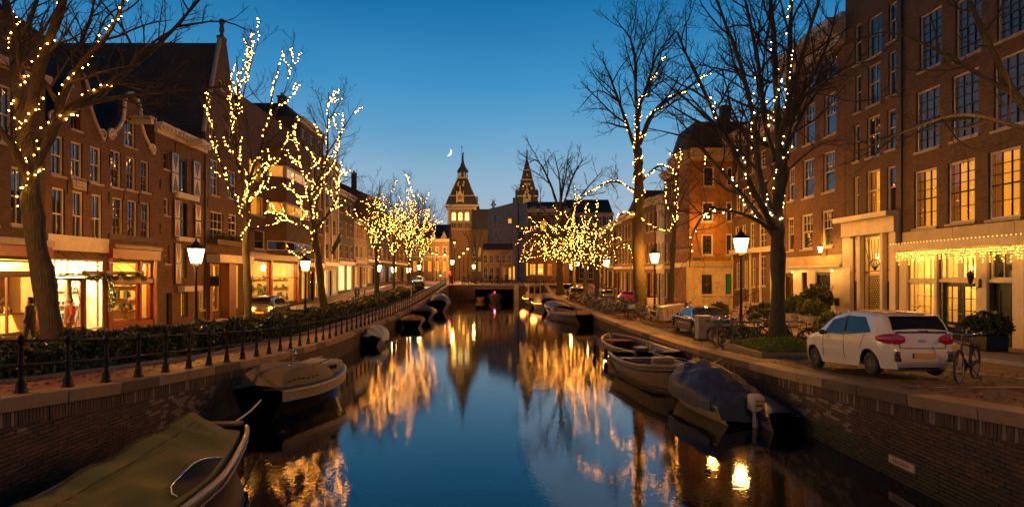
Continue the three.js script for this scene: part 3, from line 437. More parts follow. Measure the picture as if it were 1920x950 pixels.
{ // tall gable
  const h = new House('L', XF, 384, 450, M.brickBrown, 'gabled_house', 'tall brown brick house with a steep pointed gable topped by a stone finial');
  [[394, 409, 299, 366], [427, 442, 320, 372]].forEach(w => h.win(...w, { nx: 2, ny: 2, mid: .5 })); h.win(394, 418, 397, 452, { nx: 3, ny: 2, mid: .6 }); h.win(428, 444, 402, 452, { nx: 2, ny: 2, mid: .6 }); h.win(391, 400, 237, 266, SASH); h.win(428, 438, 232, 263, SASH);
  const ov = h.rect(410, 418, 149, 168); h.winUV(...ov, { nx: 1, ny: 1, mid: 0 });
  const e = h.v(415, 262), t = h.v(416, 72), w = h.W, vt = h.v(420, 486);
  h.hole(.4, w * .38, .5, vt - .35); h.hole(w * .62, w - .3, .5, vt - .35);
  h.finish(e, { outline: [[w, e], [w / 2 + .3, t], [w / 2 - .3, t], [0, e]], roof: 'gable', apex: t - .2, eave: e, depth: 22, roofMat: M.tileRoof });
  new MB().span(w / 2 - .34, w / 2 + .34, t, t + .2, -.34, .06).lathe([[.16, 0], [.1, .25], [.17, .4], [.12, .8], [.2, .95], [.16, 1.15], [0, 1.25]], w / 2, t + .2, -.14).build('finial', M.stoneDark, h.t);
  for (const s of [0, 1]) new MB().cyl(V(s * w, e, -.13), V(w / 2 + (s ? .32 : -.32), t + .02, -.13), .16, .16, 4).build('gable_coping', M.stone, h.t);
  h.box('porch_slab', .1, w + .2, vt - .25, vt + .25, .005, .9, M.white); h.box('shop_pier', w * .4, w * .6, -.3, vt - .26, .005, .6, M.brownPaint); h.box('shop_pier', .02, .36, -.3, vt - .26, .005, .3, M.brownPaint);
  h.glazing(.4, w * .38, .52, vt - .37, { mat: 'cream', h: [2.3], grid: [2, 1] }); h.glazing(w * .62, w - .3, .52, vt - .37, { mat: 'cream', h: [2.3], grid: [2, 1] }); h.room(.3, w - .2, .4, vt - .1, 3, 60, { n: 1, goods: 13, col: lin(1, .46, .07) });
  h.box('balcony', .2, w * .8, vt + .9, vt + 1.0, .005, .7, M.stoneDark);
  const bx = thing('window_box', 'dark green plants in a box on the ledge of the gabled house', 'planter'), lf = new MB(), r = rng(5); for (let i = 0; i < 500; i++) lf.at(new THREE.PlaneGeometry(.1, .07), .4 + r() * (w * .8 - .5), vt + 1.2 + r() * r() * .5, .25 + r() * .4, r() * 6, r() * 6, r() * 6); lf.build('foliage', M.leafDark, bx); new MB().span(.3, w * .78, vt + 1.0, vt + 1.22, .2, .65).build('trough', M.stoneDark, bx); h.t.updateMatrixWorld(); bx.applyMatrix4(h.t.matrixWorld);
  // hanging sign
  const sg = thing('hanging_sign', 'small black hanging sign on a bracket beside the street lamp', 'sign'); new MB().span(-.02, .02, 0, .62, .25, .85).build('sign_board', M.black, sg); new MB().cyl(V(0, .68, 0), V(0, .68, .9), .02).build('bracket', M.iron, sg); sg.position.set(.05, h.v(398, 536), .005).applyMatrix4(h.t.matrixWorld); sg.rotation.y = PI / 2;
}
{ // broad building with bay windows
  const h = new House('L', XF, 450, 562, M.brickBrown, 'bay_fronted_building', 'broad brown building with lit bay windows above a glass shop with red brown piers');
  const w = h.W, H = h.v(505, 216), vs = h.v(510, 488);
  h.win(467, 491, 301, 337, { nx: 1, ny: 1, mid: 0, lit: 'litAmber' }); h.win(470, 494, 367, 403, { nx: 1, ny: 1, mid: 0, lit: 'litOrange' }); h.win(477, 497, 432, 467, { nx: 1, ny: 1, mid: 0 });
  const us = [h.u(468), h.u(507), h.u(556)];
  h.hole(us[0], us[1] - .12, .4, vs - .12); h.hole(us[1] + .12, us[2], .4, vs - .12); h.finish(H, { roof: 'flat', depth: 12 });
  // the bay: three storeys of brick bands with windows between
  const b0 = h.u(499), b1 = w - .1, bz = 1.3, bm = new MB(), lv = [[h.v(530, 455), h.v(530, 472)], [h.v(530, 387), h.v(530, 408)], [h.v(530, 322), h.v(530, 343)]], bands = [[vs + .5, lv[0][1]], [lv[0][0], lv[1][1]], [lv[1][0], lv[2][1]], [lv[2][0], lv[2][0] + 2]];
  for (const [a, b] of bands) { const s = new THREE.Shape(); s.moveTo(b0, 0); s.lineTo(b0 + .9, -bz); s.lineTo(b1 - .9, -bz); s.lineTo(b1, 0); s.closePath(); bm.at(new THREE.ExtrudeGeometry(s, { depth: b - a, bevelEnabled: false }).rotateX(-PI / 2), 0, a, 0, 0, 0, 0); }
  const bg = bm.merged(); bg.computeVertexNormals(); part('bay_wall', boxUV(bg), M.brickBrown, h.t);
  lv.forEach(([t, d], k) => { const hh = t - d; for (const [p, q] of [[[b0 + .02, .02], [b0 + .9, bz - .02]], [[b0 + .9, bz - .02], [b1 - .9, bz - .02]], [[b1 - .9, bz - .02], [b1 - .02, .02]]]) { const L = Math.hypot(q[0] - p[0], q[1] - p[1]), g = makeWindow(Math.round((L - .04) * 20) / 20, Math.round(hh * 20) / 20, { nx: L > 2 ? 3 : 1, ny: 1, mid: 0, recess: .04, sill: false, f: .06, e: -.03, d: .42, lit: k === 0 ? undefined : 'litOrange', curtain: k === 0 ? 0 : .12 }); g.position.set((p[0] + q[0]) / 2, d, (p[1] + q[1]) / 2); g.rotation.y = -Math.atan2(q[1] - p[1], q[0] - p[0]); h.t.add(g); } });
  h.box('shop_fascia', us[0] - .3, w, vs, vs + .55, .005, .12, M.brownPaint); for (const u of [us[0] - .2, us[1], us[2] + .1]) h.box('shop_pier', u - .14, u + .14, -.3, vs, .005, .14, M.redPaint);
  h.glazing(us[0], us[1] - .12, .42, vs - .14, { mat: 'redPaint', h: [vs - 1.4] }); h.glazing(us[1] + .12, us[2], .42, vs - .14, { mat: 'redPaint', h: [vs - 1.4] });
  h.room(us[0] - .1, us[2] + .1, .3, vs, 4, 190, { goods: 11, n: 2, col: lin(1, .56, .14) }); h.box('shop_shelf', us[1] + .3, us[2] - .3, .4, .9, -1.6, -.9, M.white);
  for (const [du, hgt] of [[.6, 1.0], [1.5, .7], [2.4, .85]]) { const f = thing('display_plant', ['tall', 'middle', 'short'][[.6, 1.5, 2.4].indexOf(du)] + ' leafy display plant in the glass shop window of the broad building', 'plant'), mb = new MB(), r = rng(du * 10); for (let i = 0; i < 60; i++) mb.at(new THREE.PlaneGeometry(.06, .3), (r() - .5) * .5, .2 + r() * hgt, (r() - .5) * .4, r() * 6, r() * 6, r() * 6); mb.build('foliage', M.leaf, f); new MB().lathe([[0, 0], [.12, 0], [.16, .25], [0, .25]]).build('pot', M.stone, f); h.t.updateMatrixWorld(); f.position.set(us[1] + .3 + du, .9, -1.2).applyMatrix4(h.t.matrixWorld); }
}
for (const [px, y] of [[125, 350], [163, 352], [108, 462], [203, 372], [231, 366], [259, 372], [204, 300], [299, 345], [299, 430], [380, 330], [380, 420], [328, 275], [388, 380]]) { const h = leftHouses.find(([a, b]) => px >= a && px <= b)[2], u = h.u(px), v = h.v(px, y); new MB().span(u - .02, u + .02, v - .28, v + .28, .003, .03).at(new THREE.TorusGeometry(.06, .015, 5, 10), u, v + .2, .025).build('wall_anchor', M.iron, h.t); }
// the row goes on towards the bridge
{
  const spec = [
    [562, 606, M.brickBrown, 236, 3, 'tall brown house with white window frames and a dark mansard roof', { roof: 'mansard', top: 212, shop: 'litAmber' }],
    [606, 633, M.stone, 300, 2, 'pale stone house with tall pilasters and a white ground floor', { shop: 'litWhite', roof: 'flat' }],
    [633, 664, M.brickDark, 362, 3, 'dark brick house over two tall brilliant white shop windows', { shop: 'bright', roof: 'slope', top: 330 }],
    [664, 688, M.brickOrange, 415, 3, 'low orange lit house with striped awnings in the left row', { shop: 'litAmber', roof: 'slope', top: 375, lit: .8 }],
    [688, 712, M.brickBrown, 372, 3, 'brown house behind the lit trees with a tall chimney', { shop: 'litOrange', roof: 'slope', top: 345, chimney: true }],
    [712, 738, M.brickDark, 402, 3, 'dark house with a steep roof near the end of the left row', { shop: 'litDim', roof: 'slope', top: 372 }],
    [738, 768, M.brickPurple, 425, 4, 'purple brown house at the far end of the left row', { shop: 'litDim', roof: 'slope', top: 400 }]];
  spec.forEach(([a, b, mat, top, n, label, o], k) => {
    const h = new House('L', XF - (k > 3 ? .3 : 0), a, b, mat, 'canal_house', label), H = h.v((a + b) / 2, top), r = rng(k + 40), fl = Math.max(2, Math.round((H - 3.6) / 3)), step = (H - 4) / fl;
    const rows = []; for (let i = 0; i < fl; i++) rows.push([4.1 + i * step, step * .62]);
    h.auto(rows, n, { litShare: o.lit ?? .22 }, r);
    if (o.shop === 'bright') { h.winUV(.4, h.W * .5 - .2, .25, 3.3, { nx: 1, ny: 1, mid: 0, lit: 'litWhite', curtain: 0, f: .12, sill: false }); h.winUV(h.W * .5 + .2, h.W - .8, .25, 3.3, { nx: 1, ny: 1, mid: 0, lit: 'litWhite', curtain: 0, f: .12, sill: false }); }
    else { h.winUV(.5, h.W * .35, .3, 2.9, { nx: 2, ny: 1, mid: .25, lit: o.shop, curtain: 0, sill: false }); h.winUV(h.W * .42, h.W * .56, .05, 2.9, { nx: 1, ny: 1, mid: .25, frame: 'blackGreen', sill: false }); h.winUV(h.W * .62, h.W - .5, .3, 2.9, { nx: 2, ny: 1, mid: .25, lit: o.shop, curtain: 0, sill: false }); }
    h.finish(H, { roof: o.roof, apex: o.top ? h.v((a + b) / 2, o.top) : undefined, depth: 10, chimney: o.chimney || k === 0 ? [[h.W * .5, -3, H, h.v((a + b) / 2, o.top) - H + 1.6]] : undefined }); h.cornice(H, .4, .5); h.box('shop_fascia', .1, h.W - .1, 3.35, 3.75, .005, .2, [M.white, M.white, M.cream, M.brownPaint, M.white, M.brownPaint, M.white][k]);
    if (k === 3) for (const u of [.3, h.W / 2 + .1]) { const m = new MB(), n2 = 6, L = h.W / 2 - .4; for (let i = 0; i < n2; i++) m.box(u + (i + .5) * L / n2, 3.05, .55, L / n2 - .02, .03, 1.15, .45); m.build('awning', M.cream, h.t); }
    if (k === 1) for (let i = 0; i <= 2; i++) h.box('pilaster', i * (h.W - .3) / 2, i * (h.W - .3) / 2 + .3, 3.8, H - .5, .005, .14, M.white);
  });
  // flag
  const f = thing('flag', 'furled dark flag on a slanted pole over the bright shop windows', 'flag'); new MB().cyl(V(0, 0, 0), V(1.4, 2.6, 0), .03).build('pole', M.white, f); part('cloth', grid(6, 6, (u, v) => [.2 + u * .9 + .1 * Math.sin(v * 9), .3 + u * 1.7 - v * .9, .08 * Math.sin(u * 9 + v * 5)]), M.bluePaint, f); f.position.set(XF + .05, EYE - (470 - VY) * 67 / FOC, -67);
}
// ---------- right row, from the camera on ----------
const XG = 18.7;
function wallLamp(p, turn, label, cd, on = true, group) {   // bracket lantern on a wall
  const t = thing('wall_lantern', label, 'wall lamp', p, turn, group);
  new MB().box(0, 0, .02, .1, .34, .03).tube([V(0, -.1, .03), V(0, -.22, .2), V(0, -.1, .38), V(0, 0, .38)], .016, 6).build('bracket', M.iron, t);
  new MB().at(new THREE.CylinderGeometry(.02, .17, .14, 6), 0, .4, .38).at(new THREE.CylinderGeometry(.075, .06, .05, 6), 0, .015, .38).at(new THREE.SphereGeometry(.03, 6, 5), 0, .49, .38).build('lantern_cap', M.iron, t);
  part('lantern_glass', new THREE.CylinderGeometry(.14, .075, .29, 6).translate(0, .185, .38), on ? M.glow : M.pane, t);
  if (on) lamp(t, 0, .19, .38, cd, lin(1, .4, .05), 4); return t;
}
const localTo = (h, o) => { h.t.updateMatrixWorld(); o.applyMatrix4(h.t.matrixWorld); return o; };
{ // big house with the string lights, right edge
  const h = new House('R', XG, 2075, 1691, M.brickBrown, 'canal_house', 'large brown brick house at the right with tall grid windows over a lit shopfront');
  const u = px => h.u(px), O = { nx: 3, ny: 3, mid: .5, bar: 'blackGreen', f: .09, pane: 'paneDim' };
  for (const w of [[1725, 1767, 20, 126], [1792, 1842, -10, 103], [1870, 1927, -28, 68], [1719, 1763, 164, 280], [1786, 1836, 134, 258], [1864, 1925, 101, 237], [1962, 2030, 60, 215], [1975, 2040, -70, 30]]) h.win(...w, O);
  for (const w of [[1715, 1757, 317, 427], [1778, 1829, 300, 417], [1854, 1915, 279, 409], [1950, 2020, 250, 395]]) h.win(...w, { ...O, nyl: 2, lit: 'litOrange', curtain: .22 });
  const H = 17.5, vb = h.v(1735, 478), w = h.W;
  const s0 = u(1705), s1 = u(1757), d0 = u(1763), d1 = u(1836), r0 = u(1857), r1 = u(1905);
  h.hole(s0, s1, .25, vb); h.hole(d0, d1, .02, vb); h.hole(r0, r1, .02, vb);
  h.finish(H, { roof: 'flat', depth: 11 });
  const p0 = h.v(1735, 456), p1 = h.v(1735, 434), F = [.01, .34, .66, 1];
  for (let i = 0; i < 3; i++) h.box('fascia_panel', lerp(.05, w - .05, F[i]) + .01, lerp(.05, w - .05, F[i + 1]) - .01, p0, p1 + .05, .005, .06, M.cream);
  h.box('shop_cornice', -.02, w, vb + .22, p0 - .02, .005, .55, M.white); h.box('shop_frieze', 0, w, vb + .01, vb + .21, .005, .16, M.white);
  for (const [a, b] of [[.02, s0], [s1, d0], [d1, r0], [r1, r1 + .5]]) h.box('pilaster', a + .01, b - .01, -.3, vb, .005, .12, M.white);
  h.glazing(s0, s1, .27, 2.35, { grid: [4, 4] }); h.glazing(s0, s1, 2.45, vb - .02, { grid: [4, 1] }); h.box('transom', s0, s1, 2.35, 2.45, -.18, .05, M.white);
  const dm = (d0 + d1) / 2; h.glazing(d0 + .05, dm - .02, 2.5, vb - .02, { grid: [3, 1] }); h.glazing(dm + .02, d1 - .05, 2.5, vb - .02, { grid: [3, 1] }); h.box('transom', d0, d1, 2.38, 2.5, -.18, .06, M.white);
  for (const [a, b, kx] of [[d0 + .05, dm - .01, -1], [dm + .01, d1 - .05, 1]]) {
    const g = new THREE.Group(); g.name = 'door'; h.t.add(g); const gw = b - a; new MB().span(a, a + .16, .03, 2.37, -.16, -.1).span(b - .16, b, .03, 2.37, -.16, -.1).span(a + .16, b - .16, 2.2, 2.37, -.16, -.1).span(a + .16, b - .16, .03, .75, -.16, -.1).span((a + b) / 2 - .015, (a + b) / 2 + .015, .75, 2.2, -.145, -.115).span(a + .16, b - .16, 1.22, 1.25, -.145, -.115).span(a + .16, b - .16, 1.7, 1.73, -.145, -.115).build('door_frame', M.blackGreen, g);
    part('pane', new THREE.PlaneGeometry(gw - .32, 1.45).translate((a + b) / 2, 1.475, -.13), M.glass, g); new MB().at(new THREE.SphereGeometry(.035, 8, 6), kx < 0 ? b - .08 : a + .08, 1.1, -.06).build('door_handle', M.gold, g); if (kx < 0) new MB().span(a + .3, b - .3, .55, .63, -.1, -.09).build('letter_slot', M.gold, g);
  }
  { const g = new THREE.Group(); g.name = 'door'; h.t.add(g); new MB().span(r0 + .03, r1 - .03, .03, 2.37, -.2, -.14).build('door_leaf', M.blackGreen, g); const a = r0 + .3, b = r1 - .3; new MB().span(a, b, .45, .5, -.139, -.11).span(a, b, 2.1, 2.15, -.139, -.11).span(a, a + .05, .5, 2.1, -.139, -.11).span(b - .05, b, .5, 2.1, -.139, -.11).build('panel_moulding', M.blackGreen, g); new MB().at(new THREE.SphereGeometry(.04, 8, 6), r0 + .14, 1.1, -.1).build('door_handle', M.gold, g); }
  h.box('transom', r0, r1, 2.38, 2.5, -.2, .06, M.white); h.glazing(r0 + .02, r1 - .02, 2.5, vb - .02, { grid: [2, 1], glass: M.pane });
  h.room(s0 - .15, d1 + .3, .02, vb + .1, 4.5, 170, { goods: 21, n: 2, col: lin(1, .52, .1) }); h.box('interior_wall', s1 + .15, s1 + .25, .03, vb, -2.6, -.33, M.room); h.box('counter', dm - .2, d1, .03, 1.1, -2.6, -1.9, M.wood);
  h.box('drainpipe', .02, .12, .3, H - .5, .01, .1, M.leadGutter);
  // icicle lights along the shop cornice: a thing of its own
  const il = thing('icicle_lights', 'warm white icicle string lights hanging along the white shop cornice', 'string lights'), r = rng(77), cb = new MB(), bl = new MB(), ball = new THREE.IcosahedronGeometry(.024, 0);
  const L = Math.min(w, r1 + 2.4); cb.cyl(V(.1, vb + .16, .3), V(L, vb + .16, .3), .006, .006, 4);
  for (let x = .15; x < L; x += .115) { const n = 1 + Math.floor(r() * 5), dx = (r() - .5) * .05; cb.cyl(V(x, vb + .16, .3), V(x + dx, vb + .16 - n * .1, .3), .004, .004, 3); for (let i = 0; i <= n; i++) bl.at(ball, x + dx * i / n, vb + .13 - i * .1 + (r() - .5) * .04, .3 + (r() - .5) * .05); }
  for (let x = .1; x < L; x += .2) bl.at(ball, x, p0 + .03, .57, 0, 0, 0, [.7, .7, .7]);
  cb.build('cord', M.cable, il); bl.build('bulb', M.bulbSoft, il, 'stuff'); lamp(il, w * .2, vb - .1, .45, 1.6, lin(1, .42, .06), 20); lamp(il, w * .55, vb - .1, .45, 1.6, lin(1, .42, .06), 20); localTo(h, il);
  const wl = wallLamp([0, 0, 0], 0, 'unlit black iron lantern on the wall between the double door and the right door', 0, false); wl.position.set(d1 + .25, 2.35, .13); localTo(h, wl);
}
{ // narrow house with the tall portal
  const h = new House('R', XG, 1690, 1586, M.brickBrown, 'canal_house', 'narrow brown brick house with a tall cream portal and a lattice screen');
  const O = { nx: 1, ny: 1, mid: .45 };
  for (const w of [[1603, 1616, 45, 119], [1628, 1655, 28, 104], [1667, 1682, 5, 76], [1604, 1615, 141, 210], [1628, 1652, 119, 195], [1666, 1682, 96, 177], [1602, 1613, 235, 303], [1626, 1651, 217, 293], [1664, 1680, 205, 280]]) h.win(...w, w[1] - w[0] > 20 ? { ...O, nx: 2 } : O);
  h.win(1601, 1612, 331, 407, { ...O, lit: 'litOrange', curtain: .15 }); h.win(1625, 1651, 319, 402, { ...O, nx: 2, lit: 'litOrange', curtain: .3 }); h.win(1664, 1680, 311, 397, O);
  const vt = h.v(1640, 440), w = h.W, D = [h.rect(1602, 1615, 447, 584), h.rect(1621, 1659, 443, 578), h.rect(1664, 1677, 440, 581)];
  D.forEach(d => h.hole(d[0], d[1], .1, vt));
  h.finish(19.2, { roof: 'flat', depth: 11 }); h.cornice(19.2, .5, .7);
  h.box('portal_entablature', .1, w - .05, vt + .02, vt + .75, .005, .3, M.white); h.box('portal_cornice', 0, w, vt + .76, vt + 1.0, .005, .7, M.white);
  const e = [.1, D[0][0], D[0][1], D[1][0], D[1][1], D[2][0], D[2][1], w - .05]; for (let i = 0; i < 8; i += 2) h.box('portal_pilaster', e[i] + .005, e[i + 1] - .005, -.3, vt, .005, .22, M.white);
  for (const d of [D[0], D[2]]) { h.glazing(d[0], d[1], 3.05, vt - .02, { mat: 'cream', glass: M.glass }); h.glazing(d[0], d[1], 2.5, 3.0, { mat: 'cream' }); h.box('door', d[0] + .02, d[1] - .02, .1, 2.44, -.2, -.14, M.blackGreen); }
  h.glazing(D[1][0], D[1][1], 2.95, vt - .02, { mat: 'cream' }); h.glazing(D[1][0], D[1][1], .12, 2.85, { mat: 'cream' });
  { const m = new MB(), [a, b] = D[1], n = 9, k = 22; for (let j = 0; j < k; j++) for (let i = 0; i < n; i++) { const x = lerp(a + .12, b - .12, (i + .5 + (j % 2) * .5) / (n + .5)), y = lerp(.25, 2.75, (j + .5) / k); m.box(x, y, -.2, (b - a) / n * .8, .035, .03).box(x - (b - a) / n * .36, y + .055, -.2, .03, .09, .025); } m.build('lattice_screen', M.iron, h.t, 'stuff'); }
  { const m = new MB(), [a, b] = D[1], c = (a + b) / 2; for (let i = -3; i <= 3; i++) m.tube([V(c, 3.0, -.05), V(c + i * .16, 3.5, -.05), V(c + i * .3, vt - .2, -.05)], .018, 5); m.at(new THREE.TorusGeometry((b - a) * .32, .02, 5, 20, PI), c, 3.05, -.05); m.build('fanlight_ironwork', M.iron, h.t); }
  h.room(.15, w - .15, .05, vt + .1, 3.5, 40, { col: lin(1, .5, .12) });
}
{ // house with the white shop
  const h = new House('R', XG, 1585, 1474, M.brickRed, 'canal_house', 'tall red brick house with white sash windows and heavy cornice above a white shop');
  const O = { nx: 3, ny: 2, mid: .5, lower: false, f: .1 };
  for (const w of [[1549, 1570, 94, 146], [1511, 1531, 123, 168], [1484, 1495, 147, 184], [1546, 1569, 174, 253], [1508, 1529, 195, 269], [1482, 1494, 215, 280], [1544, 1566, 283, 359], [1506, 1527, 298, 370], [1479, 1491, 313, 376], [1541, 1563, 393, 462], [1503, 1524, 402, 467], [1477, 1489, 408, 470]]) h.win(...w, O);
  const H = h.v(1530, 88), w = h.W, vs = h.v(1520, 500), ar = h.rect(1474, 1491, 517, 566), sl = h.rect(1507, 1517, 511, 567), dr = h.rect(1532, 1561, 513, 578);
  h.hole(ar[0], ar[1], .35, ar[3]); h.hole(sl[0], sl[1], .1, sl[3]); h.hole(dr[0], dr[1], .05, dr[3]);
  h.finish(H, { roof: 'flat', depth: 11 }); h.cornice(H + .45, .95, 1.3); h.box('roof_parapet', 0, w, H + .46, H + .8, -2, .2, M.white);
  h.box('shop_sign_board', .25, w - .1, vs + .1, vs + .62, .005, .12, M.cream); h.box('shop_cornice', .05, w - .02, vs - .05, vs + .08, .005, .3, M.white);
  const e = [.02, ar[0], ar[1], sl[0], sl[1], dr[0], dr[1], w - .02]; for (let i = 0; i < 8; i += 2) h.box('shop_wall', e[i] + .004, e[i + 1] - .004, -.35, vs - .06, .005, .1, M.white); h.box('shop_wall', .02, w - .02, Math.max(ar[3], sl[3], dr[3]) + .003, vs - .06, .101, .11, M.white);
  h.box('shop_backlight_wall', sl[0], sl[1], .1, sl[3], -.28, -.24, M.black); h.glazing(dr[0], dr[1], .07, dr[3], { mat: 'blackGreen', glass: M.pane, vs: [(dr[0] + dr[1]) / 2] });  // plain black panel closes the narrow slit in the shop wall
  { const g = new THREE.Group(); g.name = 'arched_window'; h.t.add(g); const [a, b, c, d] = ar, m = new MB(), md = (a + b) / 2; for (const [p, q] of [[a, md], [md, b]]) { const s = new THREE.Shape(); s.moveTo(p, .35); s.lineTo(q, .35); s.lineTo(q, d); s.lineTo(p, d); s.closePath(); const o = new THREE.Path(); o.moveTo(p + .05, .4); o.lineTo(q - .05, .4); o.lineTo(q - .05, d - .45); o.quadraticCurveTo(q - .06, d - .12, (p + q) / 2, d - .08); o.quadraticCurveTo(p + .06, d - .12, p + .05, d - .45); o.closePath(); s.holes.push(o); m.at(new THREE.ExtrudeGeometry(s, { depth: .06, bevelEnabled: false }), 0, 0, -.16); m.span((p + q) / 2 - .015, (p + q) / 2 + .015, .4, d - .1, -.15, -.12).span(p + .05, q - .05, 1.0, 1.03, -.15, -.12); } m.build('frame', M.brownPaint, g); part('pane', new THREE.PlaneGeometry(b - a, d - .35).translate(md, (d + .35) / 2, -.14), M.glass, g); new MB().box(md, 1.3, -.9, b - a + 1.4, 2.6, .03).build('window_light', M.litOrange, g); }
  const wl = wallLamp([0, 0, 0], 0, 'lit lantern on an iron bracket above the white shop sign board', 26); wl.position.set(h.u(1556), h.v(1556, 474), .13); localTo(h, wl);
  for (const [px, y, L] of [[1497, 508, 'left'], [1572, 505, 'right']]) { const sp = thing('wall_spotlight', L === 'left' ? 'small spot lamp on the white shop wall beside the orange arched window' : 'small spot lamp on the white shop wall beside the cream portal', 'wall lamp'); new MB().box(0, .03, .1, .08, .05, .2).cyl(V(0, .06, .2), V(0, -.04, .22), .05, .07, 8).build('fitting', M.white, sp); const gl = part('lamp_bulb', new THREE.SphereGeometry(.05, 8, 6), M.glow, sp); gl.position.set(0, -.06, .22); lamp(sp, 0, -.06, .22, 5, lin(1, .5, .1), 2); sp.position.set(h.u(px), h.v(px, y), .115); localTo(h, sp); }
  h.box('mailbox', w - .6, w - .35, 1.2, 1.6, .1, .24, M.black);
}
{ // the dark row of houses with stoops
  const h = new House('R', XG, 1473, 1373, M.brickBrown, 'canal_house', 'brown brick house with a long white cornice and stone steps behind the lamp post');
  const O = { nx: 2, ny: 2, mid: .5, f: .09 };
  for (const w of [[1378, 1384, 308, 340], [1392, 1400, 298, 334], [1408, 1416, 290, 324], [1426, 1437, 280, 314], [1450, 1462, 268, 304], [1380, 1388, 357, 404], [1391, 1401, 352, 402], [1406, 1416, 346, 398], [1424, 1438, 338, 392], [1450, 1464, 328, 384], [1378, 1386, 424, 468], [1391, 1399, 421, 467], [1406, 1415, 418, 465], [1423, 1437, 413, 466], [1450, 1464, 405, 462]]) h.win(...w, O);
  for (const [a, b, t, d] of [[1380, 1388, 492, 542], [1395, 1403, 488, 540], [1410, 1417, 484, 538], [1423, 1436, 480, 536], [1448, 1462, 476, 530]]) h.win(a, b, t, d, { nx: 2, ny: 2, mid: .4, ...(a === 1395 ? { lit: 'litDim' } : {}) });
  const vb = h.v(1425, 473), H = h.v(1415, 243), w = h.W; h.finish(H, { roof: 'flat', depth: 10, chimney: [[w * .3, -4, H - .2, 1.9]] }); h.cornice(H + .3, .8, 1.1); h.box('stone_band', 0, w, vb, vb + .35, .005, .25, M.white);
  for (let i = 0; i < 6; i++) h.box('pilaster', .05 + i * (w - .3) / 5, .25 + i * (w - .3) / 5, -.2, vb, .005, .1, M.white);
  const st = thing('stoop', 'stone steps with black iron railings before the brown brick house', 'steps'); for (let i = 0; i < 5; i++) new MB().span(h.u(1402), h.u(1428), -.15, .18 * (5 - i), .02 + i * .3, .32 + i * .3 - .003).build('step', M.stone, st);
  const rl = new MB(); for (const x of [h.u(1402), h.u(1428)]) { for (let i = 0; i < 5; i++) rl.cyl(V(x, .18 * (5 - i), .17 + i * .3), V(x, .18 * (5 - i) + .95, .17 + i * .3), .016); rl.cyl(V(x, 1.85, .17), V(x, 1.13, 1.37), .022); } rl.build('iron_railing', M.iron, st); localTo(h, st);
}
{ // corner house: side wall to the camera
  const Z = 48.5, X = (1293 - VX) * Z / FOC;
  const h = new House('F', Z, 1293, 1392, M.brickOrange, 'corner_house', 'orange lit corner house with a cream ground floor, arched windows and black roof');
  for (const w of [[1319, 1340, 312, 350], [1363, 1376, 312, 348], [1317, 1339, 378, 416], [1362, 1375, 378, 416], [1316, 1338, 439, 479], [1361, 1375, 438, 479]]) h.win(...w, { nx: 1, ny: 1, mid: 0, f: .12 });
  const a1 = h.rect(1316, 1335, 515, 551), a2 = h.rect(1361, 1373, 514, 551); h.hole(a1[0], a1[1], a1[2], a1[3]); h.hole(a2[0], a2[1], a2[2], a2[3]);
  const H = h.v(1330, 292), w = h.W, vc = h.v(1330, 492); h.finish(H, { roof: 'flat', depth: 4.2 });
  h.glazing(a1[0], a1[1], a1[2], a1[3], { mat: 'black', glass: M.pane }); h.glazing(a2[0], a2[1], a2[2], a2[3], { mat: 'black', glass: std([.02, .2, .03], .3) });
  // cream ground floor set proud, round the openings
  const rows = [[0, a1[0] - .01, -.3, vc - .35], [a1[1] + .01, a2[0] - .01, -.3, vc - .35], [a2[1] + .01, w, -.3, vc - .35], [a1[0] - .01, a1[1] + .01, -.3, a1[2] - .01], [a2[0] - .01, a2[1] + .01, -.3, a2[2] - .01], [a1[0] - .01, a1[1] + .01, a1[3] + .01, vc - .35], [a2[0] - .01, a2[1] + .01, a2[3] + .01, vc - .35]];
  const m = new MB(); rows.forEach(r => m.span(...r, .004, .06)); m.uv(1 / 2.2).build('ground_floor_wall', M.brickCream, h.t); h.box('corner_pilaster', -.12, .35, -.3, vc - .35, -.4, .16, M.cream); h.box('string_course', -.15, w, vc - .34, vc, .005, .24, M.cream); h.box('string_course', -.25, w, vc + .002, vc + .1, .005, .36, M.cream);
  for (const a of [a1, a2]) h.box('sill', a[0] - .1, a[1] + .1, a[2] - .22, a[2] - .1, .061, .16, M.stone);
  h.cornice(H + .5, .7, .9, M.cream); h.box('street_sign', h.u(1299), h.u(1315), h.v(1306, 488), h.v(1306, 483), .005, .03, M.bluePaint);
  const sh = new THREE.Shape(); sh.moveTo(-.3, H + .5); sh.lineTo(w + 3, H + .5); sh.lineTo(w + 3, H + 2.7); sh.lineTo(.45, H + 2.7); sh.closePath(); part('roof', boxUV(new THREE.ExtrudeGeometry(sh, { depth: 4.4, bevelEnabled: false }).translate(0, 0, -4.35)), M.slate, h.t); h.box('chimney', w - 1.4, w - .7, H + 2.7, H + 4.2, -1.2, -.6, M.brickDark);
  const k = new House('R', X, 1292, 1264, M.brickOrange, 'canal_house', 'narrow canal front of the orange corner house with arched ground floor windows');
  k.auto([[4.9, 1.9], [8, 1.9], [10.9, 1.5]].filter(r => r[0] + r[1] < H - .2), 3, { win: { nx: 1, ny: 1, mid: 0 }, w: .75 }); k.winUV(.5, 1.4, .9, 2.9, { nx: 1, ny: 1, mid: 0 }); k.winUV(2, 2.8, .1, 2.9, { nx: 1, ny: 1, mid: .2, frame: 'blackGreen', sill: false }); k.finish(H, { depth: .6 }); k.cornice(H + .5, .6, .9, M.cream); k.box('string_course', 0, k.W, vc - .34, vc, .005, .2, M.cream);
}
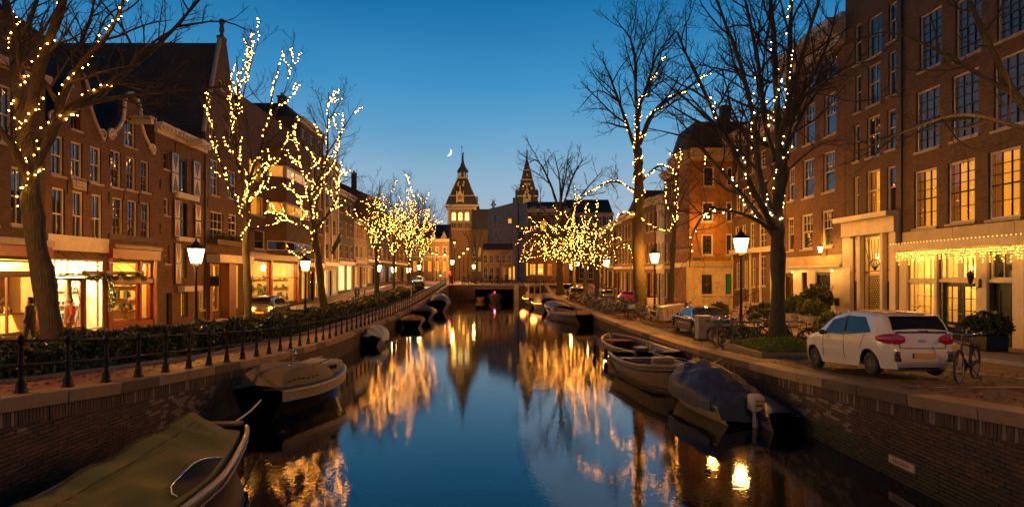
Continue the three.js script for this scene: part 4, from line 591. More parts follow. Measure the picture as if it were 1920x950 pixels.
{ // the far row on the right
  const X = 15.31, spec = [
    [1264, 1246, M.brickDark, 325, 2, 'dark narrow house with a stepped parapet beside the orange corner house', { roof: 'flat' }],
    [1246, 1228, M.brickWhite, 372, 3, 'pale plastered house with red shutters in the far right row', { roof: 'slope', top: 356 }],
    [1228, 1206, M.brickPurple, 378, 3, 'dull red house with white windows behind the thick tree trunk', { roof: 'slope', top: 360 }],
    [1206, 1186, M.brickTan, 398, 3, 'tan house with a white cornice left of the thick tree trunk', { roof: 'slope', top: 384 }],
    [1186, 1168, M.brickBrown, 405, 3, 'brown house under the dark mansard roof in the far right row', { roof: 'mansard', top: 362 }],
    [1168, 1152, M.brickRed, 415, 3, 'red brick house with a pale ground floor in the far right row', { roof: 'slope', top: 398 }],
    [1152, 1136, M.brickDark, 424, 3, 'dark house with small windows near the far end of the right row', { roof: 'slope', top: 404 }],
    [1136, 1122, M.brickBrown, 432, 3, 'last brown house of the right row before the bridge', { roof: 'slope', top: 415 }]];
  spec.forEach(([a, b, mat, top, n, label, o], k) => {
    const h = new House('R', X + (k % 2) * .12, a, b, mat, 'canal_house', label), H = h.v((a + b) / 2, top), r = rng(k + 90), fl = Math.max(2, Math.round((H - 3.6) / 2.9)), step = (H - 3.9) / fl, rows = [];
    for (let i = 0; i < fl; i++) rows.push([4 + i * step, step * .62]);
    h.auto(rows, n, { litShare: .16 }, r); h.winUV(h.W * .1, h.W * .3, .9, 3, { nx: 2, ny: 1, mid: .4, lit: r() < .35 ? 'litAmber' : undefined, curtain: 0 }); h.winUV(h.W * .4, h.W * .6, .05, 3, { nx: 1, ny: 1, mid: .25, frame: 'blackGreen', sill: false }); h.winUV(h.W * .7, h.W * .9, .9, 3, { nx: 2, ny: 1, mid: .4, lit: r() < .35 ? 'litOrange' : undefined, curtain: 0 });
    h.finish(H, { roof: o.roof, apex: o.top ? h.v((a + b) / 2, o.top) : undefined, depth: 9, chimney: [[h.W * .5, -3, H, 2.2]] }); h.cornice(H + .2, .5, .6); h.box('stone_band', .05, h.W - .05, 3.4, 3.7, .005, .15, k % 2 ? M.white : M.stone);
  });
}
// ---------- museum and the square beyond the bridge ----------
function frustum(x0, x1, z0, z1, y0, y1, inX, inZ) {   // a box whose top is smaller by inX and inZ on each side
  const p = [[x0, y0, z1], [x1, y0, z1], [x1, y0, z0], [x0, y0, z0], [x0 + inX, y1, z1 - inZ], [x1 - inX, y1, z1 - inZ], [x1 - inX, y1, z0 + inZ], [x0 + inX, y1, z0 + inZ]], f = [[0, 1, 5, 4], [1, 2, 6, 5], [2, 3, 7, 6], [3, 0, 4, 7], [4, 5, 6, 7], [3, 2, 1, 0]], pos = [];
  for (const [a, b, c, d] of f) for (const k of [a, b, c, a, c, d]) pos.push(...p[k]);
  const g = new THREE.BufferGeometry(); g.setAttribute('position', new THREE.Float32BufferAttribute(pos, 3)); g.computeVertexNormals(); return boxUV(g, .25);
}
const stoneLit = std([.46, .36, .22], .8, { map: grain }), museumBrick = brick([.26, .12, .055]);
{
  const Z = 220, s = Z / FOC, gy = 2.45, t = thing('museum_tower', 'museum clock tower with three lit arched windows and a flared lantern roof', 'tower', [(866 - VX) * s, gy, -Z]), Y = y => EYE - (y - VY) * s - gy, h = 27 * s;
  // shaft with three window openings
  const sh = new THREE.Shape(); sh.moveTo(-h, 0); sh.lineTo(h, 0); sh.lineTo(h, Y(384)); sh.lineTo(-h, Y(384)); sh.closePath();
  const wins = [-15.5, -3, 9.5].map(c => c * s); for (const c of wins) { const o = new THREE.Path(), w = 3.7 * s; o.moveTo(c - w, Y(413)); o.lineTo(c - w, Y(401)); o.absarc(c, Y(401), w, PI, 0, true); o.lineTo(c + w, Y(413)); o.closePath(); sh.holes.push(o); }
  part('wall', boxUV(new THREE.ExtrudeGeometry(sh, { depth: .8, bevelEnabled: false }).translate(0, 0, -.8)), museumBrick, t); new MB().span(-h, h, 0, Y(384), -2 * h, -1.6).span(-h, -h + .3, 0, Y(384), -1.6, -.81).span(h - .3, h, 0, Y(384), -1.6, -.81).uv(1 / 2.2).build('wall', museumBrick, t);
  for (const c of wins) { const w = 3.7 * s, g = new THREE.Group(); g.name = 'window'; t.add(g); new MB().span(c - w - .2, c + w + .2, Y(414), Y(396), -1.4, -1.2).build('window_light', M.litWhite, g); new MB().span(c - .1, c + .1, Y(413), Y(397), -.6, -.4).span(c - w, c + w, Y(405.5), Y(404.5), -.6, -.4).build('frame', M.brownPaint, g); new MB().at(new THREE.TorusGeometry(w + .12, .16, 6, 16, PI), c, Y(401), .02).span(c - w - .3, c - w - .02, Y(413), Y(401), .003, .1).span(c + w + .02, c + w + .3, Y(413), Y(401), .003, .1).span(c - w - .3, c + w + .3, Y(415), Y(413.3), .003, .25).build('window_surround', stoneLit, g); }
  const band = (y0, y1, out, nm = 'stone_band') => new MB().span(-h - out, h + out, Y(y1), Y(y0), -2 * h - out, out).build(nm, stoneLit, t);
  band(383.5, 387, .9, 'cornice'); band(391, 392.2, .12); band(416, 417.2, .15); band(429, 430.5, .2); for (let i = 0; i < 18; i++) new MB().span(-h + i * h / 9 + .1, -h + i * h / 9 + .4, Y(391), Y(387.2), .003, .35).build('corbel', stoneLit, t);
  for (const [x] of [[-h + .35], [h - .35]]) new MB().span(x - .33, x + .33, 0, Y(387.2), .002, .3).build('corner_pier', stoneLit, t);
  for (const c of wins) for (const d of [-1.6, 1.6]) new MB().span(c + d * s * 1.3 - .3, c + d * s * 1.3 + .3, Y(426), Y(418), -.02, .08).build('blind_niche', M.black, t);
  const roof = (y0, y1, a0, a1, nm = 'roof', mat = M.slate) => part(nm, frustum(-a0, a0, -h - a0, -h + a0, Y(y0), Y(y1), a0 - a1, a0 - a1), mat, t);
  const H0 = h + .7; roof(383, 366, H0, H0 - 1.2); roof(366, 331, H0 - 1.35, 9.5 * s); new MB().span(-(H0 - 1.1), H0 - 1.1, Y(367), Y(365.4), -h - (H0 - 1.1), -h + H0 - 1.1).build('roof_band', stoneLit, t); new MB().span(-10 * s, 10 * s, Y(331), Y(329), -h - 10 * s, -h + 10 * s).build('roof_band', stoneLit, t);
  for (const [a, b] of [[-1, -1], [1, -1], [-1, 1], [1, 1]]) new MB().cyl(V(a * (H0 - .1), Y(383), -h + b * (H0 - .1)), V(a * 9.4 * s, Y(331), -h + b * 9.4 * s), .14, .14, 5).build('roof_rib', stoneLit, t);
  // lantern with open arches, flared cap, masts
  for (let i = 0; i < 8; i++) { const a = (i + .5) / 8 * 2 * PI, r = 9 * s; new MB().cyl(V(Math.cos(a) * r, Y(329), -h + Math.sin(a) * r), V(Math.cos(a) * r, Y(319), -h + Math.sin(a) * r), .3, .26, 6).build('lantern_column', stoneLit, t); } new MB().at(new THREE.CylinderGeometry(6 * s, 6 * s, 10 * s, 8), 0, Y(324), -h).build('lantern_core', M.slate, t);
  new MB().lathe([[11.5 * s, Y(318)], [11.3 * s, Y(317)], [8.5 * s, Y(312)], [5.5 * s, Y(308)], [3 * s, Y(300)], [1.6 * s, Y(292)], [.7 * s, Y(283)], [.3 * s, Y(281)]], 0, 0, -h, 8).build('lantern_roof', M.slate, t);
  for (const [dx, y] of [[-1.6, 268], [1.4, 280]]) new MB().cyl(V(dx * s, Y(296), -h), V(dx * s, Y(y), -h), .16, .07, 6).at(new THREE.SphereGeometry(.3, 8, 6), dx * s, Y(y + 2), -h).build('mast', M.lead, t);
  // clock dormer
  const d = new THREE.Group(); d.name = 'clock_dormer'; d.position.set(-3.5 * s, 0, .35); t.add(d); new MB().span(-6.5 * s, 6.5 * s, Y(382), Y(364), -2.5, 0).build('dormer_wall', stoneLit, d); const gs = new THREE.Shape(); gs.moveTo(-4.5 * s, Y(364)); gs.lineTo(4.5 * s, Y(364)); gs.lineTo(0, Y(355)); gs.closePath(); new MB().at(new THREE.ExtrudeGeometry(gs, { depth: .6, bevelEnabled: false }), 0, 0, -.6).span(-.18, .18, Y(356), Y(348), -.4, -.1).span(-7 * s, -5.4 * s, Y(382), Y(358), -.3, .15).span(5.4 * s, 7 * s, Y(382), Y(358), -.3, .15).build('dormer_gable', M.gold, d);
  new MB().at(new THREE.CylinderGeometry(4.2 * s, 4.2 * s, .12, 20).rotateX(PI / 2), 0, Y(370.5), .07).build('clock_face', M.redPaint, d); new MB().box(.1, Y(369.6), .15, .1, .7, .04).box(.3, Y(370.5), .15, .6, .1, .04).at(new THREE.TorusGeometry(4.2 * s, .1, 6, 20), 0, Y(370.5), .12).build('clock_hands', M.gold, d);
  for (const [x, y] of [[-8, 345], [2, 345], [-7, 340], [3, 340]]) new MB().box(x * s, Y(y), -h + lerp(H0 - 1.3, 9.5 * s, (366 - y) / 35) + .1, .6, .8, .7, 0).build('roof_dormer', stoneLit, t);
  for (const [x, y] of [[16, 370], [18, 375]]) new MB().box(h - .2, Y(y), -h + (x - 17) * s * 3, 1.4, 2, 1.6).build('roof_dormer', stoneLit, t);
}
{
  const Z = 226, s = Z / FOC, gy = 2.45, t = thing('museum_tower', 'museum tower with a needle spire and a pointed stone dormer on its roof', 'tower', [(989 - VX) * s, gy, -Z]), Y = y => EYE - (y - VY) * s - gy, h = 21 * s;
  new MB().span(-h, h, 0, Y(384), -2 * h, 0).uv(1 / 2.2).build('wall', museumBrick, t); new MB().span(-h - .5, h + .5, Y(385), Y(382), -2 * h - .5, .5).build('cornice', stoneLit, t);
  const roof = (y0, y1, a0, a1) => part('roof', frustum(-a0, a0, -h - a0, -h + a0, Y(y0), Y(y1), a0 - a1, a0 - a1), M.slate, t), band = (y, a) => new MB().span(-a, a, Y(y + 1), Y(y - 1), -h - a, -h + a).build('roof_band', stoneLit, t);
  roof(382, 368, 21 * s, 19 * s); band(367, 19.6 * s); roof(366, 336, 18.5 * s, 11.5 * s); band(335, 12 * s); roof(334, 317, 10.8 * s, 7 * s); band(316, 7.4 * s); roof(315, 312.5, 7.2 * s, 6 * s); roof(312.4, 296, 5.8 * s, 2 * s);
  new MB().lathe([[2 * s, Y(296)], [1 * s, Y(283)], [.9 * s, Y(277)], [.25 * s, Y(275)], [.12 * s, Y(262)], [0, Y(261.5)]], 0, 0, -h, 8).build('spire', M.lead, t);
  const gs = new THREE.Shape(); gs.moveTo(-7 * s, Y(383)); gs.lineTo(7 * s, Y(383)); gs.lineTo(7 * s, Y(366)); gs.lineTo(0, Y(351)); gs.lineTo(-7 * s, Y(366)); gs.closePath(); const o = new THREE.Path(); o.moveTo(-2.4 * s, Y(372)); o.lineTo(-2.4 * s, Y(366)); o.lineTo(0, Y(361)); o.lineTo(2.4 * s, Y(366)); o.lineTo(2.4 * s, Y(372)); o.closePath(); gs.holes.push(o);
  const d = new THREE.Group(); d.name = 'stone_dormer'; d.position.set(-1 * s, 0, .4); t.add(d); part('dormer_gable', boxUV(new THREE.ExtrudeGeometry(gs, { depth: 1.6, bevelEnabled: false }).translate(0, 0, -1.6)), stoneLit, d); new MB().span(-2.6 * s, 2.6 * s, Y(373), Y(360), -1.7, -1.62).build('dormer_window', M.black, d); new MB().span(-.15, .15, Y(351), Y(342), -.6, -.3).build('dormer_finial', stoneLit, d);
  for (const x of [-19, 19]) new MB().span((x - 3) * s, (x + 3) * s, Y(368), Y(355), -h - 1, -h + 1).at(new THREE.ConeGeometry(3.4 * s, 5 * s, 4), x * s, Y(352.5), -h, 0, PI / 4, 0).build('corner_turret', M.slate, t);
  for (const [x, y] of [[-8, 352], [8, 352], [0, 326], [-4, 344], [4, 344]]) new MB().box(x * s, Y(y), -h + lerp(18.5, 11.5, clamp((366 - y) / 30, 0, 1)) * s, .7, .9, .8).build('roof_dormer', stoneLit, t);
}
{ // grey building in front of the museum, with roof figure on the wing behind
  const h = new House('F', 150, 915, 1012, M.greyWall, 'grey_building', 'grey plastered building with a slanting roof edge before the museum towers', { category: 'building', base: 2.45 });
  for (const w of [[924, 933, 402, 418], [975, 988, 400, 416], [926, 934, 431, 446], [955, 961, 452, 470], [920, 930, 470, 488], [972, 984, 434, 448]]) h.win(...w, { nx: 2, ny: 2, mid: .5, f: .14 });
  h.win(952, 960, 409, 419, { nx: 2, ny: 1, mid: .5, lit: 'litAmber', f: .14, curtain: 0 }); h.win(932, 940, 468, 486, { nx: 2, ny: 2, mid: .5, lit: 'litDim', f: .14 });
  const H = h.v(960, 380); h.finish(H, { outline: [[h.W, h.v(1012, 380)], [h.u(962), h.v(962, 380)], [0, h.v(915, 392)]], depth: 8, eave: h.v(915, 393) }); h.box('stone_band', 0, h.W, h.v(960, 425), h.v(960, 422), .005, .3, M.stone); h.box('drainpipe', h.u(971), h.u(972.5), 0, H - .3, .01, .25, M.black);
  h.box('chimney', h.u(962), h.u(971), H, H + 1.4, -3, -1, M.greyWall);
}
{
  const h = new House('F', 215, 884, 925, M.brickDark, 'museum_wing', 'dark museum wing with a steep slate roof between tower and grey building', { category: 'building', base: 2.45 }); h.auto([[3, 3.2], [8, 3.2]], 4, { litShare: .4 }, rng(8)); h.finish(h.v(900, 430), { roof: 'slope', apex: h.v(900, 389), depth: 10 });
  const s = 215 / FOC, f = thing('roof_statue', 'winged stone figure with raised arms on the museum roof', 'statue', [(925 - VX) * s, EYE - (390 - VY) * s, -219]); new MB().lathe([[1, -1], [.75, .4], [.5, .6], [.5, 1], [.35, 1.6], [.42, 2.3], [.3, 2.8], [.12, 2.95], [.22, 3.15], [.2, 3.4], [0, 3.5]], 0, 0, 0, 10).cyl(V(.3, 2.6, 0), V(.75, 4, 0), .12, .08).cyl(V(-.3, 2.6, 0), V(-.7, 3.7, 0), .12, .08).at(new THREE.ConeGeometry(.35, 1.6, 4), .5, 2.1, -.25, 0, 0, .35).at(new THREE.ConeGeometry(.35, 1.6, 4), -.5, 2.1, -.25, 0, 0, -.35).build('figure', M.lead, f); f.children[0].name = 'figure';
}
{ // low wing with lit arcades at the end of the left street
  const h = new House('F', 190, 768, 842, museumBrick, 'museum_wing', 'low brick museum wing with yellow lit arcades at the end of the left street', { category: 'building', base: 2.45 });
  for (let i = 0; i < 5; i++) { const a = 772 + i * 14; h.win(a + 1, a + 10, 488, 510, { nx: 3, ny: 2, mid: .35, lit: 'litOrange', f: .2, frame: 'brownPaint', curtain: 0 }); h.win(a + 2, a + 9, 462, 476, { nx: 2, ny: 1, mid: .4, lit: i % 2 ? 'litDim' : undefined, f: .2, curtain: 0 }); }
  const H = h.v(800, 450), w = h.W; h.finish(H, { roof: 'slope', apex: h.v(800, 417), depth: 14 }); h.cornice(H + .4, .6, .9, stoneLit); h.box('stone_band', 0, w, h.v(800, 482), h.v(800, 479), .005, .3, stoneLit);
  for (let i = 0; i < 5; i++) new MB().at(new THREE.TorusGeometry(.85, .14, 6, 14, PI), h.u(777.5 + i * 14), h.v(800, 488), .03).build('arch', stoneLit, h.t);
  for (const px of [786, 812, 832]) { const m = new MB(), c = h.u(px), a = H + .4; m.at(new THREE.CylinderGeometry(0, 1.5, 2.6, 4), c, a + 1.3, -.8, 0, PI / 4, 0).span(c - .9, c + .9, a - .2, a + .6, -1.6, .1).build('roof_gable', stoneLit, h.t); }
}
{ // dark buildings behind the lit trees right of the bridge
  const h = new House('F', 112, 990, 1068, M.brickDark, 'cafe_building', 'dark cafe building with yellow arched windows behind the bridge', { category: 'building', base: 2.45 });
  for (const [a, b] of [[973 + 20, 1005], [1008, 1020], [1026, 1036], [1044, 1056]]) h.win(a, b, 494, 515, { nx: 3, ny: 1, mid: .3, lit: a < 1022 ? 'litAmber' : 'litDim', f: .1, curtain: 0, frame: 'brownPaint' });
  h.auto([[6.2, 2], [9.6, 1.8], [12.6, 1.4]], 4, { litShare: .12, w: 1.1 }, rng(4)); h.finish(h.v(1030, 392), { roof: 'slope', apex: h.v(1030, 372), depth: 10 }); h.cornice(h.v(1030, 391), .5, .7, M.stone);
  const k = new House('F', 118, 1066, 1150, M.brickDark, 'dark_building', 'dark building with few lit windows behind the trees at the end of the right street', { category: 'building', base: 2.45 });
  k.auto([[.8, 2.2], [4.4, 2], [7.8, 1.9], [11, 1.8]], 5, { litShare: .1, w: 1 }, rng(14)); k.finish(k.v(1100, 400), { roof: 'slope', apex: k.v(1100, 368), depth: 10 }); k.cornice(k.v(1100, 399), .5, .7, M.stone);
  const q = new House('F', 126, 905, 962, M.brickTan, 'lit_building', 'low yellow lit building behind the bare trees on the bridge', { category: 'building', base: 2.45 });
  q.auto([[.6, 2.5], [4, 1.6]], 5, { litShare: .28, w: .8, win: { curtain: .2 } }, rng(24)); q.finish(q.v(930, 468), { roof: 'slope', apex: q.v(930, 455), depth: 6 });
}
for (const [x, y, z, tx, ty, tz, cd, lb] of [[-9, 3, -172, -12, 27, -219, 5500, 'floodlight on the square aimed at the clock tower'], [7, 27, -160, 11, 40, -222, 7500, 'added floodlight on the grey roof aimed at the needle spire tower'], [-34, 2.5, -168, -30, 9, -190, 500, 'floodlight before the museum arcade'], [-2, 2.5, -128, 5, 16, -150, 2200, 'floodlight before the grey building']]) {  // the roof one is added there so its beam clears the grey building
  const t = thing('floodlight', lb, 'floodlight', [x, y, z]); new MB().rbox(0, 0, .1, .5, .35, .3, .04).cyl(V(0, -.6, .1), V(0, 0, .1), .05).build('housing', M.iron, t); new MB().box(0, .19, -.02, .4, .03, .25).build('floodlight_lamp', M.glow, t);
  const l = new THREE.SpotLight(lin(1, .52, .14), cd, 0, .75, .6); l.position.set(0, .3, -.1); l.target.position.set(tx - x, ty - y, tz - z); l.castShadow = true; l.shadow.radius = 8; t.add(l, l.target);
}
{ // moon: the lit part of a ball
  const R = 9.5, D = 1500, m = part('moon', new THREE.SphereGeometry(R, 24, 32, PI - .85, .85).rotateZ(-.4), std([.6, .6, .6], 1, { emissive: lin(1, .93, .8), emissiveIntensity: 1.8 }), scene);
  m.position.copy(W(840, 285, D)); m.rotation.y = 0; tag(m, 'thin crescent moon left of the museum towers', 'moon');
}
// ---------- bare trees and the lights wound round them ----------
class Tubes {
  constructor() { this.p = []; this.n = []; this.uv = []; this.i = []; }
  add(pts, r, k) {                    // pts: Vector3 list, r: radius list, k sides
    const base = this.p.length / 3, up = V(0, 1, 0), a = V(), b = V(), d = V(); let len = 0;
    for (let j = 0; j < pts.length; j++) {
      d.copy(pts[Math.min(j + 1, pts.length - 1)]).sub(pts[Math.max(j - 1, 0)]).normalize(); if (j) len += pts[j].distanceTo(pts[j - 1]);
      a.copy(Math.abs(d.y) > .95 ? V(1, 0, 0) : up).cross(d).normalize(); b.copy(d).cross(a);
      for (let s = 0; s <= k; s++) { const t = s / k * 2 * PI, c = Math.cos(t), q = Math.sin(t), nx = a.x * c + b.x * q, ny = a.y * c + b.y * q, nz = a.z * c + b.z * q; this.p.push(pts[j].x + nx * r[j], pts[j].y + ny * r[j], pts[j].z + nz * r[j]); this.n.push(nx, ny, nz); this.uv.push(s / k * Math.max(.25, r[j] * 6), len); }
    }
    for (let j = 0; j < pts.length - 1; j++) for (let s = 0; s < k; s++) { const o = base + j * (k + 1) + s; this.i.push(o, o + 1, o + k + 2, o, o + k + 2, o + k + 1); }
  }
  geo() { const g = new THREE.BufferGeometry(); g.setAttribute('position', new THREE.Float32BufferAttribute(this.p, 3)); g.setAttribute('normal', new THREE.Float32BufferAttribute(this.n, 3)); g.setAttribute('uv', new THREE.Float32BufferAttribute(this.uv, 2)); g.setIndex(this.i); return g; }
}
// grows a bare tree from main limbs given as [points, first radius, last radius]; returns the limbs and first branches for the lights
function growTree(o, label, limbs, seed, q = {}) {
  const r = rng(seed), T = new Tubes(), C = new Tubes(), grown = [], origin = limbs[0].pts[0].clone();
  const tr = thing('bare_tree', label, 'tree', origin.toArray(), 0, undefined), minR = q.minR ?? .008, lim = q.levels ?? 3;
  const rel = p => p.clone().sub(origin);
  const sub = (curve, L, R0, R1, level, t0) => {
    const n = Math.max(2, Math.round((q.density ?? [0, 1.8, 3, 4.6, 5])[level] * L));
    for (let i = 0; i < n; i++) {
      const t = t0 + (1 - t0) * ((i + r() * .9) / n), p = curve.getPoint(Math.min(t, .995)), d = curve.getTangent(Math.min(t, .995)), Rp = lerp(R0, R1, t);
      const side = V(r() - .5, r() - .5, r() - .5).cross(d).normalize(), ang = .55 + r() * .6, dir = d.clone().multiplyScalar(Math.cos(ang)).addScaledVector(side, Math.sin(ang)); dir.y += (q.up ?? .15); dir.normalize();
      const l = (level === 1 ? (q.len1 ?? .6) : level === 2 ? .55 : .52) * L * (1 - .55 * (t - t0) / (1 - t0 + .01)) * (.6 + .6 * r()); if (l < .1) continue;
      const ns = level >= 3 ? 3 : 5, pts = [p.clone()], v = dir.clone(), cur = p.clone(); let st = l / ns;
      for (let k = 0; k < ns; k++) { v.x += (r() - .5) * .5; v.y += (r() - .5) * .4 + (q.curl ?? .1) - (q.droop ?? 0) * (k / ns); v.z += (r() - .5) * .5; v.normalize(); cur.addScaledVector(v, st); pts.push(cur.clone()); }
      const ra = Math.max(minR, Math.min(Rp * .62, l * .02 + minR)), rb = Math.max(minR * .6, ra * .3), cv = new THREE.CatmullRomCurve3(pts);
      C.add(pts.map(rel), pts.map((_, k) => lerp(ra, rb, k / ns)), level === 1 ? 5 : 3);
      if (level <= 2) grown.push({ curve: cv, r0: ra, r1: rb, L: l, level });
      if (level < lim) sub(cv, l, ra, rb, level + 1, .15);
    }
  };
  limbs.forEach(({ pts, r0, r1, bare, n1 }, k) => {
    const cv = new THREE.CatmullRomCurve3(pts), L = cv.getLength(), N = Math.max(6, Math.round(L * 2.2)), P = cv.getPoints(N), rr = P.map((_, i) => lerp(r0, r1, Math.pow(i / N, .9)) * (1 + .12 * Math.sin(i * 1.7 + k)) * (k === 0 && i === 0 ? 1.35 : 1));
    P.forEach((p, i) => { if (i) { p.x += (r() - .5) * r0 * .25; p.z += (r() - .5) * r0 * .25; } });
    T.add(P.map(rel), rr, r0 > .15 ? 12 : 7); grown.push({ curve: cv, r0, r1, L, level: 0, limb: k });
    if (!bare) sub(cv, Math.max(L * .62, 1.6), r0, r1, 1, q.t0 ?? .22);
  });
  part('trunk', T.geo(), M.bark, tr); part('crown', C.geo(), M.twig, tr, 'stuff');
  return { tree: tr, grown, limbs };
}
const bulbGeo = new THREE.IcosahedronGeometry(1, 0);
function lights(label, paths, o = {}) {   // paths: [{curve, r0, r1, from, to, turns per metre, step}]
  const t = thing('fairy_lights', label, 'string lights'), r = rng(o.seed ?? 1), cord = new Tubes(), spots = [];
  for (const p of paths) {
    const L = p.L ?? p.curve.getLength(), a = p.from ?? 0, b = p.to ?? 1, n = Math.max(3, Math.round(L * (b - a) * (o.fine ?? 9))), pts = [], tp = o.turns ?? 2.2; let ph = r() * 6.28;
    for (let i = 0; i <= n; i++) {
      const u = lerp(a, b, i / n), c = p.curve.getPoint(u), d = p.curve.getTangent(u), s = V(1, 0, 0).cross(d).normalize(), q = d.clone().cross(s), R = lerp(p.r0, p.r1, u) * 1.06 + .02; ph += L * (b - a) / n * tp * 6.28 / 3 * (.7 + .6 * r());
      pts.push(c.addScaledVector(s, Math.cos(ph) * R).addScaledVector(q, Math.sin(ph) * R));
    }
    if (o.cord !== false) cord.add(pts, pts.map(() => .006), 3);
    const cv = new THREE.CatmullRomCurve3(pts), CL = cv.getLength(), st = o.step ?? .2; for (let s = r() * st; s < CL; s += st * (.45 + 1.1 * r())) if (r() > .06) spots.push(cv.getPointAt(s / CL).add(V((r() - .5) * .12, (r() - .5) * .12, (r() - .5) * .12)));
  }
  if (cord.p.length) part('cord', cord.geo(), M.cable, t);
  const R = o.size ?? .022, mat = o.mat ?? M.bulb;
  if (o.single) { const g = bulbGeo.clone().scale(R, R, R); spots.slice(0, 298).forEach(p => { const b = part('bulb', g, mat, t); b.position.copy(p); b.scale.setScalar(.6 + .8 * r()); }); spots.splice(0, 298); }
  if (spots.length) { const mb = []; spots.forEach(p => { const s = R * (.6 + .8 * r()); mb.push(bulbGeo.clone().scale(s, s, s).translate(p.x, p.y, p.z)); }); part('bulb', mergeGeometries(mb.map(g => { g.deleteAttribute('uv'); return g; })), mat, t, 'stuff'); }
  return t;
}
const limb = (Z, list, r0, r1, o = {}) => ({ pts: list.map(([x, y, dz]) => W(x, y, Z + (dz ?? 0))), r0, r1, ...o });
const roots = (G, X, Z) => V(X, G(Z) - .05, -Z);

{ // near left, leaning, wound with lights
  const Z = 15.3, base = V(-10.95, GL(15.3) - .1, -Z);
  const L = [{ pts: [base, W(88, 560, Z), W(66, 440, Z), W(55, 330, Z), W(48, 230, Z)], r0: .27, r1: .2, bare: true },
    limb(Z, [[52, 300], [35, 160], [22, 60, .3], [-10, -90, .6]], .2, .07), limb(Z, [[50, 250], [72, 130, -.4], [110, 20, -.8], [150, -110, -1.4]], .17, .05), limb(Z, [[58, 330], [110, 225, .6], [200, 160, 1.5], [290, 90, 2.6], [390, -20, 4]], .16, .03), limb(Z, [[55, 345], [20, 270, -.8], [-40, 200, -1.6]], .13, .05), limb(Z, [[100, 235, .6], [135, 140, .5], [205, 60, .2], [245, -40, 0]], .1, .03), limb(Z, [[210, 155, 1.6], [300, 165, 2.4], [380, 200, 3.4]], .05, .012), limb(Z, [[30, 120], [55, 40, 1.2], [85, -60, 2]], .1, .04), limb(Z, [[330, 50, 3], [420, 40, 4], [480, 65, 5]], .04, .01)];
  const t = growTree({}, 'leaning bare tree with mossy trunk near the camera before the painting shop', L, 101, { levels: 4, minR: .006, len1: .8, density: [0, 2.2, 3, 3.8, 4.2], droop: .1 });
  const g = i => { const q = t.grown.find(x => x.limb === i); return q; };
  lights('warm lights wound round the leaning tree at the left edge', [{ ...g(0), from: .62, to: 1 }, { ...g(1), from: .0, to: .9 }, { ...g(2), to: .9 }, { ...g(3), from: .1, to: .55 }, { ...g(4), to: .9 }, { ...g(5), from: .2, to: .9 }], { single: true, size: .016, step: .14, seed: 5, turns: 1.6 });
}
function lineTree(label, lightLabel, Z, base, spec, seed, q, lq) {   // limbs in photo pixels at that depth
  const L = spec.map(([list, r0, r1, o], k) => { const l = limb(Z, list, r0, r1, o); if (!k) l.pts[0] = base; return l; });
  const t = growTree({}, label, L, seed, q);
  if (lightLabel) {
    const r = rng(seed + 1), paths = t.grown.filter(x => x.limb !== undefined).map(x => ({ ...x, ...(spec[x.limb][3]?.lit ?? { from: .05, to: .9 }) })).filter(x => x.from < x.to);
    const extra = t.grown.filter(x => x.limb === undefined && x.L > (lq.minL ?? .9)).filter(x => r() < (x.level === 1 ? lq.share ?? .4 : lq.share2 ?? 0)).map(x => ({ ...x, from: .02, to: .85 }));
    lights(lightLabel, [...paths, ...extra], { seed: seed + 2, ...lq });
  }
  return t;
}
// second and third on the left
lineTree('slim bare tree densely lit up to its tall shoots by the gabled house', 'warm lights covering the slim tree before the gabled house', 28.4, V(-11.45, GL(28.4) - .1, -28.4), [
  [[[468, 620], [464, 540], [461, 470], [462, 400]], .2, .13, { bare: true, lit: { from: .74, to: 1 } }], [[[462, 405], [455, 330], [440, 250], [446, 170], [443, 105]], .1, .02], [[[462, 400], [470, 330, -.6], [492, 270, -.9], [508, 190, -1], [522, 120, -1.2]], .09, .02, { lit: { from: 0, to: .95 } }], [[[460, 410], [430, 350, .8], [405, 270, 1.2], [395, 200, 1.5]], .08, .02], [[[463, 390], [500, 320, 1], [540, 265, 1.6], [556, 215, 2]], .08, .02, {}], [[[463, 430], [510, 420, 1], [540, 395, 1.4]], .05, .015], [[[461, 350], [448, 230, 1], [470, 120, 1.8], [486, 70, 2]], .06, .012, { lit: { from: 0, to: .3 } }], [[[464, 385], [485, 355, -1], [520, 350, -2]], .05, .015], [[[490, 270, -.9], [540, 150, -1], [552, 60, -1.4]], .035, .008, { lit: { from: 1, to: 0 } }]],
  202, { up: .3, curl: .16, levels: 4, density: [0, 2.2, 2.8, 3.6, 4], len1: .55 }, { size: .0165, step: .125, share: .5, share2: .08, turns: 1.8, minL: .55 });
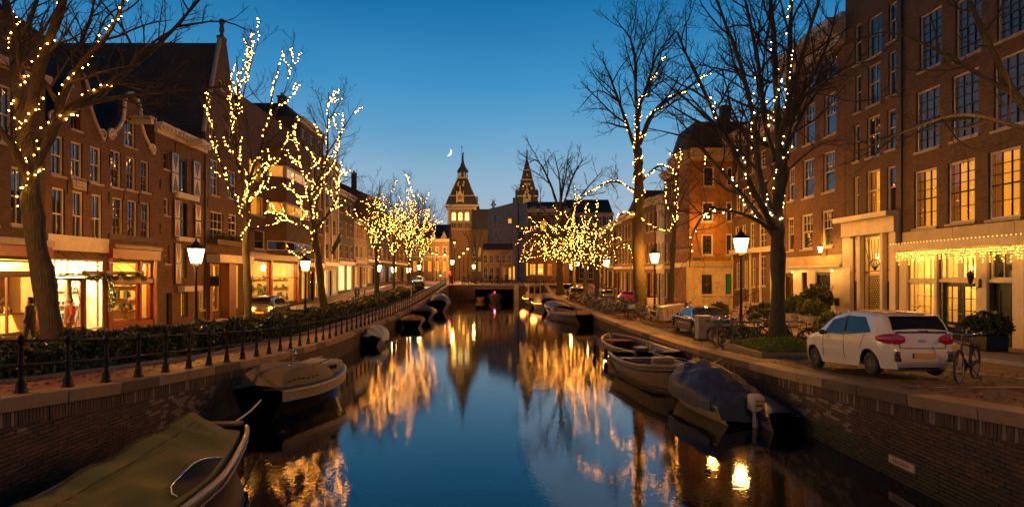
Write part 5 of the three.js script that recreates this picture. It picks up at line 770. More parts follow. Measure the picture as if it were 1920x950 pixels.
lineTree('leaning bare tree with a bent lit crown beside the second street lamp', 'warm lights covering the leaning tree beside the second left street lamp', 40.6, V(-11.3, GL(40.6) - .1, -40.6), [
  [[[612, 590], [598, 500], [592, 455], [588, 420]], .27, .18, { bare: true, lit: { from: .75, to: 1 } }], [[[588, 425], [596, 360], [612, 290], [614, 220], [616, 172]], .13, .02], [[[590, 430], [625, 385, .8], [637, 330, 1.4], [630, 305, 1.8]], .12, .03], [[[588, 420], [575, 350, -.6], [560, 290, -1], [545, 250, -1.4]], .1, .02], [[[592, 440], [560, 420, 1], [520, 400, 1.6], [495, 395, 2]], .08, .02], [[[592, 470], [560, 480, -1], [530, 465, -1.6]], .06, .02], [[[612, 290], [650, 230, .8], [672, 195, 1.4]], .06, .012, { lit: { from: 1, to: 0 } }], [[[608, 300], [640, 330, -1], [685, 330, -2]], .05, .01, { lit: { from: 1, to: 0 } }], [[[600, 350], [560, 370, 2], [535, 340, 3]], .06, .015]],
  303, { up: .12, levels: 4, len1: .68, density: [0, 2, 3, 3.6, 4] }, { size: .021, step: .155, share: .5, share2: .08, turns: 1.6, minL: .6 });
// far left group
[[705, 62, 470, 312, 'bare lit tree before the orange house'], [738, 72, 476, 330, 'second lit tree of the far left group, over the parked scooter'], [766, 82, 478, 318, 'third lit tree of the far left group'], [790, 90, 485, 345, 'last lit tree of the left row beside the bridge']].forEach(([px, Z, yf, yt, lb], k) => {
  const b = W(px, 500, Z); b.y = GL(Z) - .1; const w = 1150 / Z;
  const spec = [[[[px, 560], [px, 520], [px + 1, yf]], .2, .15, { bare: true, lit: { from: .8, to: 1 } }]]; const r = rng(k + 700);
  for (let i = 0; i < 6; i++) { const d = (i - 2.5) / 2.5, e = 22 + r() * 8; spec.push([[[px, yf + 3], [px + d * e * .5, yf - 35 + Math.abs(d) * 12, (r() - .5) * 3], [px + d * e * .95, yf - 75 + Math.abs(d) * 30, (r() - .5) * 5], [px + d * e * 1.15, lerp(yt + 20, yt + 75, Math.abs(d)), (r() - .5) * 6]], .09, .02, { lit: { from: 0, to: .85 } }]); }
  lineTree(lb, 'warm lights on the ' + lb.replace('bare lit', 'lit'), Z, b, spec, 410 + k * 10, { minR: .012, density: [0, 1.6, 2.4, 3.2], up: .3, len1: .75 }, { size: .024, step: .33, share: .55, turns: 1.2, cord: false });
});
// near right, wide crown
lineTree('tall bare tree with many upright limbs in the mossy planter beside the white car', 'white lights wound round the tall tree in the mossy planter', 21.3, V(9.8, GR(21.3) + .1, -21.3), [
  [[[1460, 640], [1459, 520], [1459, 440], [1457, 400]], .25, .22, { bare: true, lit: { from: .84, to: 1 } }], [[[1457, 405], [1462, 300], [1458, 200], [1452, 80], [1440, -60]], .17, .06, { lit: { from: 0, to: .75 } }], [[[1459, 400], [1476, 290, .6], [1480, 170, .9], [1482, 40, 1], [1490, -80, 1.2]], .15, .05], [[[1455, 420], [1425, 330, -.6], [1412, 210, -1], [1385, 110, -1.4], [1340, -10, -2]], .13, .04, { lit: { from: 0, to: .6 } }], [[[1452, 430], [1400, 330, -1.2], [1360, 250, -2], [1310, 150, -2.6], [1270, 60, -3]], .12, .03, { lit: { from: 0, to: .75 } }], [[[1450, 440], [1400, 375, 1], [1340, 305, 2], [1290, 260, 3], [1215, 240, 4]], .1, .02, { lit: { from: 0, to: .5 } }], [[[1440, 250, -.3], [1420, 110, 0], [1400, 10, .4], [1385, -70, .6]], .09, .03, { lit: { from: 0, to: .3 } }], [[[1462, 260], [1500, 120, -1.6], [1530, 20, -2.4], [1560, -60, -3]], .09, .03, { lit: { from: 1, to: 0 } }], [[[1466, 300], [1520, 190, 1], [1580, 130, 1.8], [1650, 110, 2.4]], .07, .015, { lit: { from: 1, to: 0 } }], [[[1454, 300], [1430, 200, 2], [1440, 60, 3], [1470, -50, 4]], .08, .03, { lit: { from: 0, to: .3 } }], [[[1448, 430], [1390, 400, -2], [1330, 395, -3], [1300, 440, -3.6], [1293, 500, -4]], .06, .012, { lit: { from: .3, to: .9 } }], [[[1360, 250, -2], [1290, 190, -3], [1230, 140, -4]], .05, .012, { lit: { from: 1, to: 0 } }], [[[1465, 330], [1540, 270, -2], [1600, 260, -3]], .05, .012, { lit: { from: 1, to: 0 } }]],
  505, { levels: 4, minR: .007, density: [0, 1.9, 2.8, 3.4, 3.8], up: .16, curl: .07, len1: .7 }, { size: .015, step: .2, share: 0, turns: 1.1, mat: M.bulbWhite, single: true });
// thick tree further on
lineTree('thick tall bare tree with two lit limbs behind the bicycles', 'warm lights on the two forked limbs and trunk of the thick tall tree', 44.5, V(10.55, GR(44.5) - .1, -44.5), [
  [[[1200, 590], [1198, 460], [1198, 340], [1196, 280]], .5, .3, { bare: true, lit: { from: .55, to: 1 } }], [[[1196, 285], [1200, 200], [1222, 150, .5], [1250, 100, 1]], .2, .05, { lit: { from: 0, to: .97 } }], [[[1198, 270], [1230, 205, -.6], [1290, 165, -1.2], [1345, 125, -2]], .2, .04, { lit: { from: 0, to: .97 } }], [[[1196, 290], [1175, 230, .5], [1150, 160, 1], [1130, 110, 1.6]], .18, .04, { lit: { from: 0, to: .5 } }], [[[1196, 260], [1192, 160, 1], [1185, 80, 1.6], [1150, 30, 2]], .16, .03, { lit: { from: 0, to: .15 } }], [[[1210, 170], [1240, 90, 2], [1290, 40, 3]], .1, .02, { lit: { from: 1, to: 0 } }], [[[1197, 345], [1240, 310, 1], [1265, 330, 1.6], [1268, 420, 2]], .1, .02, { lit: { from: 0, to: 1 } }], [[[1197, 360], [1150, 340, -1], [1100, 365, -2], [1075, 390, -2.5]], .09, .02, { lit: { from: 0, to: .9 } }], [[[1160, 190, 1], [1120, 170, 1.8], [1085, 205, 2.6]], .07, .02, { lit: { from: 1, to: 0 } }], [[[1196, 400], [1165, 400, -1], [1140, 440, -2]], .06, .02]],
  606, { levels: 4, minR: .01, density: [0, 1.8, 2.3, 2.7, 2.8], up: .08, len1: .85 }, { size: .022, step: .18, share: 0, turns: 1.5 });
lineTree('thin dark tree with hanging lit twigs behind the parked dark car', 'warm lights hanging down the thin dark tree behind the parked dark car', 36.5, V(10.45, GR(36.5) - .1, -36.5), [
  [[[1258, 600], [1260, 520], [1264, 440], [1266, 400]], .17, .12, { bare: true, lit: { from: .75, to: 1 } }], [[[1266, 400], [1270, 340], [1275, 290], [1272, 270]], .08, .02], [[[1265, 420], [1250, 370, -.6], [1245, 330, -1]], .06, .02], [[[1265, 430], [1225, 425, .8], [1200, 405, 1.5]], .04, .01], [[[1266, 410], [1290, 350, 1], [1330, 300, 2]], .05, .012, { lit: { from: 1, to: 0 } }]], 707, { density: [0, 2, 2.8, 3.6], minR: .009 }, { size: .019, step: .16, share: .3, turns: 1.6 });
// far right group: a tall bare tree and lower trees under clouds of lights
lineTree('wide tall bare tree rising above the dense lights of the far right group', 0, 82, (b => { b.y = GR(82) - .1; return b; })(W(1050, 500, 82)), [
  [[[1050, 560], [1050, 470], [1051, 400]], .5, .34, { bare: true }], [[[1051, 405], [1030, 340], [1005, 300, 1], [985, 310, 2]], .2, .04], [[[1051, 405], [1050, 340, -1], [1040, 290, -2]], .2, .04], [[[1051, 405], [1075, 330, 1], [1095, 295, 2]], .2, .04], [[[1052, 420], [1095, 360, -1], [1130, 320, -2]], .18, .04], [[[1050, 430], [1010, 380, 0], [975, 345, 1]], .15, .04], [[[1051, 380], [1062, 320, 2], [1066, 282, 3]], .15, .03]],
  808, { minR: .016, levels: 4, len1: .75, density: [0, 1.3, 1.7, 2, 2.2], up: .12 }, {});
[[1052, 82, 495, 395, 1.3, 'lit tree with long drooping branches reaching over the far bridge end'], [1076, 74, 500, 385, 1, 'lit tree behind the far pair of parked cars'], [1098, 66, 500, 375, 1, 'lit tree over the far bicycle racks'], [1120, 58, 498, 370, 1.05, 'nearest lit tree of the far right group']].forEach(([px, Z, yf, yt, wd, lb], k) => {
  const b = W(px, 500, Z); b.y = GR(Z) - .1; const spec = [[[[px, 560], [px, 520], [px, yf]], .28, .22, { bare: true, lit: { from: .85, to: 1 } }]], r = rng(k + 900);
  for (let i = 0; i < 7; i++) { const d = (i - 3) / 3, e = 46 * wd * 70 / Z; spec.push([[[px, yf + 3], [px + d * e * .45, yf - 40 + Math.abs(d) * 18, (r() - .5) * 4], [px + d * e * .9, yf - 80 + Math.abs(d) * 40, (r() - .5) * 6], [px + d * e * 1.25, lerp(yt, yf - 5, Math.abs(d)), (r() - .5) * 7]], .1, .025, { lit: { from: 0, to: .95 } }]); }
  if (!k) for (const q of [[[1045, 470], [1015, 425, 1], [990, 430, 2], [967, 460, 3]], [[1040, 480], [1005, 440, -2], [985, 460, -3], [978, 485, -3.6]], [[1040, 470], [1010, 480, 2], [975, 490, 3]]]) spec.push([q, .07, .02, { lit: { from: 0, to: 1 } }]);
  lineTree(lb, 'warm lights on the ' + lb, Z, b, spec, 910 + k * 10, { minR: .014, density: [0, 1.1, 1.2, 1.6], up: .05, droop: .25 }, { size: .023, step: .31, share: .6, turns: 1.3, cord: false });
});
// bare trees on the far bridge
lineTree('fan shaped bare tree lit from behind on the far bridge', 0, 100, (b => { b.y = 2.45; return b; })(W(893, 500, 100)), [[[[893, 533], [892, 505], [893, 485]], .2, .16, { bare: true }], [[[893, 487], [880, 455], [872, 430]], .09, .03], [[[893, 487], [890, 450, 1], [888, 424, 1]], .09, .03], [[[893, 487], [900, 450, -1], [906, 426, -1]], .09, .03], [[[893, 490], [910, 465, 1], [918, 440, 1]], .08, .03]], 1001, { minR: .02, density: [0, 1.6, 2, 2], up: .3 });
lineTree('small dark bare tree standing on the right half of the far bridge', 0, 101, (b => { b.y = 2.45; return b; })(W(937, 500, 101)), [[[[937, 533], [937, 505], [938, 488]], .13, .1, { bare: true }], [[[938, 490], [922, 472], [912, 470]], .06, .02], [[[938, 490], [938, 465, 1], [934, 445, 1]], .06, .02], [[[938, 490], [954, 470, -1], [964, 460, -1]], .06, .02]], 1011, { minR: .02, density: [0, 1.6, 2, 2], up: .1 });
// tree just outside the right edge, its branches reach in
lineTree('bare tree at the right edge, its branches reaching over the big house', 'few warm lights on the branch ends at the right edge', 12.6, V(11.9, GR(12.6) - .1, -12.6), [
  [[[2010, 700], [2005, 450], [1990, 250]], .28, .2, { bare: true, lit: { from: 1, to: 0 } }], [[[1992, 290], [1905, 180, .5], [1870, 110, .8], [1830, 30, 1], [1800, -60, 1.2]], .1, .04, { lit: { from: .1, to: .22 } }], [[[1900, 175, .5], [1820, 130, 1], [1740, 85, 1.5], [1660, 60, 2], [1560, 95, 3]], .055, .012, { lit: { from: 1, to: 0 } }], [[[1990, 260], [1900, 235, -1], [1800, 215, -2], [1700, 245, -2.6], [1600, 290, -3]], .05, .01, { lit: { from: 1, to: 0 } }], [[[1992, 230], [1960, 60, 0], [1930, -80, .5]], .12, .05, { lit: { from: 1, to: 0 } }]],
  1102, { levels: 4, density: [0, 2, 3, 3.8, 4], up: .05, len1: .5, minR: .005 }, { size: .016, step: .25, share: 0, turns: 1 });
// ---------- hedge, planters, street lamps, street furniture ----------
const leafGeo = (() => { const g = grid(2, 1, (u, v) => [(u - .5) * .055 * (1 - .0 * v), v * .085, .012 * (1 - Math.abs(u - .5) * 4) * .6]); return g; })();
function foliage(n, seed, place, mat, parent, size = 1) {
  const r = rng(seed), im = new THREE.InstancedMesh(leafGeo, mat, n), q = new THREE.Quaternion(), e = new THREE.Euler(), m = new THREE.Matrix4(), c = new THREE.Color();
  for (let i = 0; i < n; i++) { const p = place(r), s = size * (.7 + .7 * r()); q.setFromEuler(e.set(r() * 6.28, r() * 6.28, r() * 6.28)); im.setMatrixAt(i, m.compose(p, q, V(s, s, s))); const k = .6 + .8 * r(); im.setColorAt(i, c.setRGB(k, k * (.9 + .2 * r()), k * .8)); }
  im.name = 'foliage'; im.userData.kind = 'stuff'; im.castShadow = im.receiveShadow = true; parent.add(im); return im;
}
{
  const hd = thing('hedge', 'low clipped hedge behind the iron railing along the left street', 'hedge'), rr = rng(4), core = new Tubes();
  for (let Z = 8; Z < 82; Z += .55) for (let k = 0; k < 2; k++) { const x = -11.5 + rr() * 1.5, g = GL(Z), p = []; let c = V(x, g, -Z); for (let i = 0; i < 4; i++) { p.push(c.clone()); c.add(V((rr() - .5) * .25, .19, (rr() - .5) * .25)); } core.add(p, [.014, .012, .009, .006], 4); }
  part('stem', core.geo(), M.twig, hd);
  const hgt = Z => lerp(.5, .82, clamp((Z - 11) / 6, 0, 1)) + .1 * Math.sin(Z * 1.7) + .06 * Math.sin(Z * 4.1);
  const place = (z0, z1) => r => { const Z = z0 + (z1 - z0) * r(), f = r(), g = GL(Z), H = hgt(Z); let x, y; if (f < .5) { x = -9.9 - r() * r() * .5 + .14 * Math.sin(Z * 3.3); y = .06 + r() * (H - .05); } else if (f < .85) { x = -9.9 - r() * 1.6; y = H - .02 - r() * r() * .22 + (r() - .5) * .1; } else { x = -11.5 + r() * .3; y = r() * H; } return V(x, g + y, -Z); };
  foliage(24000, 31, place(7.6, 20), M.leafDark, hd, 1); foliage(22000, 32, place(20, 42), M.leafDark, hd, 1.35); foliage(9000, 33, place(42, 84), M.leafDark, hd, 2.4);
}
{ // ground plants under the near left tree
  const t = thing('ground_plants', 'green low plants around the foot of the leaning left tree', 'plant'); foliage(2600, 41, r => { const a = r() * 6.28, d = Math.sqrt(r()) * 1.3; return V(-10.6 + Math.cos(a) * d * .8, GL(14.4) + r() * r() * .3, -14.6 + Math.sin(a) * d * 1.6); }, M.leaf, t, 1.3);
}
{ // mossy planter round the near right tree
  const t = thing('tree_planter', 'low timber edged planter full of yellow green moss around the tall right tree', 'planter'), z0 = 19.6, z1 = 22.9, x0 = 8.5, x1 = 11.1, y = GR(21);
  const m = [[x0, x1, z0, z0 + .18], [x0, x1, z1 - .18, z1], [x0, x0 + .18, z0 + .185, z1 - .185], [x1 - .18, x1, z0 + .185, z1 - .185]]; for (const [a, b, c, d] of m) new MB().rbox((a + b) / 2, y + .05, -(c + d) / 2, b - a, .3, d - c, .02).build('edging', M.cap, t);
  part('soil', grid(24, 24, (u, v) => { const X = lerp(x0 + .18, x1 - .18, u), Z = lerp(z0 + .18, z1 - .18, v), k = Math.sin(u * PI) * Math.sin(v * PI); return [X, y + .12 + .28 * k * (.5 + fbm(u, v, 3, 3)), -Z, X, Z]; }), M.soil, t);
  foliage(26000, 51, r => { const u = r(), v = r(), k = Math.sin(u * PI) * Math.sin(v * PI); return V(lerp(x0 + .15, x1 - .15, u), y + .15 + .3 * k * (.5 + fbm(u, v, 3, 3)) + r() * .1, -lerp(z0 + .12, z1 - .15, v)); }, M.moss, t, .8);
}
const bushes = (name, label, c, s, n, seed, mat, size, pot) => {
  const t = thing(name, label, pot ? 'planter' : 'bush'); if (pot) new MB().rbox(c[0], c[1] + pot[1] / 2, c[2], pot[0], pot[1], pot[0], .03).build('planter_box', M[pot[2] ?? 'greyWall'], t);
  const y0 = c[1] + (pot ? pot[1] : 0), st = new Tubes(), rr = rng(seed); for (let i = 0; i < 14; i++) { const a = rr() * 6.28; st.add([V(c[0], y0, c[2]), V(c[0] + Math.cos(a) * s[0] * .3, y0 + s[1] * .4, c[2] + Math.sin(a) * s[2] * .3), V(c[0] + Math.cos(a) * s[0] * .45, y0 + s[1] * .9, c[2] + Math.sin(a) * s[2] * .45)], [.015, .01, .006], 4); } part('stem', st.geo(), M.twig, t);
  foliage(n, seed, r => { const a = r() * 6.28, w = Math.acos(1 - r() * 1.3), d = .65 + .4 * r() * (.6 + .4 * Math.sin(a * 3 + seed)); return V(c[0] + Math.cos(a) * Math.sin(w) * s[0] / 2 * d, y0 + s[1] * (.3 + .62 * Math.cos(w) * d), c[2] + Math.sin(a) * Math.sin(w) * s[2] / 2 * d); }, mat, t, size); return t;
};
const onR = (px, Z, lift = .1) => { const p = W(px, 500, Z); return [p.x, GR(Z) + lift, -Z]; };
bushes('planter', 'grey box planter with a grassy plant before the orange arched window', onR(1492, 33.5), [1.3, 1.0, 1.3], 1300, 61, M.leaf, 2, [.95, .75]);
bushes('planter', 'grey box planter with a yellow green shrub before the white shop wall', onR(1524, 31.5), [1.5, .8, 1.5], 1500, 62, M.leaf, 1.8, [.95, .75]);
bushes('bush', 'low round green bush beside the bonnet of the white car', onR(1560, 29), [1.9, 1.1, 1.6], 1800, 63, M.leaf, 1.8);
bushes('bush', 'dark green bush beside the stone steps behind the near tree', onR(1437, 37), [2.6, 1.25, 2], 2000, 64, M.leafDark, 2.2);
bushes('planter', 'black tub with a dark evergreen beside the double doors', onR(1855, 21), [1.5, .8, 1.2], 1600, 65, M.leafDark, 1.7, [.75, .55, 'black']);
bushes('potted_tree', 'small round headed tree in a pot before the dark white shop window', [17.6, GR(33) + 1.2, -33.4], [1.7, 1.3, 1.5], 1500, 66, M.leafDark, 2);
new MB().cyl(V(17.6, GR(33) + .1, -33.4), V(17.6, GR(33) + 1.5, -33.4), .04).lathe([[.2, 0], [.28, .45], [.25, .45], [0, .4]], 17.6, GR(33) + .1, -33.4).build('pot', M.stoneDark, scene.children[scene.children.length - 1]);
bushes('bush', 'small bush at the foot of the orange corner house', onR(1350, 45.5), [1.4, .9, 1.2], 700, 67, M.leafDark, 2.4);

// crown lantern on a post
function streetLamp(label, p, H, cd, group) {
  const t = thing('street_lamp', label, 'street lamp', p, 0, group);
  new MB().lathe([[.17, 0], [.17, .12], [.12, .2], [.11, .7], [.14, .78], [.085, .86], [.07, 1.2], [.09, 1.25], [.062, 1.3], [.05, H - .55], [.09, H - .5], [.05, H - .44], [.045, H - .36]], 0, 0, 0, 12).build('post', M.iron, t);
  new MB().at(new THREE.TorusGeometry(.11, .015, 5, 10), 0, H - .36, 0, PI / 2).tube([V(.04, H - .42, 0), V(.16, H - .36, 0), V(.15, H - .25, 0)], .014, 5).tube([V(-.04, H - .42, 0), V(-.16, H - .36, 0), V(-.15, H - .25, 0)], .014, 5).tube([V(0, H - .42, .04), V(0, H - .36, .16), V(0, H - .25, .15)], .014, 5).tube([V(0, H - .42, -.04), V(0, H - .36, -.16), V(0, H - .25, -.15)], .014, 5).build('bracket', M.iron, t);
  for (let i = 0; i < 6; i++) { const a = i / 6 * 2 * PI, b = (i + 1) / 6 * 2 * PI; part('lantern_pane', grid(1, 1, (u, v) => { const r = lerp(.2, .33, v), s = lerp(a, b, u); return [lerp(Math.sin(a), Math.sin(b), u) * r, H + lerp(-.31, .31, v), lerp(Math.cos(a), Math.cos(b), u) * r]; }), M.lampPane, t); }
  const bl = part('lamp_bulb', new THREE.SphereGeometry(.1, 10, 8), M.glow, t); bl.position.y = H;
  const fr = new MB(); for (let i = 0; i < 6; i++) { const a = (i) / 6 * 2 * PI; fr.cyl(V(Math.sin(a) * .202, H - .31, Math.cos(a) * .202), V(Math.sin(a) * .333, H + .31, Math.cos(a) * .333), .011, .011, 4); } fr.at(new THREE.TorusGeometry(.335, .022, 5, 12), 0, H + .32, 0, PI / 2).at(new THREE.TorusGeometry(.205, .018, 5, 12), 0, H - .315, 0, PI / 2).build('lantern_frame', M.iron, t);
  const c = new MB().lathe([[.38, H + .33], [.36, H + .38], [.2, H + .48], [.16, H + .5], [.11, H + .6], [.03, H + .64], [.05, H + .7], [0, H + .76]], 0, 0, 0, 12); for (let i = 0; i < 8; i++) { const a = i / 8 * 2 * PI; c.at(new THREE.ConeGeometry(.035, .1, 4), Math.sin(a) * .35, H + .41, Math.cos(a) * .35).at(new THREE.SphereGeometry(.02, 5, 4), Math.sin(a) * .35, H + .47, Math.cos(a) * .35); } c.build('lantern_crown', M.iron, t);
  lamp(t, 0, H, 0, cd, LAMPCOL, 8); return t;
}
const LAMP_CD = 135;
[[367, 480, 26.2, 'crown lantern lamp post before the shuttered warehouse'], [572, 498, 41, 'crown lantern lamp post between the two lit trees on the left'], [709, 503, 64, 'crown lantern lamp post left of the far left tree group'], [738, 506, 74, 'fourth lamp post from the camera on the left bank'], [766, 507, 84, 'fifth lamp post from the camera on the left bank'], [786, 501, 92, 'last lamp post before the traffic light on the left']].forEach(([px, py, Z, lb]) => { const p = W(px, py, Z), y = GL(Z) - .02; streetLamp(lb, [p.x, y, -Z], p.y - y, LAMP_CD * .65); });
[[1390, 460, 27.5, 'crown lantern lamp post over the bicycles beside the near right tree'], [1228, 484, 42.4, 'crown lantern lamp post beside the thick tall tree'], [1137, 493, 61, 'crown lantern lamp post with a small sign by the far bicycle racks'], [1099, 500, 72, 'fourth lamp post from the camera on the right bank'], [1072, 500, 84, 'fifth lamp post from the camera on the right bank'], [1083, 495, 104, 'lamp post behind the trees on the far right square'], [1051, 496, 108, 'lamp post at the right end of the far bridge']].forEach(([px, py, Z, lb]) => { const p = W(px, py, Z), y = GR(Z) - .02; streetLamp(lb, [p.x, y, -Z], p.y - y, LAMP_CD); });
[[848, 492, 98, 'lamp post on the left half of the far bridge'], [889, 500, 101, 'lamp post beside the fan shaped tree on the far bridge']].forEach(([px, py, Z, lb]) => { const p = W(px, py, Z); streetLamp(lb, [p.x, 2.47, -Z], p.y - 2.47, LAMP_CD * .7); });
// lamps just outside the frame that light the near quays
streetLamp('crown lantern lamp post outside the right edge of the view', [9.3, GR(8.3), -8.3], 4.2, LAMP_CD * .4); streetLamp('crown lantern lamp post outside the left edge of the view', [-12.7, GL(10), -9.5], 3.4, LAMP_CD);
// street lights hung on cables and tall posts: bright orange
[[1337, 393, 40, 'orange street light hanging before the corner house', 170], [1328, 406, 47, 'second orange street light close to the corner house wall', 30], [852, 454, 120, 'orange street light high above the left end of the bridge', 300], [869, 474, 150, 'orange street light beside the museum tower', 220], [861, 481, 165, 'smaller orange street light below the museum tower', 150], [811, 474, 150, 'orange street light left before the museum arcade', 110], [818, 476, 150, 'orange street light in the middle before the museum arcade', 110], [834, 477, 150, 'orange street light right before the museum arcade', 110], [877, 466, 130, 'pale street light beside the fan shaped tree', 200]].forEach(([px, py, Z, lb, cd]) => {
  const t = thing('street_light', lb, 'street light', W(px, py, Z).toArray()), s = Z > 100 ? 2 : 1, b = part('lamp_bulb', new THREE.SphereGeometry(.11 * s, 10, 8), std([.9, .6, .3], .5, { emissive: lin(1, .45, .08), emissiveIntensity: 14 }), t); new MB().lathe([[.26 * s, 0], [.24 * s, .1 * s], [.08 * s, .2 * s], [0, .22 * s]], 0, .03, 0, 10).build('shade', M.iron, t); lamp(t, 0, -.0, 0, cd, lin(1, .38, .05), 10);
  if (Z < 100) new MB().cyl(V(0, .24, 0), V(4.5, .8, -2), .012, .012, 4).cyl(V(0, .24, 0), V(-5, .9, 2), .012, .012, 4).build('cable', M.cable, t); else new MB().cyl(V(0, .24, -.3), V(0, 2.45 - EYE + (py - VY) * Z / FOC, -.3), .08, .08, 6).build('post', M.iron, t);
});
// traffic lights
function trafficLight(px, Z, py, red, label) {
  const p = W(px, py, Z), t = thing('traffic_light', label, 'traffic light', [p.x, 2.47, -Z]), y = p.y - 2.47; new MB().cyl(V(0, 0, 0), V(0, y + .5, 0), .06).build('post', M.iron, t); new MB().rbox(0, y - .25, .12, .32, .95, .22, .04).build('housing', M.black, t);
  const g = part('signal_lamp', new THREE.SphereGeometry(.16, 10, 8), std([.3, .02, .02], .5, { emissive: red ? lin(1, .02, .01) : lin(.02, 1, .45), emissiveIntensity: red ? 7 : 2.5 }), t); g.position.set(0, red ? y : y - .5, .24); if (red) lamp(t, 0, y, .5, 14, lin(1, .04, .02), 6);
  return t;
}
trafficLight(843, 97.5, 510, true, 'red traffic light at the left end of the far bridge'); trafficLight(826, 104, 511, false, 'small green traffic light on the road left of the bridge');
{ const p = W(826, 503, 103), t = thing('traffic_sign', 'triangular road sign on a post left of the bridge', 'sign', [p.x - .7, 2.47, -101]); new MB().cyl(V(0, 0, 0), V(0, 2.6, 0), .04).build('post', M.steel, t); new MB().at(new THREE.CylinderGeometry(.5, .5, .04, 3).rotateX(PI / 2), 0, 2.4, .06).build('sign_face', M.redPaint, t); new MB().at(new THREE.CylinderGeometry(.36, .36, .02, 3).rotateX(PI / 2), 0, 2.4, .09).build('sign_centre', M.white, t); }
{ // utility cabinet, bollard, white box, small posts
  const t = thing('utility_cabinet', 'grey utility cabinet standing between the dark car and the bicycles', 'cabinet', [9.0, GR(26.5) - .02, -26.6]); new MB().rbox(0, .05, 0, .62, .1, .5, .01).build('base', M.stoneDark, t); new MB().rbox(0, .57, 0, .58, .93, .46, .02).build('body', M.plaster, t); new MB().rbox(0, 1.07, 0, .66, .07, .54, .02).build('lid', M.plaster, t); new MB().box(.12, .88, .235, .12, .1, .012).build('lock_plate', M.black, t); new MB().span(-.27, .27, .14, .146, .2, .236).span(-.005, .005, .14, 1.02, .2, .234).build('door_joint', M.black, t);
  solo('cap_lamp', new MB().lathe([[.06, 0], [.06, .05], [.07, .06], [.05, .1], [0, .11]]).merged(), M.white, 'small round white cap on the corner of the mossy planter', 'marker', [8.6, GR(21) + .2, -22.7]);
  const c = thing('cabinet', 'tall grey cabinet beside the lamp post behind the thick tree', 'cabinet', [...onR(1222, 44, 0)]); new MB().rbox(0, .65, 0, .75, 1.3, .5, .02).build('body', M.plaster, c); new MB().rbox(0, 1.33, 0, .82, .06, .56, .02).build('lid', M.plaster, c);
  const k = thing('cabinet', 'small pale cabinet beside the far left lamp post', 'cabinet', [...(p => [p.x, GL(70), -70])(W(764, 500, 70))]); new MB().rbox(0, .55, 0, .9, 1.1, .5, .02).build('body', M.greyWall, k); new MB().rbox(0, 1.13, 0, .98, .06, .56, .02).build('lid', M.stone, k);
  const s = thing('street_sign', 'small pale sign on the third right lamp post', 'sign', [...(p => [p.x - .45, p.y, p.z + .1])(W(1131, 516, 61))]); new MB().box(0, 0, 0, .6, .28, .03).build('sign_face', M.white, s); new MB().box(.3, 0, -.05, .2, .05, .05).build('bracket', M.iron, s);
}
{ // name plate on the quay wall
  const c = document.createElement('canvas'); c.width = 512; c.height = 64; const x = c.getContext('2d'); x.fillStyle = '#c9b28c'; x.fillRect(0, 0, 512, 64); x.fillStyle = '#1a140e'; x.font = 'bold 44px sans-serif'; x.textBaseline = 'middle'; x.textAlign = 'center'; x.fillText('SPIEGELGRACHT  ■', 262, 34); x.fillStyle = '#7a5a38'; for (let i = 0; i < 40; i++) x.fillRect((i * 83) % 512, (i * 37) % 64, 6, 2);
  const tx = new THREE.CanvasTexture(c); tx.colorSpace = THREE.SRGBColorSpace; const t = thing('name_plate', 'white lettered name plate fixed low on the right quay wall', 'sign');
  // the plate hangs level on the wall
  const zA = 7.5 * FOC / (1671 - VX), zB = 7.5 * FOC / (1720 - VX), yA = EYE - (858 - VY) * zA / FOC, L = zA - zB; new MB().box(0, 0, -.012, L, .15, .022).build('plate', M.white, t); part('lettering', new THREE.PlaneGeometry(L - .03, .13).translate(0, 0, .003), std([1, 1, 1], .6, { map: tx }), t); t.position.set(7.5 - .04, yA, -(zA + zB) / 2); t.rotation.y = -PI / 2;
}

{ // fallen leaves on the right quay and the left path
  const t = thing('fallen_leaves', 'brown leaves and litter strewn over the right quay', 'leaves'); t.userData.kind = 'stuff'; const q = new THREE.InstancedMesh(leafGeo, std([.16, .08, .025], .8), 1300), r = rng(88), m = new THREE.Matrix4(), e = new THREE.Euler(), qu = new THREE.Quaternion();
  for (let i = 0; i < 1300; i++) { const Z = 8.5 + r() * r() * 30, a = i % 4 === 0, X = a ? -9.4 + r() * 1.4 : 8.1 + Math.pow(r(), 1.5) * 5.5; qu.setFromEuler(e.set(-PI / 2 + (r() - .5) * .7, (r() - .5) * .7, r() * 6.28)); const s = .6 + r() * .6; m.compose(V(X, (a ? GL(Z) : GR(Z)) + .012, -Z), qu, V(s, s, s)); q.setMatrixAt(i, m); }
  q.name = 'leaf'; q.userData.kind = 'stuff'; t.add(q);
}
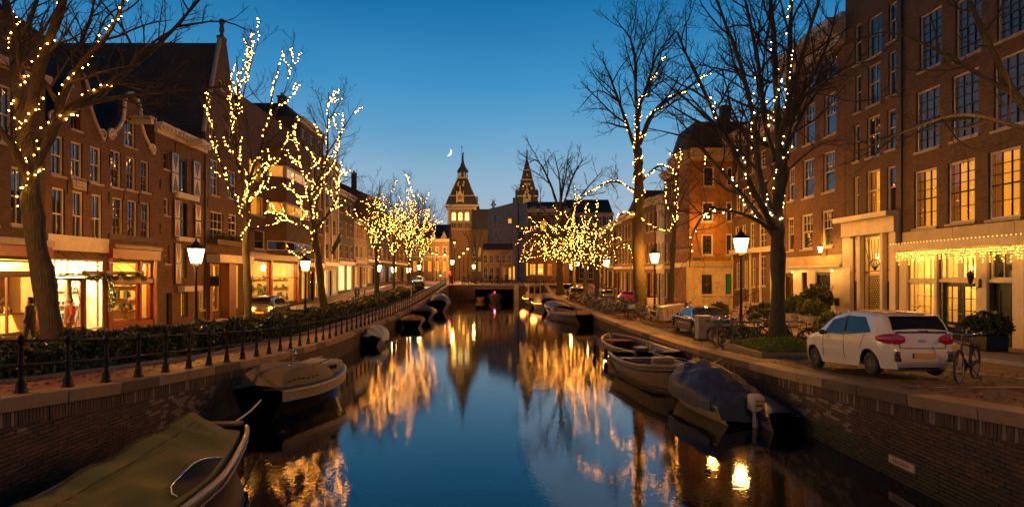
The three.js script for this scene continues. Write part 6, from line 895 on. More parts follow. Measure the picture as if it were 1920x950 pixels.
// ---------- boats ----------
function hullShape(L, B, H, q = {}) {
  const sw = q.stern ?? .8, k = q.draft ?? .25, full = q.full ?? 2.2;
  const bg = t => B / 2 * Math.pow(Math.max(0, 1 - Math.pow(Math.max(0, (t - .4) / .6), full)), .7) * lerp(sw, 1, Math.pow(Math.min(1, t / .4), .7)), hg = t => H * (.86 + (q.sheer ?? .5) * Math.pow(Math.max(0, t - .25), 2) + .1 * Math.pow(1 - t, 4));
  const X = (t, v) => (t - .5) * L - (1 - v) * (q.rake ?? .35) * Math.pow(t, 6) + (q.round ? 0 : 0);
  const sec = (t, w, inset = 0) => { const s = Math.sign(w), v = Math.abs(w), b = Math.max(0, bg(t) - inset), keel = -k * Math.min(1, (1 - t) * 5) + inset; return [X(t, v), lerp(keel, hg(t), v), s * b * Math.pow(v, q.p ?? .42)]; };
  return { bg, hg, X, sec, outer: grid(36, 20, (t, w) => sec(t, w * 2 - 1)), inner: grid(30, 14, (t, w) => { const p = sec(t * .97 + .012, w * 2 - 1, .05); p[1] = Math.max(p[1], .12); return p; }),
    rail: (dy = 0, out = 0, n = 24) => [-1, 1].map(s => Array.from({ length: n + 1 }, (_, i) => { const t = i / n * .995; return V((t - .5) * L, hg(t) + dy, s * (bg(t) + out)); })) };
}
function boat(label, p, dir, L, B, H, mats, q = {}, group) {   // dir: [x, z] towards the bow
  const t = thing(q.name ?? 'boat', label, q.cat ?? 'boat', p, Math.atan2(-dir[1], dir[0]), group), s = hullShape(L, B, H, q);
  part('hull', s.outer, mats.hull, t); { const tr = new THREE.Shape(); const n = 16; for (let i = 0; i <= n; i++) { const w = i / n * 2 - 1, [, y, z] = s.sec(0, w); i ? tr.lineTo(z, y) : tr.moveTo(z, y); } tr.closePath(); part('transom', new THREE.ExtrudeGeometry(tr, { depth: .05, bevelEnabled: false }).rotateY(PI / 2).scale(1, 1, -1).translate(-L / 2 - .03, 0, 0), mats.hull, t); }
  if (!q.solid) { part('inner_hull', s.inner, mats.inner ?? mats.hull, t); new MB().at(new THREE.PlaneGeometry(L * .8, B * .72), -.03 * L, .14, 0, -PI / 2).build('floor_boards', mats.floor ?? M.wood, t); }
  const m = new MB(); for (const r of s.rail(.0)) m.tube(r, q.rail ?? .04, 6, 40); m.build('gunwale', mats.rail ?? mats.hull, t);
  if (q.strake) { const g = new MB(); for (const r of s.rail(-.16, -.0)) g.tube(r, .028, 6, 40); g.build('rubbing_strake', mats.strake ?? M.black, t); }
  return { t, s };
}
function cover(b, L, f, mat, t0 = .02, t1 = .98, name = 'tarpaulin', over = .06) {   // f(t, w): height above the gunwale
  return part(name, grid(70, 40, (u, v) => { const t = lerp(t0, t1, u), w = v * 2 - 1, e = Math.abs(w) > .93 ? (Math.abs(w) - .93) / .07 : 0; return [(t - .5) * L, b.s.hg(t) + .02 + f(t, w) - e * .16, Math.sign(w) * Math.min(1, Math.abs(w) / .93) * (b.s.bg(t) + over)]; }), mat, b.t);
}
const hullM = (c, r = .35) => std(c, r, { map: grain }), tarp = (c, r = .6) => std(c, r, { bumpMap: rep(grainBump, 1.5), bumpScale: .02 });
{ // near left, olive tarpaulin
  const L = 7.4, b = boat('long pale boat under an olive green tarpaulin at the lower left', [-5.3, 0, -8.7], [.09, 1], L, 2.25, .78, { hull: hullM([.42, .34, .24]), rail: hullM([.4, .32, .2]), strake: M.black }, { stern: .5, solid: true, strake: true, rail: .05, full: 2.6 });
  const r = rng(9), fold = Array.from({ length: 9 }, () => [r(), .3 + r() * .5, (r() - .5) * 2, .02 + r() * .03]);
  const top = (t, w) => { const rise = Math.min(1, t / .09), q = w > .3 ? (w - .3) / .7 : (.3 - w) / 1.3, a = .48 * rise * (1 - Math.pow(q, .96)) * (1 - .2 * t) - .05 * Math.sin(q * PI) * rise + .022 * Math.sin(Math.atan2(q, t - .05) * 26) * Math.exp(-t * 5) * q; let k = 0; for (const [c, s, m, h] of fold) k += h * Math.exp(-Math.pow((t - c + w * m * .06) / .012, 2)) * (1 - Math.abs(w)) * s; return a - .05 * Math.sin(t * 31) * (1 - Math.abs(Math.abs(w) - .5) * 2) * rise + k; };
  cover(b, L, top, tarp([.25, .205, .025], .85), .05, .97, 'tarpaulin', -.13);
  { const m = new MB(); for (const [w0, dy] of [[.3, .012], [.06, .006], [.52, .006]]) { const p = []; for (let k = 0; k <= 30; k++) { const t = lerp(.13, .95, k / 30), q = w0 > .3 ? (w0 - .3) / .7 : (.3 - w0) / 1.3; p.push(V((t - .5) * L, b.s.hg(t) + .02 + .48 * (1 - Math.pow(q, .96)) * (1 - .2 * t) - .05 * Math.sin(q * PI) - .05 * Math.sin(t * 31) * (1 - Math.abs(w0 - .5) * 2) + dy, w0 / .93 * (b.s.bg(t) - .13))); } m.tube(p, .011, 5, 60); } m.build('seam', tarp([.12, .1, .02], .8), b.t); }
  new MB().rbox(-L / 2 + .2, .86, 0, .22, .06, 1.1, .02).build('stern_deck', M.wood, b.t);
  // opening in the cover: its inner shade painted as a dark sheet, chrome rim
  const on = (t, w, d) => V((t - .5) * L, b.s.hg(t) + .02 + top(t, w) + d, w / .93 * (b.s.bg(t) - .13)), up = a => -.88 + .32 * Math.pow(Math.sin(a * PI), .6);
  part('opening_shade', grid(24, 6, (u, v) => on(lerp(.3, .56, u), lerp(-.89, up(u), v), .014).toArray()), std([.02, .018, .016], .75, { specularIntensity: .4 }), b.t); new MB().tube(Array.from({ length: 21 }, (_, k) => on(lerp(.3, .56, k / 20), up(k / 20), .022)), .014, 6, 60).build('opening_rim', M.chrome, b.t);
  solo('mooring_line', new MB().tube([V(-5.25, .86, -12.25), V(-5.6, .72, -13.9), V(-5.95, .66, -15.5)], .022, 6).merged(), M.curtain, 'taut pale mooring line between the olive covered boat and the cabin boat', 'rope');
}
{ // cabin cruiser
  const L = 4.1, b = boat('small cabin boat with a beige canvas top and black hull behind the olive covered boat', [-5.72, 0, -18.2], [1.3, -4.3], L, 1.75, .8, { hull: hullM([.025, .025, .03], .25), rail: hullM([.5, .42, .3]), strake: M.black }, { stern: .85, solid: true, full: 2.4, rail: .05, name: 'cabin_boat' }), lid = hullM([.3, .235, .15], .5), can = tarp([.27, .19, .08], .85);
  part('topsides', grid(40, 6, (u, v) => { const t = u * .985, s = v < .5 ? -1 : 1, k = v < .5 ? v * 2 : (1 - v) * 2; return [(t - .5) * L, b.s.hg(t) - .26 + k * .3, s * (b.s.bg(t) + .025 - k * .02)]; }), lid, b.t);
  part('deck', grid(40, 12, (t, v) => { const w = v * 2 - 1; return [(t * .985 - .5) * L, b.s.hg(t) + .03 + .1 * (1 - w * w), w * b.s.bg(t * .985)]; }), lid, b.t);
  const cab = (t0, t1, h, wd, mat, name, slope) => part(name, grid(24, 20, (u, v) => { const t = lerp(t0, t1, u), w = v * 2 - 1, e = Math.pow(Math.sin(clamp((t - t0) / (t1 - t0), 0, 1) * PI), slope), a = Math.min(1, (1 - Math.abs(w)) * 3.2), z = Math.abs(w) > .7 ? lerp(.86, 1, (Math.abs(w) - .7) / .3) : Math.abs(w) / .7 * .86; return [(t - .5) * L, b.s.hg(t) + .1 + h * e * a + .02 * Math.sin(t * 60 + w * 4) * (mat === can) * a * e, Math.sign(w) * z * b.s.bg(t) * wd]; }), mat, b.t);
  cab(.44, .9, .32, .72, lid, 'cabin', .3); cab(.03, .6, .5, .93, can, 'canvas_top', .35); cab(.6, .97, .2, .8, can, 'bow_canvas', .5);
  for (const s of [1, -1]) { new MB().rbox(.42, 1.06, s * .63, .66, .2, .05, .05, 0, -s * .18, 0).build('window_frame', lid, b.t); new MB().rbox(.42, 1.06, s * .645, .54, .13, .05, .05, 0, -s * .18, 0).build('cabin_window', M.pane, b.t); } { const m = new MB(); for (let k = 0; k < 7; k++) m.rbox(-1.7 + k * .2, .98 + .03 * Math.sin(k), .74 + .01 * k, .09, .05, .03, .02); for (let k = 0; k < 5; k++) m.rbox(-.3 + k * .2, 1.2 + k * .02, .52, .13, .04, .04, .02, 0, 0, .15); m.build('lacing', M.black, b.t); }
  new MB().cyl(V(-.2, 1.3, -.2), V(-.2, 1.5, -.2), .05).at(new THREE.SphereGeometry(.09, 10, 6), -.2, 1.52, -.2).build('vent', M.chrome, b.t); new MB().at(new THREE.SphereGeometry(.1, 10, 6), -1.1, 1.3, .35, 0, 0, 0, [1, .4, 1]).build('vent_cap', M.chrome, b.t); new MB().cyl(V(-.2, 1.36, .3), V(.5, 1.36, .32), .016).build('hand_rail', M.white, b.t);
}
{ // small covered dinghy and boats further on, left
  const b = boat('small dinghy heaped under a grey tarpaulin against the left quay', [-6.72, 0, -34.4], [0, -1], 2.9, 1.3, .45, { hull: hullM([.16, .17, .1]) }, { stern: .7, solid: true, name: 'dinghy' }); cover(b, 2.9, (t, w) => .62 * Math.pow(Math.sin(t * PI), .6) * Math.pow(1 - w * w, .8) + .03 * Math.sin(t * 30 + w * 7), tarp([.34, .36, .3], .45));
  const c = boat('open cream rowing boat moored halfway along the left quay', [-6.3, 0, -46.5], [-.1, -1], 4.4, 1.8, .62, { hull: hullM([.55, .42, .24]), rail: M.wood, inner: hullM([.3, .2, .1]) }, { stern: .8, strake: true, name: 'rowing_boat' }); for (const x of [-1, .4]) new MB().rbox(x, .5, 0, .28, .04, 1.6, .01).build('thwart', M.wood, c.t);
  const d = boat('dark motor boat with folded hood behind the cream rowing boat', [-6.3, 0, -55], [0, -1], 5, 1.9, .7, { hull: hullM([.03, .03, .035]), rail: M.wood }, { stern: .8, solid: true }); cover(d, 5, (t, w) => .3 * Math.pow(Math.sin(t * PI), .5) * (1 - w * w) + (t < .4 ? .35 * Math.sin(t / .4 * PI) * (1 - Math.abs(w) ** 3) : 0), tarp([.05, .05, .055], .5));
  const e = boat('red boat with a dark tent cover near the left end of the bridge', [-6.2, 0, -68], [0, -1], 6.5, 2.3, .9, { hull: hullM([.3, .035, .02]), rail: M.wood }, { stern: .8, solid: true }); cover(e, 6.5, (t, w) => 1.0 * Math.pow(Math.sin(clamp(t * 1.15, 0, 1) * PI), .4) * (1 - Math.abs(w) ** 2.5), tarp([.04, .05, .06], .5));
}
{ // right side: two open steel sloops
  const hm = hullM([.34, .26, .16], .45), dk = hullM([.07, .06, .05]);
  const a = boat('open steel sloop with a wooden bow seat, farther of the two open boats', [6.05, 0, -27.3], [-.12, -1], 6.2, 2.15, .82, { hull: hm, rail: hm, inner: dk, floor: dk }, { stern: .86, strake: true, full: 2.8, rail: .06, name: 'open_boat' });
  new MB().rbox(2.1, .72, 0, .8, .06, 1.3, .02).build('bow_seat', M.wood, a.t); new MB().rbox(-2.5, .55, 0, .5, .3, 1.5, .03).build('stern_seat', hm, a.t); new MB().at(new THREE.TorusGeometry(.22, .025, 6, 18), -1.5, .95, .3, 0, PI / 2 + .4, 0).cyl(V(-1.5, .3, .3), V(-1.5, .95, .3), .05).build('steering_wheel', M.chrome, a.t); new MB().rbox(-.6, .45, .2, .7, .5, .5, .04).build('engine_box', dk, a.t);
  for (const [x, s] of [[2.0, -1], [.2, -1]]) { const f = new MB(); f.at(new THREE.CapsuleGeometry(.09, .34, 4, 8), x, .3, s * 1.13); f.build('fender', M.rubber, a.t); }
  const b = boat('open steel sloop with a small console, its bow towards the blue covered boat', [5.62, 0, -21.8], [.12, 1], 5.2, 1.95, .8, { hull: hm, rail: hm, inner: dk, floor: dk }, { stern: .86, strake: true, full: 2.6, rail: .055, name: 'open_boat', sheer: .6 });
  new MB().rbox(.55, .72, -.1, .35, .55, .75, .05).build('console', hm, b.t); new MB().rbox(.37, .86, -.1, .02, .12, .4, .01).build('console_panel', M.black, b.t); new MB().rbox(-1.9, .5, 0, .5, .3, 1.3, .03).rbox(-.4, .45, .3, .4, .3, .5, .03).build('seat', dk, b.t); new MB().at(new THREE.TorusGeometry(.17, .02, 6, 16), .25, 1.0, -.1, 0, PI / 2, .3).build('steering_wheel', M.black, b.t); new MB().cyl(V(2.56, -.1, 0), V(2.64, 1.08, 0), .05).build('stem_post', M.black, b.t);
  const sr = new MB(); for (const r of b.s.rail(.14, -.05)) sr.tube(r.slice(8), .015, 5, 30); for (const r of b.s.rail(0, -.05)) for (const i of [10, 14, 18, 22]) sr.cyl(r[i], r[i].clone().add(V(0, .14, 0)), .012); sr.build('hand_rail', M.black, b.t);
  solo('mooring_line', new MB().tube([V(6.3, .98, -19.4), V(6.9, .95, -19.8), V(7.46, 1.1, -20.2)], .018, 6).merged(), M.curtain, 'short mooring line from the console boat to the right quay', 'rope');
}
{ // blue tarpaulin boat with outboard
  const L = 4.0, b = boat('motor boat under a wrinkled blue grey tarpaulin with a white outboard', [6.1, 0, -17.55], [-.14, -1], L, 1.7, .5, { hull: hullM([.5, .42, .26]), rail: hullM([.45, .38, .25]) }, { stern: .9, solid: true, sheer: .45, name: 'motor_boat' });
  const tent = (t, w) => { const sm = THREE.MathUtils.smoothstep, peak = lerp(.25, 1, sm(t, 0, .4)) * (1 - .75 * sm(t, .7, 1)), a = 1 - Math.abs(w), z = Math.abs(w); return .8 * peak * Math.pow(a, .5) + .075 * (1 - Math.abs(Math.sin(t * 11 + w * 5))) * (.3 + a) + .02 * Math.sin(t * 24 + z * 9) * a + .025 * Math.sin((t * 14 - z * 17)) * (1 - a * .6) * .7 + (fbm(t, (w + 1) / 2, 6, 3) - .5) * .13 * (.25 + a); };
  cover(b, L, tent, std([.04, .055, .09], .6, { specularIntensity: .6, bumpMap: rep(grainBump, 2), bumpScale: .03 }), .06, .985, 'tarpaulin', .1); part('tarpaulin_panel', grid(40, 16, (u, v) => { const t = lerp(.2, .86, u), w = lerp(-.1, .62, v); return [(t - .5) * L, b.s.hg(t) + .034 + tent(t, w), w / .93 * (b.s.bg(t) + .1)]; }), std([.12, .09, .065], .6, { specularIntensity: .6, bumpMap: rep(grainBump, 2), bumpScale: .03 }), b.t);
  part('tarpaulin_flap', grid(20, 10, (u, v) => { const w = u * 2 - 1, s = b.s.sec(0, 1)[1], y0 = b.s.hg(0) + .03 + tent(.06, w) * .5; return [-L / 2 - .06 - .05 * v + .02 * Math.sin(w * 9) * v, lerp(y0, .1 + .08 * Math.abs(w), v), w * (b.s.bg(0) + .08) * (1 - .12 * v)]; }), std([.04, .055, .09], .6, { specularIntensity: .6 }), b.t); part('tarpaulin_edge', grid(14, 20, (u, v) => { const t = lerp(-.012, .065, u), w = v * 2 - 1; return [(t - .5) * L, b.s.hg(0) + .03 + tent(.06, w) * lerp(.5, 1, u), w * (b.s.bg(Math.max(0, t)) + .1)]; }), std([.04, .055, .09], .6, { specularIntensity: .6 }), b.t);
  const o = thing('outboard_motor', 'white outboard motor on the stern of the blue covered boat', 'outboard motor', [0, 0, 0]); new MB().rbox(0, .78, 0, .34, .42, .34, .08, 0, 0, .2).build('cowling', hullM([.66, .58, .45], .3), o); new MB().span(-.176, -.17, .72, .76, -.1, .1).span(-.19, -.184, .84, .88, -.1, .1).build('vent', M.black, o); new MB().rbox(.02, .3, 0, .16, .6, .1, .03).rbox(.0, -.02, 0, .3, .05, .2, .01).build('leg', hullM([.6, .53, .42]), o); new MB().rbox(.2, .55, 0, .18, .22, .16, .02).build('clamp', M.black, o); o.position.set(-L / 2 - .2, -.16, .12).applyMatrix4((b.t.updateMatrixWorld(), b.t.matrixWorld)); o.rotation.y = b.t.rotation.y;
  const c = boat('low dinghy under a black and blue tarpaulin squeezed against the right quay', [7.0, 0, -16.3], [0, -1], 2.9, .95, .4, { hull: hullM([.3, .28, .24]) }, { stern: .8, solid: true, name: 'dinghy' }); cover(c, 2.9, (t, w) => .3 * Math.pow(Math.sin(t * PI), .5) * (1 - w * w) + .05 * (fbm(t, w * .5 + .5, 5, 3) - .5), tarp([.02, .028, .05], .4));
}
{ // right side, further on
  const hm = hullM([.12, .1, .08]);
  const a = boat('dark open launch with pale thwarts beyond the steel sloops', [6.05, 0, -50.5], [-.25, -1], 7, 2.3, .85, { hull: hm, rail: hullM([.4, .33, .22]), inner: hullM([.2, .17, .13]), floor: hm }, { stern: .7, strake: true, name: 'open_boat' }); for (const x of [-1.5, .4, 2]) new MB().rbox(x, .68, 0, .35, .06, 1.7, .02).build('thwart', M.plaster, a.t); new MB().rbox(-2.9, .9, 0, .6, .35, 1.1, .05).build('stern_seat', M.wood, a.t);
  const b = boat('boat under a black cover between the dark launch and the lit boats', [6.0, 0, -61.5], [-.15, -1], 6, 2.1, .8, { hull: hm }, { stern: .8, solid: true }); cover(b, 6, (t, w) => .55 * Math.pow(Math.sin(t * PI), .5) * (1 - w * w), tarp([.025, .026, .03], .45));
  const strip = std([.6, .3, .1], .5, { emissive: lin(1, .25, .03), emissiveIntensity: 7 });
  const led = (o, n0 = 0) => { const m = new MB(); for (const r of o.s.rail(-.08, .05)) m.tube(r.slice(n0), .045, 5, 30); m.build('light_strip', strip, o.t); lamp(o.t, -2, 1.1, -1.6, 5, lin(1, .3, .05), 20); };
  const c = boat('hooded boat edged with an orange light strip, nearer of the two lit boats', [5.4, 0, -71], [-.2, -1], 6.2, 2.3, .85, { hull: hm, rail: hm }, { stern: .85, solid: true, name: 'lit_boat' }); cover(c, 6.2, (t, w) => (t < .6 ? 1.1 * Math.pow(Math.sin(clamp(t / .6, 0, 1) * PI), .35) : .15) * (1 - Math.abs(w) ** 3), tarp([.2, .16, .12], .6)); led(c);
  const d = boat('small tug with a wheelhouse and orange light strip before the bridge', [4.9, 0, -82], [-.1, -1], 7.2, 2.6, 1.0, { hull: hm, rail: hm, inner: hm }, { stern: .85, sheer: .8, name: 'tug_boat' }); led(d);
  new MB().span(-1.6, .8, .9, 2.7, -.85, .85).build('wheelhouse', hullM([.4, .3, .2]), d.t); new MB().span(-1.8, 1, 2.71, 2.8, -1, 1).build('wheelhouse_roof', M.white, d.t); new MB().span(-1.61, -1.603, 1.5, 2.4, -.7, -.1).span(-1.61, -1.603, 1.5, 2.4, .1, .7).span(-1.2, -.4, 1.7, 2.4, -.862, -.853).span(-.2, .6, 1.7, 2.4, -.862, -.853).build('wheelhouse_window', M.pane, d.t); new MB().cyl(V(.3, 2.8, 0), V(.3, 6.2, 0), .04).build('mast', M.wood, d.t); new MB().cyl(V(-1, 2.8, .3), V(-1, 3.4, .3), .1).build('funnel', M.iron, d.t);
  const e = boat('dark boat in the bridge opening with a red light', [-.2, 0, -92.5], [0, 1], 5, 2.2, .8, { hull: hm }, { stern: .8, solid: true }); cover(e, 5, (t, w) => .5 * Math.pow(Math.sin(t * PI), .5) * (1 - w * w), tarp([.03, .03, .03])); const rl = part('signal_light', new THREE.SphereGeometry(.09, 8, 6), std([.5, .05, .05], .5, { emissive: lin(1, .03, .06), emissiveIntensity: 9 }), e.t); rl.position.set(2.2, 1.4, 0); lamp(e.t, 2.4, 1.4, 0, 4, lin(1, .04, .08), 4); new MB().cyl(V(2.2, .7, 0), V(2.2, 1.32, 0), .025).build('light_post', M.iron, e.t);
  const f = boat('pale small boat left inside the bridge opening', [-2.4, 0, -93], [0, 1], 3.6, 1.5, .55, { hull: hullM([.4, .34, .26]) }, { stern: .8 });
}
// ---------- cars ----------
function carShape(P) {
  const top = P.top, cv = new THREE.CatmullRomCurve3(top.map(([x, y]) => V(x, y, 0)), false, 'centripetal'), N = 110, T = cv.getPoints(N), L2 = P.L / 2;
  const bottom = x => { let y = P.clear; for (const c of P.axles) { const d = Math.abs(x - c); if (d < P.arch) y = Math.max(y, P.wheel + Math.sqrt(P.arch * P.arch - d * d)); } return y; };
  const half = (x, y) => { const e = Math.max(0, (Math.abs(x) - (L2 - .55)) / .55), belt = P.belt, hh = y > belt ? 1 - P.tumble * (y - belt) / (P.H - belt) : 1 - .07 * Math.pow((belt - y) / belt, 2); return P.w * hh * (1 - (x < 0 ? .23 : .2) * e * e) * (1 + .012 * Math.sin((y - .35) * 7)); };
  const rd = P.round ?? .1, R = [0, .12, .25, .38, .5, .62, .74, .83, .9, .94, .97, .988, 1];
  const side = s => grid(N, R.length - 1, (u, v) => { const t = T[Math.round(u * N)], b = Math.min(bottom(t.x), t.y), y = lerp(b, t.y, R[Math.round(v * (R.length - 1))]), d = t.y - y, k = d < rd ? rd * (1 - Math.sqrt(Math.max(0, 1 - ((rd - d) / rd) ** 2))) : 0; return [t.x, y, s * (half(t.x, y) - k)]; });
  const strip = grid(N, 10, (u, v) => { const t = T[Math.round(u * N)], q = v * 2 - 1, z = q * (half(t.x, t.y) - rd); return [t.x, t.y + .035 * (1 - q * q) * (t.y > P.belt ? 1 : .5), z]; });
  return { T, N, half, rd, body: () => { const g = mergeGeometries([side(1), side(-1), strip]); return g; }, bottom };
}
function makeCar(P, C) {   // C: { t: group, paint, ... }
  const s = carShape(P), t = C.t, on = (x, y, sd, off = .006) => [x, y, sd * (s.half(x, y) + off)];
  part('body', s.body(), C.paint, t); new MB().span(-P.L / 2 + .15, P.L / 2 - .15, P.clear + .02, P.belt * .62, -P.w * .72, P.w * .72).build('underbody', M.black, t);
  const quad = (a, b, c, d, sd, n = 8) => grid(n, 6, (u, v) => { const x = lerp(lerp(a[0], b[0], u), lerp(d[0], c[0], u), v), y = lerp(lerp(a[1], b[1], u), lerp(d[1], c[1], u), v); return on(x, y, sd); });
  for (const sd of [1, -1]) P.side.forEach(q => part('side_window', quad(...q, sd), M.carGlass, t));
  const over = (s0, s1, f0, f1, off, mat, name) => part(name, grid(14, 10, (u, v) => { const k = Math.round(lerp(s0, s1, u) * s.N), p = s.T[k], a = s.T[Math.max(0, k - 1)], b = s.T[Math.min(s.N, k + 1)], d = b.clone().sub(a).normalize(), q = v * 2 - 1, z = q * (s.half(p.x, p.y) - s.rd) * lerp(f0, f1, u); return [p.x - d.y * off, p.y + d.x * off + .035 * (1 - q * q), z]; }), mat, t);
  over(P.rear[0], P.rear[1], P.rear[2], P.rear[3], .008, M.carGlass, 'rear_window'); over(P.front[0], P.front[1], P.front[2], P.front[3], .008, M.carGlass, 'windscreen');
  const tyre = new MB().at(new THREE.TorusGeometry(P.wheel - .085, .085, 8, 24), 0, 0, 0, 0, 0, 0, [1, 1, 1.15]).merged(), rim = (() => { const m = new MB().at(new THREE.CylinderGeometry(P.wheel - .09, P.wheel - .09, .12, 20).rotateX(PI / 2), 0, 0, 0); return m.merged(); })(), spk = (() => { const m = new MB(); for (let i = 0; i < 9; i++) { const a = i / 9 * 2 * PI; m.box(Math.cos(a) * .1, Math.sin(a) * .1, .068, .13, .035, .02, 0, 0, a); } m.at(new THREE.CylinderGeometry(.05, .05, .03, 10).rotateX(PI / 2), 0, 0, .07).at(new THREE.TorusGeometry(P.wheel - .1, .014, 5, 20), 0, 0, .065); return m.merged(); })();
  for (const x of P.axles) for (const sd of [1, -1]) { const g = new THREE.Group(); g.name = 'wheel'; g.position.set(x, P.wheel, sd * (P.w - .13)); if (sd < 0) g.rotation.y = PI; t.add(g); part('tyre', tyre, M.rubber, g); part('rim', rim, M.plastic, g); part('wheel_cover', spk, C.rim ?? M.steel, g); }
  for (const sd of [1, -1]) { const m = new MB().at(new THREE.SphereGeometry(.1, 10, 8), P.mirror[0], P.mirror[1], sd * (P.w + .06), 0, 0, 0, [.6, .65, .9]); m.build('mirror', C.mirror ?? C.paint, t); }
  return { s, on, quad, over };
}
const hatch = { L: 3.8, H: 1.52, w: .835, belt: .93, tumble: .26, clear: .2, wheel: .285, arch: .345, axles: [-1.22, 1.24], round: .11, mirror: [.62, .98], top: [[-1.8, .22], [-1.9, .36], [-1.91, .58], [-1.87, .68], [-1.86, .82], [-1.83, .97], [-1.72, 1.2], [-1.6, 1.35], [-1.52, 1.405], [-1.2, 1.455], [-.6, 1.51], [-.1, 1.515], [.4, 1.42], [.8, 1.18], [1.12, .99], [1.4, .93], [1.66, .84], [1.83, .68], [1.9, .5], [1.86, .27]],
  side: [[[-.2, .97], [.66, .99], [.38, 1.3], [-.22, 1.4]], [[-1.3, 1.03], [-.27, .97], [-.29, 1.4], [-.98, 1.36]]], rear: [.285, .375, 1.1, 1.02], front: [.635, .735, .9, .95] };
const saloon = { L: 4.9, H: 1.36, w: .9, belt: .88, tumble: .24, clear: .22, wheel: .33, arch: .39, axles: [-1.5, 1.38], round: .12, mirror: [.62, .95], top: [[-2.36, .25], [-2.44, .4], [-2.45, .6], [-2.4, .8], [-2.1, .9], [-1.6, .95], [-1.25, 1.16], [-.95, 1.3], [-.6, 1.35], [-.1, 1.36], [.3, 1.3], [.75, 1.06], [1.02, .94], [1.6, .9], [2.1, .82], [2.38, .68], [2.44, .45], [2.4, .25]],
  side: [[[-.25, .93], [.72, .95], [.36, 1.2], [-.25, 1.27]], [[-1.1, .95], [-.32, .93], [-.32, 1.27], [-.82, 1.22]]], rear: [.355, .45, .9, .88], front: [.565, .67, .88, .93] };
function parkedCar(label, P, paint, p, turn, pitch = 0, extra) {
  const t = thing(P === saloon ? 'parked_saloon' : 'parked_car', label, 'car', p, turn), c = makeCar(P, { t, paint, ...extra }); t.rotation.z = pitch; const L2 = P.L / 2, red = std([.3, .012, .01], .2, { clearcoat: 1 }), y = P === saloon ? .68 : .8;
  for (const sd of [1, -1]) { new MB().at(new THREE.SphereGeometry(.16, 12, 8), -L2 + .12, y, sd * (P.w - .19), 0, 0, 0, [.72, .62, 1]).build('tail_light', extra?.tail ?? red, t); new MB().at(new THREE.SphereGeometry(.17, 12, 8), L2 - .22, y - .12, sd * (P.w - .24), 0, 0, 0, [1, .55, .9]).build('headlight', extra?.head ?? M.chrome, t); }
  new MB().box(-L2 - .015, P === saloon ? .62 : .5, 0, .02, .11, .52).build('number_plate', std([.55, .33, .03], .4), t);
  return { t, c };
}
